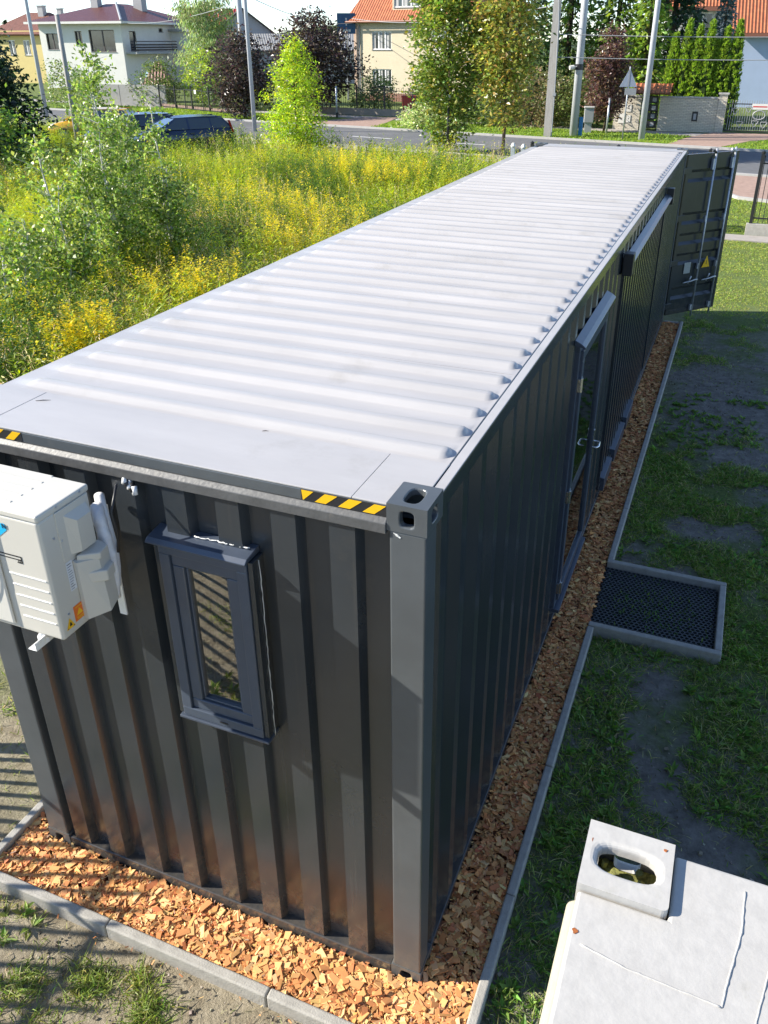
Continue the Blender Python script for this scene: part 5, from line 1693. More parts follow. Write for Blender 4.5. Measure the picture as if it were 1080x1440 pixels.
for (x, y, pr_, nc, cols, lb) in (
        (-38.4, 55.6, [(0.4, 1.4), (1.8, 1.7), (3.2, 1.2), (4.0, .3)], 90, [(0.20, 0.27, 0.04), (0.27, 0.32, 0.05)], 'light green bush under the weeping birch'),
        (-41.8, 54.6, [(0.2, 1.5), (1.6, 1.7), (2.7, 1.1), (3.3, .3)], 90, [(0.075, 0.11, 0.03), (0.11, 0.14, 0.04)], 'dark green bush under the balcony of the white house'),
        (-36.0, 54.9, [(0.2, 1.3), (1.4, 1.5), (2.6, 1.0), (3.2, .3)], 80, [(0.05, 0.085, 0.025), (0.07, 0.11, 0.03)], 'dark evergreen bush behind the iron street fence'),
        (-33.2, 53.6, [(0.0, 1.2), (1.0, 1.4), (1.9, .7)], 60, [(0.13, 0.17, 0.05), (0.17, 0.20, 0.06)], 'clipped green bush behind the plum tree fence'),
        (-46.5, 50.5, [(0.0, 1.8), (1.5, 2.0), (2.8, 1.2), (3.4, .4)], 100, [(0.10, 0.14, 0.04), (0.14, 0.18, 0.05)], 'round green bush before the white house'),
        (-16.2, 44.3, [(0.0, 1.2), (0.5, 1.35), (0.9, 1.0), (1.15, .3)], 110, [(0.30, 0.34, 0.14), (0.22, 0.28, 0.09), (0.40, 0.42, 0.22)], 'pale variegated bush at the driveway across the road'),
        (-24.0, 55.0, [(0.0, 1.3), (1.2, 1.5), (2.2, 1.0), (2.6, .3)], 80, [(0.13, 0.17, 0.06), (0.09, 0.13, 0.04)], 'green garden bush behind the black iron fence'),
        (-20.6, 55.8, [(0.0, 1.1), (0.9, 1.2), (1.6, .6)], 60, [(0.12, 0.15, 0.05), (0.18, 0.20, 0.08)], 'low garden bush by the red bin'),
        (-11.2, 48.6, [(0.0, 1.6), (1.2, 1.9), (2.4, 1.4), (3.0, .4)], 120, [(0.15, 0.12, 0.06), (0.11, 0.12, 0.04), (0.20, 0.16, 0.09)], 'brownish withered bush behind the concrete pole'),
        (-8.9, 48.9, [(0.0, 1.3), (1.2, 1.5), (2.2, 1.1), (2.9, .4)], 110, [(0.09, 0.12, 0.035), (0.13, 0.15, 0.05)], 'ivy green bush between the two street poles'),
        (-14.3, 47.6, [(0.0, 1.5), (1.0, 1.6), (2.0, 1.0)], 80, [(0.11, 0.16, 0.04), (0.16, 0.20, 0.05)], 'green bush behind the thin trunked maple'),
        (-22.6, 19.0, [(0.0, 1.5), (1.4, 1.7), (2.6, 1.2), (3.2, .3)], 110, [(0.10, 0.16, 0.03), (0.15, 0.21, 0.04)], 'willowy green bush between the birches and the dark tree')):
    tree('bush', lb, 'bush', x, y, pr_, nc, 0.26, 34, 0.18, cols, 0.2, 0.05, group='bushes along the street')


def conifer(name, label, x, y, h, r, cols, n_lay, per, size, z_low=0.3, dense=False):
    t = thing(name, label, 'tree', (x, y, 0), 0, 'conifers across the road')
    lv = Leaves()
    mb = MB().tube([(0, 0, 0), (0, 0, h * 0.5), (0, 0, h * 0.97)], [0.03 * h * 0.5, 0.012 * h, 0.01], 7)
    for k in range(n_lay):
        f = k / n_lay
        z = z_low + (h - z_low) * f
        rr = r * (1 - f) ** 0.8 * rnd.uniform(0.75, 1.15) + 0.08
        nb = max(5, int(9 * (1 - 0.4 * f)))
        a0 = rnd.uniform(0, 6)
        for b in range(nb):
            a = a0 + 2 * PI * b / nb + rnd.uniform(-.25, .25)
            ln = rr * rnd.uniform(0.7, 1.2)
            if b % 2 == 0 and not dense:
                mb.tube([(0, 0, z), (math.cos(a) * ln * .5, math.sin(a) * ln * .5, z - 0.10 * ln), (math.cos(a) * ln, math.sin(a) * ln, z - 0.12 * ln)], [0.03, 0.02, 0.008], 4)
            m = per
            s = rng.random(m) ** 0.6
            P = np.stack([np.cos(a) * ln * s, np.sin(a) * ln * s, z - 0.32 * ln * s ** 1.5 + 0.12 * ln * s ** 4], 1)
            side = rng.normal(0, 0.16 * ln + 0.05, m) * s
            P += np.stack([-np.sin(a) * side, np.cos(a) * side, -np.abs(side) * 0.5 + rng.normal(0, .06, m)], 1)
            D = unit(np.stack([np.full(m, np.cos(a)), np.full(m, np.sin(a)), rng.uniform(-1.0, 0.0, m)], 1) + rng.normal(0, .45, (m, 3)))
            L = size * rng.uniform(.6, 1.3, m)
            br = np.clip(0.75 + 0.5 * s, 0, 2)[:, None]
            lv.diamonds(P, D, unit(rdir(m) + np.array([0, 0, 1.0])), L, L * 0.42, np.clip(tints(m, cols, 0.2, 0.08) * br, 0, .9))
    lv.build('crown', M_LEAF, t, world=False)
    mb.build('trunk', M_BARK, t, smooth=True, local=True)
    return t


SPR = [(0.055, 0.095, 0.03), (0.08, 0.13, 0.035), (0.04, 0.07, 0.025)]
SPRL = [(0.13, 0.19, 0.03), (0.17, 0.23, 0.035), (0.09, 0.14, 0.03)]
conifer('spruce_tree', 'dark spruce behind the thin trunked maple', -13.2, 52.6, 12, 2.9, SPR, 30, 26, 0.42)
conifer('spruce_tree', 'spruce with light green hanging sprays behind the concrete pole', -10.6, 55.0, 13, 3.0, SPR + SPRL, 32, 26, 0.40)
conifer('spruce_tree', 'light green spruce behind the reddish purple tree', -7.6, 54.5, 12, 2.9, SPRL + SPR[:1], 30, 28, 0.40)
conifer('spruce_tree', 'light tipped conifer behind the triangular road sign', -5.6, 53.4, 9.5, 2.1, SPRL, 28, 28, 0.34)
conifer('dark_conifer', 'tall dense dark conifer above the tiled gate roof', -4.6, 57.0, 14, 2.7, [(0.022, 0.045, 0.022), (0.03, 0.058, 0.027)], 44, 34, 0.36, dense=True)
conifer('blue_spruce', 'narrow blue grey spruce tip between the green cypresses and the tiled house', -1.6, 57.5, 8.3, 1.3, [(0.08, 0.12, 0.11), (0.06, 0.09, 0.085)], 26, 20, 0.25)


def thuja(x, y, h, r, label):
    t = thing('cypress_tree', label, 'tree', (x, y, 0), 0, 'row of cypresses behind the brick wall')
    prof = [(0.0, 0.8 * r), (0.15 * h, r), (0.5 * h, 0.88 * r), (0.8 * h, 0.5 * r), (h, 0.03)]
    zs = np.array([p[0] for p in prof]); rs = np.array([p[1] for p in prof])
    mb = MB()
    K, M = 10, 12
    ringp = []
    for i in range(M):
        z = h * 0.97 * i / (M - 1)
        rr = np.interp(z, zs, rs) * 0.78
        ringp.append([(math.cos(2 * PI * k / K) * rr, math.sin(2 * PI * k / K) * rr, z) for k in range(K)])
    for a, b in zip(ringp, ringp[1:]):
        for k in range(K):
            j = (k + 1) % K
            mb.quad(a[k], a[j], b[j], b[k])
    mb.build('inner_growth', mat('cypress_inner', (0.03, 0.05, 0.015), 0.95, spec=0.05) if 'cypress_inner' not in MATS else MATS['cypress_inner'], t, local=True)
    nc = 520
    z = h * rng.random(nc) ** 0.85
    a = rng.uniform(0, 2 * PI, nc)
    rr = np.interp(z, zs, rs) * (0.93 + rng.normal(0, .06, nc))
    c = np.stack([np.cos(a) * rr, np.sin(a) * rr, z], 1)
    idx = np.repeat(np.arange(nc), 16)
    n = len(idx)
    P = c[idx] + rng.normal(0, .04, (n, 3))
    o = np.stack([np.cos(a[idx]), np.sin(a[idx]), np.full(n, 1.5)], 1)
    D = unit(o + rng.normal(0, .35, (n, 3)))
    L = 0.115 * rng.uniform(.6, 1.3, n)
    lv = Leaves()
    ct = np.clip(1 + rng.normal(0, .2, (nc, 1)), .55, 1.5)[idx]
    lv.diamonds(P, D, unit(rdir(n) + np.stack([np.cos(a[idx]), np.sin(a[idx]), np.zeros(n)], 1)), L, L * 0.5, np.clip(tints(n, [(0.15, 0.23, 0.03), (0.20, 0.28, 0.04), (0.11, 0.17, 0.025)], 0.15, 0.06) * ct, 0, .9))
    lv.build('crown', M_LEAF, t, world=False)
    MB().tube([(0, 0, 0), (0, 0, h * .4)], [0.08, 0.05], 6).build('trunk', M_BARK, t, local=True)
    return t


for (x, h, lb) in ((-3.75, 4.8, 'first cypress of the row, beside the tiled gate roof'), (-3.1, 5.45, 'tall cypress second from the tiled gate roof'), (-2.5, 5.2, 'cypress third from the tiled gate roof'),
                   (-1.9, 5.4, 'pointed cypress in the middle of the row behind the brick wall'), (-1.5, 4.5, 'shortest cypress in the row behind the brick wall'), (-1.1, 5.1, 'cypress next to the last and fullest one of the row'),
                   (-0.5, 5.4, 'fullest and last cypress of the row, nearest the house coloured in blue shade')):
    thuja(x, 50.5 + rnd.uniform(-.15, .15), h, 0.45 if h > 4.7 else 0.38, lb)


def birch(x, y, h, r, label, nclump=150, lean=0.0):
    t = thing('young_birch', label, 'tree', (x, y, 0), 0, 'young birches at the meadow edge')
    prof = [(0.5, r * 0.8), (h * 0.3, r), (h * 0.55, r * 0.8), (h * 0.8, r * 0.42), (h, 0.06)]
    lv = Leaves()
    mb = MB()
    ns = 4
    for s in range(ns):
        a0 = rnd.uniform(0, 6.28)
        tx, ty = math.cos(a0) * r * 0.55 * (s > 0), math.sin(a0) * r * 0.55 * (s > 0)
        hh = h * (1 if s == 0 else rnd.uniform(0.6, 0.85))
        pts = [(tx * (k / 6) ** 0.8 + lean * (k / 6) + 0.03 * math.sin(k * 2 + s), ty * (k / 6) ** 0.8 + 0.03 * math.cos(k * 1.6 + s), hh * k / 6) for k in range(7)]
        mb.tube(pts, [0.032 * (1 - 0.8 * k / 6) for k in range(7)], 6)
        # twigs carrying rows of leaves
        for q in range(nclump // ns):
            f = rnd.uniform(0.16, 0.98)
            i = min(5, int(f * 6))
            w = f * 6 - i
            p = Vector(pts[i]).lerp(Vector(pts[i + 1]), w)
            a = rnd.uniform(0, 6.28)
            ln = (0.28 + 0.75 * r * (1 - f)) * rnd.uniform(0.5, 1.1)
            tip = p + Vector((math.cos(a) * ln, math.sin(a) * ln, ln * rnd.uniform(0.15, 0.75)))
            mb.tube([p, p.lerp(tip, .55) + Vector((0, 0, 0.05 * ln)), tip], [0.006, 0.004, 0.0015], 3, cap=False)
            m = int(26 * ln / 0.5) + 10
            s_ = rng.uniform(0.15, 1.05, m)
            P = np.array(p)[None] * (1 - s_[:, None]) + np.array(tip)[None] * s_[:, None] + rng.normal(0, .055, (m, 3))
            D = unit(rdir(m) + np.array([0, 0, -0.5]))
            L = rng.uniform(0.045, 0.080, m)
            lv.diamonds(P, D, unit(rdir(m) + np.array([0, 0, .6])), L, L * 0.72, tints(m, [(0.13, 0.185, 0.035), (0.18, 0.24, 0.05), (0.085, 0.135, 0.025), (0.26, 0.31, 0.09)], 0.2, 0.08))
    mb.build('trunk', M_BIRCHB, t, smooth=True, local=True)
    lv.build('crown', M_LEAF, t, world=False)
    return t


birch(-9.1, 9.2, 4.4, 1.05, 'tallest young birch with several thin white stems in the meadow', 330)
birch(-8.75, 10.2, 3.5, 0.7, 'young birch to the near side of the dark car, with glossy leaves', 180)
birch(-8.9, 7.6, 3.2, 0.9, 'low spreading birch left of the tallest one', 210)
birch(-8.5, 6.1, 2.7, 0.7, 'small birch at the left edge of the photo', 150)
birch(-11.2, 11.6, 3.9, 1.0, 'young birch behind the tallest one, under the white house', 280)


# ------------------------------------------------------------------ houses
def facade(mb, p, ux, W, z0, z1, holes, depth=0.12, nrm=None):
    """wall with openings; p origin xy, ux unit direction; holes (x0,x1,z0,z1); reveals go inwards"""
    xs = sorted({0, W, *[h[0] for h in holes], *[h[1] for h in holes]})
    zs = sorted({z0, z1, *[h[2] for h in holes], *[h[3] for h in holes]})
    nin = (-ux[1], ux[0])
    pt = lambda x, z, d=0: (p[0] + ux[0] * x + nin[0] * d, p[1] + ux[1] * x + nin[1] * d, z)
    for a, b in zip(xs, xs[1:]):
        for c, d in zip(zs, zs[1:]):
            mx, mz = (a + b) / 2, (c + d) / 2
            if any(h[0] < mx < h[1] and h[2] < mz < h[3] for h in holes):
                continue
            mb.quad(pt(a, c), pt(b, c), pt(b, d), pt(a, d), uv=[(a, c), (b, c), (b, d), (a, d)])
    for (a, b, c, d) in holes:
        mb.quad(pt(a, c), pt(a, d), pt(a, d, depth), pt(a, c, depth), uv=[(0, 0)] * 4)
        mb.quad(pt(b, c), pt(b, d), pt(b, d, depth), pt(b, c, depth), uv=[(0, 0)] * 4)
        mb.quad(pt(a, c), pt(b, c), pt(b, c, depth), pt(a, c, depth), uv=[(0, 0)] * 4)
        mb.quad(pt(a, d), pt(b, d), pt(b, d, depth), pt(a, d, depth), uv=[(0, 0)] * 4)


M_WFRAME = mat('white_window_frame', (0.78, 0.78, 0.76), 0.4)
M_DFRAME = mat('dark_window_frame', (0.06, 0.045, 0.04), 0.5)
M_PANEF = mat('far_pane', (0.035, 0.042, 0.05), 0.08, spec=0.8, var=0.5, vscale=1.5)
M_CURT = mat('net_curtain', (0.42, 0.42, 0.41), 0.8, var=0.3, vscale=14, stretch=(6, 6, 0.2))
M_SILLM = mat('grey_sill', (0.20, 0.20, 0.21), 0.5)


def window(house, p, ux, h, nm=2, fm=None, sill=True, dep=0.10, curtain=True):
    """window set into an opening: frame > pane, mullion, sill; local coordinates of the house"""
    nin = (-ux[1], ux[0])
    a, b, c, d = h
    P0 = (p[0], p[1], 0)
    fm = fm or M_WFRAME
    mb = MB()
    w = 0.07
    for (q, r, s, t) in ((a, b, c, c + w), (a, b, d - w, d), (a, a + w, c + w, d - w), (b - w, b, c + w, d - w)):
        mb.obox(P0, ux, nin, q, r, dep - 0.04, dep + 0.03, s, t)
    win_ = mb.build('window', fm, house, local=True)
    for k in range(1, nm + 1):
        x = a + (b - a) * k / (nm + 1)
        MB().obox(P0, ux, nin, x - 0.06, x + 0.06, dep - 0.042, dep + 0.03, c + w, d - w).build('mullion', fm, win_, local=True)
    MB().obox(P0, ux, nin, a + w, b - w, dep, dep + 0.02, c + w, d - w).build('pane', M_PANEF, win_, local=True)
    if curtain:
        for k in range(nm + 1):
            x0 = a + (b - a) * k / (nm + 1) + 0.09
            x1 = x0 + (b - a) / (nm + 1) * rnd.uniform(0.25, 0.5)
            MB().obox(P0, ux, nin, x0, x1, dep - 0.004, dep - 0.001, c + w, d - w).build('curtain', M_CURT, win_, local=True)
    if sill:
        MB().obox(P0, ux, nin, a - 0.05, b + 0.05, -0.06, dep, c - 0.05, c - 0.003).build('sill', M_SILLM, win_, local=True)
    return win_


def slope(mb, a, b, c, d, th=0.16):
    """roof plane a-b (eave) c-d (ridge), with uv in metres and a thickness"""
    a, b, c, d = map(Vector, (a, b, c, d))
    u = (b - a).normalized()
    n = (b - a).cross(d - a).normalized()
    if n.z < 0:
        n = -n
    v = n.cross(u)
    uv = [((p - a).dot(u), (p - a).dot(v)) for p in (a, b, c, d)]
    mb.quad(a, b, c, d, uv=uv)
    lo = [p - n * th for p in (a, b, c, d)]
    mb.quad(lo[3], lo[2], lo[1], lo[0], uv=[(0, 0)] * 4)
    for (p, q, r, s) in ((a, b, lo[1], lo[0]), (b, c, lo[2], lo[1]), (c, d, lo[3], lo[2]), (d, a, lo[0], lo[3])):
        mb.quad(p, q, r, s, uv=[(0, 0)] * 4)


def hiproof(mb, x0, x1, y0, y1, ze, zr, inset, oh=0.5):
    """hip roof over a rectangle (ridge along x), inset of the ridge ends"""
    x0, x1, y0, y1 = x0 - oh, x1 + oh, y0 - oh, y1 + oh
    ym = (y0 + y1) / 2
    A, B = (x0 + inset, ym, zr), (x1 - inset, ym, zr)
    slope(mb, (x0, y0, ze), (x1, y0, ze), B, A)
    slope(mb, (x1, y1, ze), (x0, y1, ze), A, B)
    slope(mb, (x0, y1, ze), (x0, y0, ze), A, A)
    slope(mb, (x1, y0, ze), (x1, y1, ze), B, B)


def chimney(roof, x, y, z0, z1, m, w=0.5):
    c_ = MB().box(x - w / 2, x + w / 2, y - w * .4, y + w * .4, z0, z1).box(x - w / 2 - .07, x + w / 2 + .07, y - w * .4 - .07, y + w * .4 + .07, z1, z1 + 0.12)
    return c_.build('chimney', m, roof, local=True)


M_BEIGE = mat('beige_render', (0.60, 0.52, 0.38), 0.9, spec=0.2, var=0.05, vscale=1.5)
M_PINK = mat('pink_render', (0.52, 0.38, 0.29), 0.9, spec=0.2, var=0.05, vscale=1.5)
M_WHITEW = mat('white_render', (0.66, 0.645, 0.60), 0.9, spec=0.2, var=0.05, vscale=1.2)
M_YELLOWW = mat('yellow_render', (0.62, 0.50, 0.22), 0.9, spec=0.2, var=0.05, vscale=1.2)
M_SHADEW = mat('blue_shade_render', (0.42, 0.50, 0.66), 0.9, spec=0.2, var=0.04, vscale=1.2)  # white wall with the blue of its shade in the colour
M_GREYW = mat('grey_render', (0.36, 0.36, 0.36), 0.9, spec=0.2, var=0.08, vscale=1.0)
M_GUTTER = mat('copper_gutter', (0.26, 0.10, 0.06), 0.5)
M_GREYP = mat('grey_pipe', (0.30, 0.31, 0.32), 0.5)
M_WOODD = mat('dark_wood', (0.045, 0.03, 0.025), 0.7)

# pale beige house
h = thing('beige_house', 'pale beige two storey house with a steep orange tiled roof', 'house', (-30.77, 66.69, 0), -0.178)
W_, Dp = 11.2, 9.0
wins = [(1.80, 3.66, 1.08, 2.42), (1.80, 3.66, 3.85, 5.18), (7.4, 9.2, 1.08, 2.42), (7.4, 9.2, 3.85, 5.18)]
mb = MB()
facade(mb, (0.5, 0), (1, 0), W_ - 0.5, 0.62, 6.0, [(a - 0.5, b - 0.5, c, d) for a, b, c, d in wins])
facade(mb, (W_, 0), (0, 1), Dp, 0, 6.0, [])
facade(mb, (0, Dp), (0, -1), Dp, 0, 6.0, [])
facade(mb, (W_, Dp), (-1, 0), W_, 0, 6.0, [])
mb.build('wall', M_BEIGE, h, local=True)
MB().box(0.0, 0.5, -0.02, 0.2, 0, 6.0).build('corner_strip', M_PINK, h, local=True)
mbp = MB(); facade(mbp, (0.5, -0.03), (1, 0), W_ - 0.5, -0.1, 0.618, []); mbp.build('plinth', M_BRICKR, h, local=True)
for wv in wins:
    window(h, (0, 0), (1, 0), wv, 2)
mb = MB()
hiproof(mb, 0, W_, 0, Dp, 5.95, 11.2, 1.9, 0.55)
rf = mb.build('roof', M_TILE, h, local=True)
chimney(rf, 5.5, 4.5, 10.4, 12.0, M_BRICKR)
MB().tube([(-0.6, -0.62, 5.86), (W_ + 0.6, -0.62, 5.86)], 0.08, 8).build('gutter', M_GUTTER, h, local=True)
MB().tube([(0.62, -0.08, 0.1), (0.62, -0.08, 5.6), (0.62, -0.55, 5.85)], 0.05, 8).build('drainpipe', M_GREYP, h, local=True)
# dormer
dm = MB()
facade(dm, (3.7, 0.15), (1, 0), 2.6, 6.6, 8.6, [(0.12, 2.48, 6.85, 8.2)])
dmo = dm.build('dormer', M_BEIGE, h, local=True)
dmo.data.transform(Matrix.Translation((0, 0, 0)))
MB().box(3.7, 3.8, 0.16, 3, 6.4, 8.6).box(6.2, 6.3, 0.16, 3, 6.4, 8.6).build('dormer_cheek', M_BEIGE, h, local=True)
window(h, (3.7, 0.15), (1, 0), (0.12, 2.48, 6.85, 8.2), 2)
mb = MB(); slope(mb, (3.4, -0.1, 8.55), (6.6, -0.1, 8.55), (6.6, 3.6, 9.4), (3.4, 3.6, 9.4)); mb.build('dormer_roof', M_TILE, h, local=True)

# grey house behind it
h = thing('grey_house', 'plain grey gable wall seen between the two roadside maples', 'house', (-24.2, 77.5, 0), 0.10)
mb = MB()
facade(mb, (0, 0), (1, 0), 2.6, 0, 9.5, []); facade(mb, (2.6, 0), (0, 1), 8, 0, 9.5, []); facade(mb, (2.6, 8), (-1, 0), 2.6, 0, 9.5, []); facade(mb, (0, 8), (0, -1), 8, 0, 9.5, [])
mb.build('wall', M_GREYW, h, local=True)
mb = MB(); hiproof(mb, 0, 2.6, 0, 8, 9.5, 11, 1.2, 0.3); mb.build('roof', M_TILE, h, local=True)

# white house with dark red roof
h = thing('white_house', 'white house with a dark red hipped roof and a dark railed balcony', 'house', (-59.6, 73.5, 0.2), 0.0)
mb = MB()
hl = [(0.8, 2.3, 3.5, 5.0), (4.6, 5.5, 3.9, 5.2), (6.4, 9.6, 3.3, 5.3)]
facade(mb, (-10.5, 0), (1, 0), 10.5, -0.5, 6.0, hl)
hr_ = [(1.2, 2.3, 3.4, 5.2), (6.2, 6.9, 5.15, 5.5)]
facade(mb, (0, 0), (0, 1), 13.0, -0.5, 6.0, hr_)
facade(mb, (0, 13), (-1, 0), 10.5, -0.5, 6.0, []); facade(mb, (-10.5, 13), (0, -1), 13, -0.5, 6.0, [])
mb.build('wall', M_WHITEW, h, local=True)
for q in hl:
    window(h, (-10.5, 0), (1, 0), q, 1, M_DFRAME, dep=0.2, curtain=False)
for q in hr_:
    window(h, (0, 0), (0, 1), q, 0, M_DFRAME, dep=0.2, curtain=False)
mb = MB()
slope(mb, (-11.4, -0.9, 6.05), (0.9, -0.9, 6.05), (-4.6, 5.6, 7.85), (-5.9, 5.6, 7.85))
slope(mb, (0.9, -0.9, 6.05), (0.9, 13.9, 6.05), (-4.6, 7.6, 7.85), (-4.6, 5.6, 7.85))
slope(mb, (0.9, 13.9, 6.05), (-11.4, 13.9, 6.05), (-5.9, 7.6, 7.85), (-4.6, 7.6, 7.85))
slope(mb, (-11.4, 13.9, 6.05), (-11.4, -0.9, 6.05), (-5.9, 5.6, 7.85), (-5.9, 7.6, 7.85))
rf = mb.build('roof', M_TILER, h, local=True)
MB().tube([(0.92, -0.92, 6.1), (-4.6, 5.6, 7.92)], 0.13, 6).build('hip_ridge', M_GREYP, rf, local=True)
chimney(rf, -6.3, 4.5, 7.0, 8.3, M_GREYW, 0.9)
chimney(rf, -3.0, 7.5, 6.8, 8.5, M_GREYW, 1.1)
MB().box(-11.45, 0.95, -0.98, -0.86, 5.85, 6.06).box(0.86, 0.98, -0.85, 13.9, 5.85, 6.06).build('fascia', M_WHITEW, h, local=True)
MB().box(0.003, 1.3, 0.4, 7.4, 3.10, 3.28).build('balcony_slab', M_GREYW, h, local=True)
bal = MB().box(1.22, 1.28, 0.4, 7.4, 4.22, 4.30).build('balcony_rail', M_WOODD, h, local=True)
for z in (3.40, 3.64, 3.88):
    MB().box(1.23, 1.27, 0.4, 7.4, z, z + 0.14).build('rail_board', M_WOODD, bal, local=True)
for k in range(5):
    MB().box(1.20, 1.218, 0.5 + k * 1.7, 0.58 + k * 1.7, 3.28, 4.22).build('rail_post', M_WHITEW, bal, local=True)
MB().box(0.004, 2.6, 8.2, 12.9, -0.5, 5.2).build('side_block', M_WHITEW, h, local=True)
MB().box(-0.3, 3.1, 7.8, 13.3, 5.2, 5.42).build('block_roof', M_GREYP, h, local=True)
MB().tube([(2.66, 8.15, 0), (2.66, 8.15, 5.2)], 0.05, 6).build('drainpipe', M_GUTTER, h, local=True)
dish = MB().tube([(1.4, 9.0, 5.4), (1.4, 9.0, 5.9)], 0.03, 6).tube([(1.30, 8.9, 5.9), (1.36, 8.93, 5.9), (1.40, 8.96, 5.9)], [0.42, 0.34, 0.05], 14)
dish.build('satellite_dish', M_WHITEW, h, local=True)

# yellow house at the left
h = thing('yellow_house', 'pale yellow house with a brown tiled roof left of the white house', 'house', (-80.0, 82.0, 0), 0.0)
mb = MB()
hl = [(3.0, 4.0, 3.0, 4.6), (0.8, 1.8, 3.0, 4.6)]
facade(mb, (-6, 0), (1, 0), 8.5, 0, 5.6, [(a + 2.2, b + 2.2, c, d) for a, b, c, d in hl])
facade(mb, (2.5, 0), (0, 1), 9, 0, 5.6, []); facade(mb, (2.5, 9), (-1, 0), 8.5, 0, 5.6, []); facade(mb, (-6, 9), (0, -1), 9, 0, 5.6, [])
mb.build('wall', M_YELLOWW, h, local=True)
for q in hl:
    window(h, (-6, 0), (1, 0), (q[0] + 2.2, q[1] + 2.2, q[2], q[3]), 1)
mb = MB(); hiproof(mb, -6, 2.5, 0, 9, 5.2, 7.6, 3.2, 0.6)
rf = mb.build('roof', M_TILEB, h, local=True)
chimney(rf, -0.6, 3.8, 6.6, 8.2, M_GREYW, 0.8); chimney(rf, 1.6, 4.4, 5.8, 7.9, M_GREYW, 0.6)

# house with the bright red roof and the grey gable, partly hidden by the weeping birch
h = thing('red_roofed_house', 'distant yellow house with a bright red roof behind the white house', 'house', (-68.4, 95.5, 0), 0.60)
mb = MB()
facade(mb, (0, 0), (1, 0), 9, 0, 5.6, []); facade(mb, (9, 0), (0, 1), 7, 0, 5.6, []); facade(mb, (9, 7), (-1, 0), 9, 0, 5.6, []); facade(mb, (0, 7), (0, -1), 7, 0, 5.6, [])
mb.build('wall', M_YELLOWW, h, local=True)
mb = MB(); hiproof(mb, 0, 9, 0, 7, 5.6, 8.3, 1.4, 0.5); mb.build('roof', M_TILERED, h, local=True)
h = thing('gabled_house', 'grey gabled house with a dark roof edge behind the slim poles', 'house', (-62.5, 94.0, 0), 0.62)
mb = MB()
mb.poly([(0, 0, 0), (8, 0, 0), (8, 0, 5.2), (4, 0, 8.0), (0, 0, 5.2)], uv=[(0, 0)] * 5)
mb.poly([(0, 8, 0), (8, 8, 0), (8, 8, 5.2), (4, 8, 8.0), (0, 8, 5.2)], uv=[(0, 0)] * 5)
facade(mb, (8, 0), (0, 1), 8, 0, 5.2, []); facade(mb, (0, 8), (0, -1), 8, 0, 5.2, [])
mb.build('wall', M_GREYW, h, local=True)
mb = MB(); slope(mb, (8.5, -0.5, 4.9), (8.5, 8.5, 4.9), (4, 8.5, 8.15), (4, -0.5, 8.15)); slope(mb, (-0.5, 8.5, 4.9), (-0.5, -0.5, 4.9), (4, -0.5, 8.15), (4, 8.5, 8.15))
mb.build('roof', MATS['dark_wood'], h, local=True)
h = thing('workshop', 'low grey building with a pale ribbed sheet roof behind the purple plum trees', 'building', (-55.5, 90.0, 0), 0.42)
mb = MB(); facade(mb, (0, 0), (1, 0), 17, 0, 3.6, []); facade(mb, (17, 0), (0, 1), 8, 0, 3.6, []); facade(mb, (0, 8), (0, -1), 8, 0, 3.6, []); facade(mb, (17, 8), (-1, 0), 17, 0, 3.6, [])
mb.build('wall', M_GREYW, h, local=True)
mb = MB(); slope(mb, (-0.4, -0.5, 3.55), (17.4, -0.5, 3.55), (17.4, 4, 5.3), (-0.4, 4, 5.3)); slope(mb, (17.4, 8.5, 3.55), (-0.4, 8.5, 3.55), (-0.4, 4, 5.3), (17.4, 4, 5.3))
mb.build('roof', M_CORR, h, local=True)

# white walled house, blue shade put into the wall colour, orange roof at the right
h = thing('shade_blue_house', 'white house, its wall coloured by blue shade, with an orange tiled roof behind the cypress row', 'house', (-1.0, 69.2, 0), 0.12)
mb = MB()
bw = [(3.9, 5.1, 1.7, 3.4), (8.0, 9.2, 1.7, 3.4)]
facade(mb, (0, 0), (1, 0), 12, 0, 5.0, bw); facade(mb, (12, 0), (0, 1), 9, 0, 5.0, []); facade(mb, (12, 9), (-1, 0), 12, 0, 5, []); facade(mb, (0, 9), (0, -1), 9, 0, 5, [])
mb.build('wall', M_SHADEW, h, local=True)
for q in bw:
    window(h, (0, 0), (1, 0), q, 1)
mb = MB(); slope(mb, (-0.6, -0.7, 5.0), (12.6, -0.7, 5.0), (12.6, 4.5, 9.6), (-0.6, 4.5, 9.6)); slope(mb, (12.6, 9.7, 5.0), (-0.6, 9.7, 5.0), (-0.6, 4.5, 9.6), (12.6, 4.5, 9.6))
mb.build('roof', M_TILE, h, local=True)
MB().box(-0.7, 12.7, -0.82, -0.68, 4.75, 4.98).build('gutter', M_GUTTER, h, local=True)
mb = MB(); facade(mb, (-5.2, 3.0), (1, 0), 5.0, 0, 6.9, [(2.0, 3.4, 4.9, 6.4)]); facade(mb, (-5.2, 9), (0, -1), 6, 0, 6.9, [])
mb.build('wing_wall', M_WHITEW, h, local=True)
window(h, (-5.2, 3.0), (1, 0), (2.0, 3.4, 4.9, 6.4), 1)
mb = MB(); slope(mb, (-5.9, 2.3, 6.8), (0.2, 2.3, 6.8), (0.2, 6.5, 10.4), (-5.9, 6.5, 10.4)); slope(mb, (0.2, 10.7, 6.8), (-5.9, 10.7, 6.8), (-5.9, 6.5, 10.4), (0.2, 6.5, 10.4))
mb.build('wing_roof', M_TILE, h, local=True)
MB().box(-6.0, 0.1, 2.18, 2.30, 6.5, 6.78).build('wing_gutter', M_GUTTER, h, local=True)

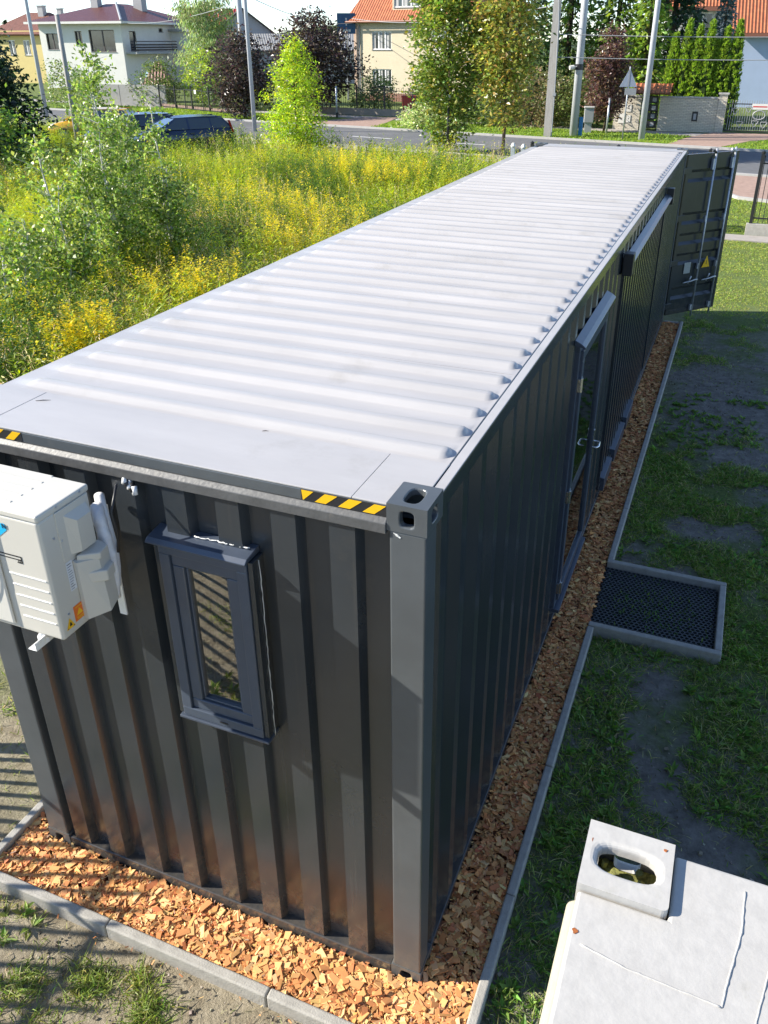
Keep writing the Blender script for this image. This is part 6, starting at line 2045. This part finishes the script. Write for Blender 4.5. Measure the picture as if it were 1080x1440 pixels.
# ------------------------------------------------------------------ brick wall, tiled gate, iron gate
w_ = thing('brick_wall', 'pale brick garden wall with white meter boxes left of the tiled gate', 'wall', (-5.65, 48.1, 0))
mb = MB(); facade(mb, (-0.72, 0), (1, 0), 1.42, 0, 1.72, []); mb.box(-0.72, 0.70, 0.01, 0.3, 0, 1.72); mb.build('masonry', M_BRICKW, w_, local=True)
MB().box(-0.76, 0.74, -0.04, 0.34, 1.721, 1.79).build('coping', M_STONE, w_, local=True)
for (a, b, c, d) in ((-0.05, 0.22, 0.95, 1.32), (-0.45, -0.05, 0.35, 0.85), (0.0, 0.22, 0.4, 0.78)):
    bx = MB().box(a, b, -0.03, -0.002, c, d).build('meter_box', M_WHITEW, w_, local=True)
    MB().box((a + b) / 2 - .02, (a + b) / 2 + .02, -0.034, -0.031, (c + d) / 2 - .03, (c + d) / 2 + .03).build('lock', M_BLACK, bx, local=True)
w_ = thing('brick_wall', 'pale brick garden wall with a dark letter box under the cypresses', 'wall', (-2.4, 48.1, 0))
mb = MB(); facade(mb, (-1.55, 0), (1, 0), 3.05, 0, 1.70, []); mb.box(-1.55, 1.5, 0.01, 0.3, 0, 1.70); mb.build('masonry', M_BRICKW, w_, local=True)
MB().box(-1.58, 1.48, -0.04, 0.34, 1.701, 1.77).build('coping', M_STONE, w_, local=True)
mb = MB(); facade(mb, (1.48, -0.06), (1, 0), 0.42, 0, 1.92, []); facade(mb, (1.90, -0.06), (0, 1), 0.42, 0, 1.92, []); facade(mb, (1.48, 0.36), (0, -1), 0.42, 0, 1.92, []); facade(mb, (1.90, 0.36), (-1, 0), 0.42, 0, 1.92, [])
mb.build('pillar', M_BRICKW, w_, local=True)
MB().box(1.42, 1.96, -0.12, 0.42, 1.921, 1.99).build('pillar_cap', M_STONE, w_, local=True)
lb_ = MB().box(0.22, 0.52, -0.03, -0.002, 0.55, 1.05).build('letter_box', M_IRON, w_, local=True)
MB().box(0.30, 0.44, -0.034, -0.031, 0.64, 0.94).build('box_door', M_GREYW, lb_, local=True)
gt = thing('garden_gate', 'dark panelled garden gate under a small orange tiled roof', 'gate', (-4.45, 48.1, 0))
for k in range(4):
    z = 0.15 + k * 0.42
    MB().box(-0.40, 0.40, 0.02, 0.06, z, z + 0.36).build('gate_panel', M_IRON, gt, local=True, bevel=0.03)
    for s in (-0.2, 0.2):
        MB().box(s - 0.10, s + 0.10, 0.004, 0.019, z + 0.08, z + 0.28).build('gate_plate', M_GREYP, gt, local=True)
MB().box(-0.45, -0.41, 0.0, 0.08, 0.05, 1.85).box(0.41, 0.45, 0.0, 0.08, 0.05, 1.85).build('gate_frame', M_IRON, gt, local=True)
mb = MB(); slope(mb, (-0.95, -0.75, 1.95), (1.05, -0.75, 1.95), (1.05, 0.2, 2.40), (-0.95, 0.2, 2.40), 0.08); slope(mb, (1.05, 1.1, 1.95), (-0.95, 1.1, 1.95), (-0.95, 0.2, 2.40), (1.05, 0.2, 2.40), 0.08)
mb.build('gate_roof', M_TILE, gt, local=True)
gt = thing('driveway_gate', 'black wrought iron driveway gate with a white and red plate', 'gate', (1.4, 48.1, 0))
MB().box(-1.85, 2.2, 0.0, 0.05, 0.12, 0.17).box(-1.85, 2.2, 0.0, 0.05, 1.45, 1.50).box(-1.85, -1.80, 0, 0.05, 0.17, 1.45).build('gate_frame', M_IRON, gt, local=True)
b0 = MB().box(-0.012, 0.012, 0.008, 0.038, 0.17, 1.66).build('bar', M_GREYP, gt, local=True)
b0.location = (-1.72, 0, 0)
for k in range(1, 33):
    twin(b0, (-1.72 + k * 0.12, 0, 0), gt)
for (x, z) in ((-1.1, 0.5), (-0.75, 1.25), (-1.4, 1.15), (0.1, 0.5), (-0.35, 0.55)):
    MB().tube([(x + 0.14 * math.cos(a) * (1 + .3 * math.sin(3 * a)), -0.02, z + 0.14 * math.sin(a) * (1 + .3 * math.sin(3 * a))) for a in np.linspace(0, 2 * PI, 13)], 0.022, 5).build('scroll', M_GREYP, gt, local=True)
MB().tube([(-0.2 + 0.3 * math.cos(a), -0.02, 0.95 + 0.22 * math.sin(a)) for a in np.linspace(0, 2 * PI, 17)], 0.03, 5).build('scroll', M_GREYP, gt, local=True)
pl = MB().box(-0.62, 0.2, -0.03, -0.01, 1.22, 1.50).build('notice_plate', M_WHITEW, gt, local=True)
MB().box(-0.56, 0.14, -0.034, -0.031, 1.33, 1.39).build('red_print', mat('red_print', (0.5, 0.04, 0.04), 0.5), pl, local=True)

# ------------------------------------------------------------------ fences
def picket(name, label, x0, y0, length, ang, hgt, z0=0.0, sp=0.11, posts=2.4, plinth=0.0, gap=None, tip=0.07, bw=0.008, group=None, caps=False):
    """iron fence along local x"""
    t = thing(name, label, 'fence', (x0, y0, z0), ang, group)
    MB().box(0, length, -0.015, 0.015, plinth + 0.12, plinth + 0.155).build('rail', M_IRON, t, local=True)
    MB().box(0, length, -0.015, 0.015, hgt - 0.22, hgt - 0.185).build('rail', M_IRON, t, local=True)
    mb = MB().box(-bw, bw, -bw - .0005, bw + .0005, plinth + 0.03, hgt - tip)
    mb.tube([(0, 0, hgt - tip), (0, 0, hgt - tip * .6), (0, 0, hgt)], [0.010, 0.018, 0.001], 6)
    b0 = mb.build('bar', M_IRON, t, local=True)
    n = int(length / sp)
    b0.location = (sp * 0.5, 0, 0)
    for k in range(1, n):
        twin(b0, (sp * (k + 0.5), 0, 0), t)
    npst = int(round(length / posts)) + 1
    for k in range(npst):
        x = length * k / (npst - 1)
        m_ = MB().box(x - 0.04, x + 0.04, -0.04, 0.04, 0, hgt + 0.02)
        m_.tube([(x, 0, hgt + 0.02), (x, 0, hgt + 0.06), (x, 0, hgt + 0.10)], [0.045, 0.055, 0.005], 8)
        m_.build('post', M_IRON, t, local=True)
    if plinth:
        MB().box(-0.1, length, -0.06, 0.06, -0.1, plinth).build('plinth', M_KERB, t, local=True, bevel=0.01)
    return t


picket('iron_fence', 'black iron picket fence on a concrete plinth beyond the open cargo door', 1.28, 20.6, 4.8, -0.05, 1.95, plinth=0.30)
picket('iron_fence', 'black iron fence whose tips show behind the far end of the white roof', -4.5, 20.62, 4.55, 0.0, 1.95)
picket('iron_fence', 'black iron picket fence along the sandy yard beside the near end of the container', -4.35, -7.2, 7.3, PI / 2, 1.76, sp=0.105, bw=0.014)
for (x, lb, hh) in ((-5.02, 'left of two dark posts with pale caps behind the roof', 1.95), (-4.74, 'right of two dark posts with pale caps behind the roof', 1.93)):
    t = thing('fence_post', lb, 'post', (x, 20.62, 0), 0, 'capped posts at the lot boundary')
    MB().box(-0.05, 0.05, -0.05, 0.05, 0, hh - 0.08).build('shaft', M_GALV, t, local=True, bevel=0.006)
    MB().tube([(0, 0, hh - 0.08), (0, 0, hh - 0.05), (0, 0, hh + 0.03)], [0.06, 0.075, 0.03], 10).build('cap', M_WHITEW, t, local=True)
f = picket('garden_fence', 'black wrought iron garden fence on a red brick base before the beige house', -28.2, 52.6, 8.4, -0.10, 1.75, sp=0.17)
MB().box(-0.1, 8.5, -0.12, 0.12, -0.1, 0.42).build('brick_base', M_BRICKR, f, local=True)
for k in range(3):
    MB().tube([(0.3 + k * 2.4 + 1.0 + 0.9 * math.cos(a), 0, 1.45 + 0.35 * math.sin(a)) for a in np.linspace(0, PI, 9)], 0.025, 5).build('arch', M_IRON, f, local=True)
f = picket('street_fence', 'dark iron street fence with a gate before the white house', -40.5, 52.9, 11.2, -0.42, 1.55, sp=0.20)
MB().box(0, 11.2, 0.05, 0.12, 0, 0.30).build('plinth', M_PAVER, f, local=True)
gp = MB().box(3.6, 6.0, -0.05, -0.02, 0.1, 0.15).box(3.6, 6.0, -0.05, -0.02, 1.35, 1.40).box(3.6, 3.66, -0.05, -0.02, .15, 1.35).box(5.94, 6.0, -0.05, -0.02, .15, 1.35).build('gate_leaf', M_IRON, f, local=True)
MB().box(5.0, 5.25, -0.08, -0.055, 1.15, 1.4).build('notice', M_WHITEW, gp, local=True)
w_ = thing('panel_wall', 'pale concrete panel wall half hidden by the birches', 'wall', (-46.8, 53.6, 0), 0.06)
for k in range(3):
    MB().box(k * 2.05, k * 2.05 + 2.0, 0, 0.08, 0, 1.5).build('panel', M_STONE, w_, local=True)
f = thing('pale_fence', 'short pale metal fence between the two maples across the road', 'fence', (-15.2, 50.2, 0), 0.2)
b0 = MB().box(0, 0.09, 0, 0.03, 0.1, 1.25).build('slat', M_STEELP, f, local=True)
for k in range(1, 14):
    twin(b0, (k * 0.14, 0, 0), f)
MB().box(0, 1.95, 0.032, 0.06, 0.3, 0.36).box(0, 1.95, 0.032, 0.06, 1.0, 1.06).build('rail', M_STEELP, f, local=True)

# ------------------------------------------------------------------ poles, wires, sign
def pole(name, label, x, y, h_, r0, r1, m, n=12, extra=None, cat='pole'):
    t = thing(name, label, cat, (x, y, 0), 0, 'poles along the street')
    MB().tube([(0, 0, -0.2), (0, 0, h_ * .5), (0, 0, h_)], [r0, (r0 + r1) / 2, r1], n).build('shaft', m, t, local=True, smooth=n > 6)
    return t


pole('utility_pole', 'tall slim grey pole at the left beyond the meadow, reaching past the frame', -40.4, 41.1, 12, 0.13, 0.08, M_STEELP)
t = pole('utility_pole', 'shorter grey pole whose top shows just left of the birches', -27.2, 28.8, 5.45, 0.12, 0.09, M_POLE)
pole('street_lamp', 'thicker of the two slim grey poles by the purple plum', -29.9, 47.8, 12, 0.22, 0.13, M_STEELP, cat='lamp post')
pole('street_lamp', 'thinner of the two slim grey poles by the purple plum', -24.5, 39.6, 12, 0.12, 0.08, M_STEELP, cat='lamp post')
t = pole('concrete_pole', 'square concrete power pole rising behind the white roof', -8.75, 42.2, 12, 0.26, 0.20, M_POLE, 4)
MB().tube([(0.22, -0.16, 0.3), (0.22, -0.16, 2.3), (0.16, -0.14, 5.2), (0.02, -0.14, 7)], 0.035, 6).build('cable', M_GREYP, t, local=True)
MB().box(0.14, 0.30, -0.26, -0.12, 2.0, 2.14).build('clamp', M_GREYP, t, local=True)
t = pole('street_lamp', 'thick round pale steel pole with a small camera and a blue pipe at its foot', -7.66, 43.4, 11, 0.21, 0.14, M_STEELP, cat='lamp post')
MB().tube([(0.05, -0.10, 3.30), (-0.28, -0.2, 3.30)], 0.03, 6).tube([(-0.22, -0.2, 3.28), (-0.42, -0.32, 3.25)], 0.10, 8).build('camera_box', M_WHITEW, t, local=True)
MB().tube([(0, 0, 3.15), (0, 0, 3.42)], 0.205, 12).build('band', M_IRON, t, local=True)
MB().box(0.24, 0.44, -0.06, 0.1, 0.0, 0.95).build('blue_pipe', mat('blue_plastic', (0.02, 0.18, 0.42), 0.4), t, local=True, bevel=0.03)
pole('street_lamp', 'round pale steel pole right of the triangular road sign', -4.1, 42.6, 11, 0.16, 0.10, M_STEELP, cat='lamp post')
t = thing('utility_box', 'grey utility cabinet with a rounded lid behind the round steel pole', 'cabinet', (-7.25, 45.2, 0), 0.2)
MB().box(-0.25, 0.25, -0.18, 0.18, 0.55, 1.25).build('cabinet', M_GREYW, t, local=True, bevel=0.03)
MB().box(-0.29, 0.29, -0.22, 0.22, 1.251, 1.36).build('lid', M_STONE, t, local=True, bevel=0.05)
MB().box(-0.18, 0.18, -0.12, 0.12, -0.1, 0.549).build('stand', M_GREYW, t, local=True)
t = thing('road_sign', 'triangular road sign seen from behind on a thin grey post', 'road sign', (-5.0, 42.4, 0), 0.15)
MB().tube([(0, 0, 0), (0, 0, 3.35)], 0.035, 8).build('post', M_GALV, t, local=True, smooth=True)
MB().prism([(-0.42, -0.05, 2.45), (0.42, -0.05, 2.45), (0, -0.05, 3.28)], (0, 0.012, 0)).build('plate', mat('grey_blue_sign_back', (0.30, 0.34, 0.42), 0.5, var=0.1, vscale=8), t, local=True, bevel=0.004)
MB().box(-0.03, 0.03, -0.06, -0.051, 2.46, 3.2).box(-0.15, 0.40, -0.075, -0.063, 2.10, 2.40).build('brace', M_GREYP, t, local=True)
t = thing('post', 'short slim grey post in front of the brick wall with meter boxes', 'post', (-6.2, 44.9, 0))
MB().tube([(0, 0, 0), (0, 0, 1.75)], 0.05, 8).build('shaft', M_GALV, t, local=True, smooth=True)
MB().tube([(0, 0, 1.75), (0, 0, 1.80)], 0.06, 8).build('cap', M_GREYP, t, local=True)
t = thing('post', 'slim grey post under the dark purple plum tree', 'post', (-24.1, 49.2, 0))
MB().tube([(0, 0, 0), (0, 0, 1.9)], 0.06, 8).build('shaft', M_GALV, t, local=True, smooth=True)
MB().tube([(0, 0, 0), (0, 0, 0.35)], 0.08, 8).build('foot', M_IRON, t, local=True)
t = thing('globe_lamp', 'white globe lamp on a black post among the maple leaves', 'lamp', (-11.25, 33.55, 0.35))
MB().tube([(0, 0, 0), (0, 0, 1.85)], 0.05, 8).build('post', M_IRON, t, local=True, smooth=True)
gm = MB().tube([(0, 0, 1.86 + 0.11 * (1 - math.cos(a))) for a in np.linspace(0.15, PI, 9)], [0.11 * math.sin(a) + 0.002 for a in np.linspace(0.15, PI, 9)], 14)
gm.build('globe', M_WHITEW, t, local=True, smooth=True)
t = thing('waste_bin', 'red waste bin beside the garden fence of the beige house', 'bin', (-20.35, 52.4, 0), 0.3)
MB().prism([(-0.36, -0.3, 0), (0.36, -0.3, 0), (0.45, -0.38, 1.2), (-0.45, -0.38, 1.2)], (0, 0.65, 0)).build('body', mat('red_bin', (0.42, 0.04, 0.03), 0.45), t, local=True, bevel=0.03)
MB().box(-0.48, 0.48, -0.42, 0.30, 1.201, 1.28).build('lid', MATS['red_bin'], t, local=True, bevel=0.03)
t = thing('blue_sign', 'square dark blue sign board on a post behind the beige house', 'sign', (-31.2, 66.2, 0), 0.42)
MB().tube([(0, 0.1, 0), (0, 0.1, 6.4)], 0.08, 8).build('post', M_GREYP, t, local=True)
sb = MB().box(-0.75, 0.75, -0.05, 0.03, 5.0, 6.5).build('board', mat('sign_blue', (0.015, 0.07, 0.16), 0.4), t, local=True)
MB().box(-0.05, 0.05, -0.06, -0.051, 5.6, 6.15).box(-0.35, -0.15, -0.06, -0.051, 5.15, 5.32).box(-0.08, 0.1, -0.06, -0.051, 5.15, 5.32).box(0.17, 0.35, -0.06, -0.051, 5.15, 5.32).build('white_print', M_WHITEW, sb, local=True)
t = thing('blue_barrel', 'pale blue plastic barrel in the garden by the white house', 'barrel', (-51.0, 66.0, 0))
MB().tube([(0, 0, 0.8), (0, 0, 0.95), (0, 0, 1.8), (0, 0, 2.0)], [0.40, 0.48, 0.48, 0.36], 12).build('drum', mat('barrel_blue', (0.16, 0.30, 0.45), 0.5), t, local=True, smooth=True)
MB().box(-0.5, 0.5, -0.5, 0.5, 0, 0.8).build('stand', M_GREYW, t, local=True)
t = thing('garden_shed', 'small shed with a steep red brown roof under the white house', 'shed', (-44.6, 58.6, 0), 0.4)
MB().box(-0.9, 0.9, -0.9, 0.9, 0, 1.3).build('wall', M_WOODD, t, local=True)
mb = MB(); slope(mb, (-1.2, -1.2, 1.25), (1.2, -1.2, 1.25), (0.2, 0, 3.0), (-0.2, 0, 3.0), .06); slope(mb, (1.2, -1.2, 1.25), (1.2, 1.2, 1.25), (0.2, 0, 3.0), (0.2, 0, 3.0), .06); slope(mb, (1.2, 1.2, 1.25), (-1.2, 1.2, 1.25), (-0.2, 0, 3.0), (0.2, 0, 3.0), .06); slope(mb, (-1.2, 1.2, 1.25), (-1.2, -1.2, 1.25), (-0.2, 0, 3.0), (-0.2, 0, 3.0), .06)
mb.build('roof', M_TILEB, t, local=True)


def wire(label, a, b, sag, r=0.012):
    pts = [tuple(Vector(a).lerp(Vector(b), k / 12) - Vector((0, 0, sag * 4 * (k / 12) * (1 - k / 12)))) for k in range(13)]
    t = MB().tube(pts, r, 5).build('overhead_wire', M_GREYP)
    tag(t, label, 'wire', 'overhead wires')


wire('upper overhead wire running right from the concrete pole past the cypresses', (-8.75, 42.1, 4.75), (16, 46, 5.0), 0.25, 0.02)
wire('lower overhead wire running right from the concrete pole', (-8.75, 42.1, 3.75), (16, 46, 4.1), 0.25, 0.02)
wire('overhead wire from the concrete pole towards the beige house roof', (-8.75, 42.1, 6.0), (-30.5, 65.8, 6.1), 0.5, 0.02)
wire('overhead wire between the slim poles and the white house', (-29.9, 47.8, 6.6), (-59.4, 74.0, 6.1), 0.4, 0.02)
wire('overhead wire crossing the sky above the purple plum tree', (-24.5, 39.6, 6.6), (-30.5, 66, 5.8), 0.5, 0.02)
wire('topmost overhead wire at the slim grey poles', (-24.5, 39.6, 7.2), (-52, 79, 8.4), 0.6, 0.02)


# ------------------------------------------------------------------ parked cars
def car(label, x, y, rz, col, L_=4.4, W2=0.88, H_=1.50):
    t = thing('parked_car', label, 'car', (x, y, 0.02), rz, 'cars parked at the road')
    paint = mat('car_paint_' + col[0], col[1], 0.20, spec=0.6, coat=0.6)
    gls = MATS.get('car_glass') or mat('car_glass', (0.03, 0.045, 0.06), 0.05, spec=1.0, coat=0.8)
    # stations: x, top of lower body, roof height (or None where there is no cabin)
    st = [(-2.18, .55, .62, .78), (-2.12, .45, .92, .84), (-2.02, .30, 1.00, .87), (-1.75, .26, 1.02, .88), (-1.1, .25, 1.02, .89), (-.3, .25, 1.01, .89), (.45, .25, 1.00, .89), (1.05, .25, .98, .88), (1.5, .26, .92, .87), (1.95, .30, .82, .83), (2.14, .42, .70, .74), (2.2, .52, .60, .66)]
    mb = MB()
    secs = []
    for (sx, zl, zt, w) in st:
        s = [(sx, -w * .93, zl), (sx, -w, zl + .12 * 1), (sx, -w * 1.0, (zl + zt) / 2), (sx, -w * .96, zt - .04), (sx, -w * .84, zt)]
        s += [(sx, 0, zt + (.03 if sx > 1.0 else 0))]
        s += [(a, -b, c) for a, b, c in s[4::-1]]
        secs.append(s)
    for a, b in zip(secs, secs[1:]):
        for k in range(len(a) - 1):
            mb.quad(a[k], a[k + 1], b[k + 1], b[k])
        mb.quad(a[0], b[0], b[-1], a[-1])
    mb.poly(secs[0][::-1]); mb.poly(secs[-1])
    body = mb.build('body', paint, t, local=True, smooth=True)
    bmm = bmesh.new(); bmm.from_mesh(body.data); bmesh.ops.remove_doubles(bmm, verts=bmm.verts, dist=1e-4); bmesh.ops.recalc_face_normals(bmm, faces=bmm.faces); bmm.to_mesh(body.data); bmm.free()
    # cabin: glass house with roof and pillars
    rl = [(-2.05, 1.02, .80), (-1.85, 1.34, .70), (-1.62, H_ - .05, .62), (-0.9, H_ + .02, .62), (0.0, H_ + .01, .62), (.45, H_ - .06, .61), (.95, 1.28, .70), (1.35, 1.00, .79)]
    roof = MB()
    rr = [p for p in rl if p[1] > H_ - .1]
    for a, b in zip(rr, rr[1:]):
        roof.quad((a[0], -a[2], a[1] - .03), (a[0], 0, a[1] + .02), (b[0], 0, b[1] + .02), (b[0], -b[2], b[1] - .03))
        roof.quad((a[0], a[2], a[1] - .03), (a[0], 0, a[1] + .02), (b[0], 0, b[1] + .02), (b[0], b[2], b[1] - .03))
    roof.build('roof', paint, t, local=True, smooth=True)
    wsq = [(.47, -.585, H_ - .085), (.47, .585, H_ - .085), (1.36, .74, 1.0), (1.36, -.74, 1.0)]
    MB().prism(wsq, (-.02, 0, -.012)).build('windshield', gls, t, local=True)
    rw = [(-1.66, -.585, H_ - .09), (-1.66, .585, H_ - .09), (-2.06, .74, 1.02), (-2.06, -.74, 1.02)]
    MB().prism(rw, (.02, 0, -.01)).build('rear_window', gls, t, local=True)
    for s in (-1, 1):
        yb, yt = s * .835, s * .625
        lo = lambda q: (q, yb, 1.005)
        hi = lambda q: (q, yt, H_ - .075)
        for (b0_, b1_, t0_, t1_) in ((-1.93, -1.15, -1.58, -1.12), (-1.08, -.12, -1.05, -.12), (-.03, .98, -.03, .42)):
            MB().prism([lo(b0_), lo(b1_), hi(t1_), hi(t0_)], (0, -s * .02, 0)).build('side_window', gls, t, local=True)
        for (b0_, b1_, t0_, t1_) in ((-2.07, -1.93, -1.68, -1.58), (-1.15, -1.08, -1.12, -1.05), (-.12, -.03, -.12, -.03), (.98, 1.37, .42, .49)):
            MB().prism([lo(b0_), lo(b1_), hi(t1_), hi(t0_)], (0, -s * .03, 0)).build('pillar', paint, t, local=True)
        MB().prism([(-1.70, s * .635, H_ - .06), (.48, s * .62, H_ - .08), (.48, s * .60, H_ - .03), (-1.70, s * .60, H_ - .02)], (0, -s * .03, 0)).build('roof_edge', paint, t, local=True)
        MB().box(.80, .98, s * .95 - .10, s * .95 + .10, .98, 1.12).build('mirror', paint, t, local=True, bevel=0.03)
        MB().prism([(-2.135, s * .86, .78), (-2.02, s * .892, .80), (-1.88, s * .80, 1.30), (-1.98, s * .77, 1.30)], (0, -s * .05, 0)).build('tail_lamp', MATS.get('tail_red') or mat('tail_red', (0.35, 0.01, 0.01), 0.15), t, local=True)
        MB().prism([(2.02, s * .82, .66), (2.12, s * .62, .64), (2.0, s * .62, .80), (1.78, s * .84, .82)], (0, 0, .03)).build('headlight', M_GREYP, t, local=True)
        MB().box(-.3, -.1, s * .897 - .012, s * .897 + .012, .82, .86).build('door_handle', paint, t, local=True)
        for sx in (-1.38, 1.38):
            wh = MB().tube([(sx, s * .72, .33), (sx, s * .905, .33)], .33, 20).build('wheel', M_RUBBER, t, local=True, smooth=False)
            MB().tube([(sx, s * .85, .33), (sx, s * .912, .33)], .21, 16).build('rim', M_GALV, wh, local=True)
    return t


fa = math.atan2(-0.80, -0.60)
car('dark blue family car with tall glass parked beyond the meadow', -22.5, 30.1, fa, ('dark_blue', (0.012, 0.028, 0.075)))
car('dark car half hidden by the birches, beside the blue family car', -25.4, 30.5, fa, ('dark_grey', (0.03, 0.035, 0.042)))

car('yellow car mostly hidden behind the birches, left of the dark cars', -29.3, 32.6, fa - 0.5, ('yellow', (0.62, 0.36, 0.015)))

# small things on the roof: leaf bits, scratch marks
for k, (x, y, ln, a, lb) in enumerate(((-0.92, 0.40, 0.03, 0.3, 'brown dry leaf stalk lying on the flat front of the white roof'), (-2.10, 0.30, 0.07, 0.5, 'thin dark twig on the far left front of the white roof'), (-1.75, 1.62, 0.012, 0.0, 'small dark speck among the near ribs of the white roof'))):
    o = MB().tube([(x, y, 2.885), (x + math.cos(a) * ln * .5, y + math.sin(a) * ln * .5, 2.887), (x + math.cos(a) * ln, y + math.sin(a) * ln, 2.885)], [0.001, 0.002, 0.0006], 5).build('twig', M_WOODD)
    tag(o, lb, 'twig')

# hedge and trees behind the fence at the near left: what the window mirrors
for k, (x, y, h_, lb) in enumerate(((-7.4, -5.2, 1.2, 'low dark shrub behind the yard fence, mirrored in the narrow window'), (-7.8, -3.2, 1.1, 'low brown green shrub behind the yard fence next to the dark one'), (-7.6, -7.4, 1.5, 'taller dark shrub behind the yard fence'))):
    tree('shrub', lb, 'shrub', x, y, [(0.0, 0.8), (h_ * .4, 1.1), (h_ * .8, 0.8), (h_, .2)], 60, 0.16, 40, 0.08, [(0.06, 0.08, 0.03), (0.10, 0.09, 0.04), (0.04, 0.055, 0.02)], 0.2, 0.04, group='shrubs behind the yard fence')
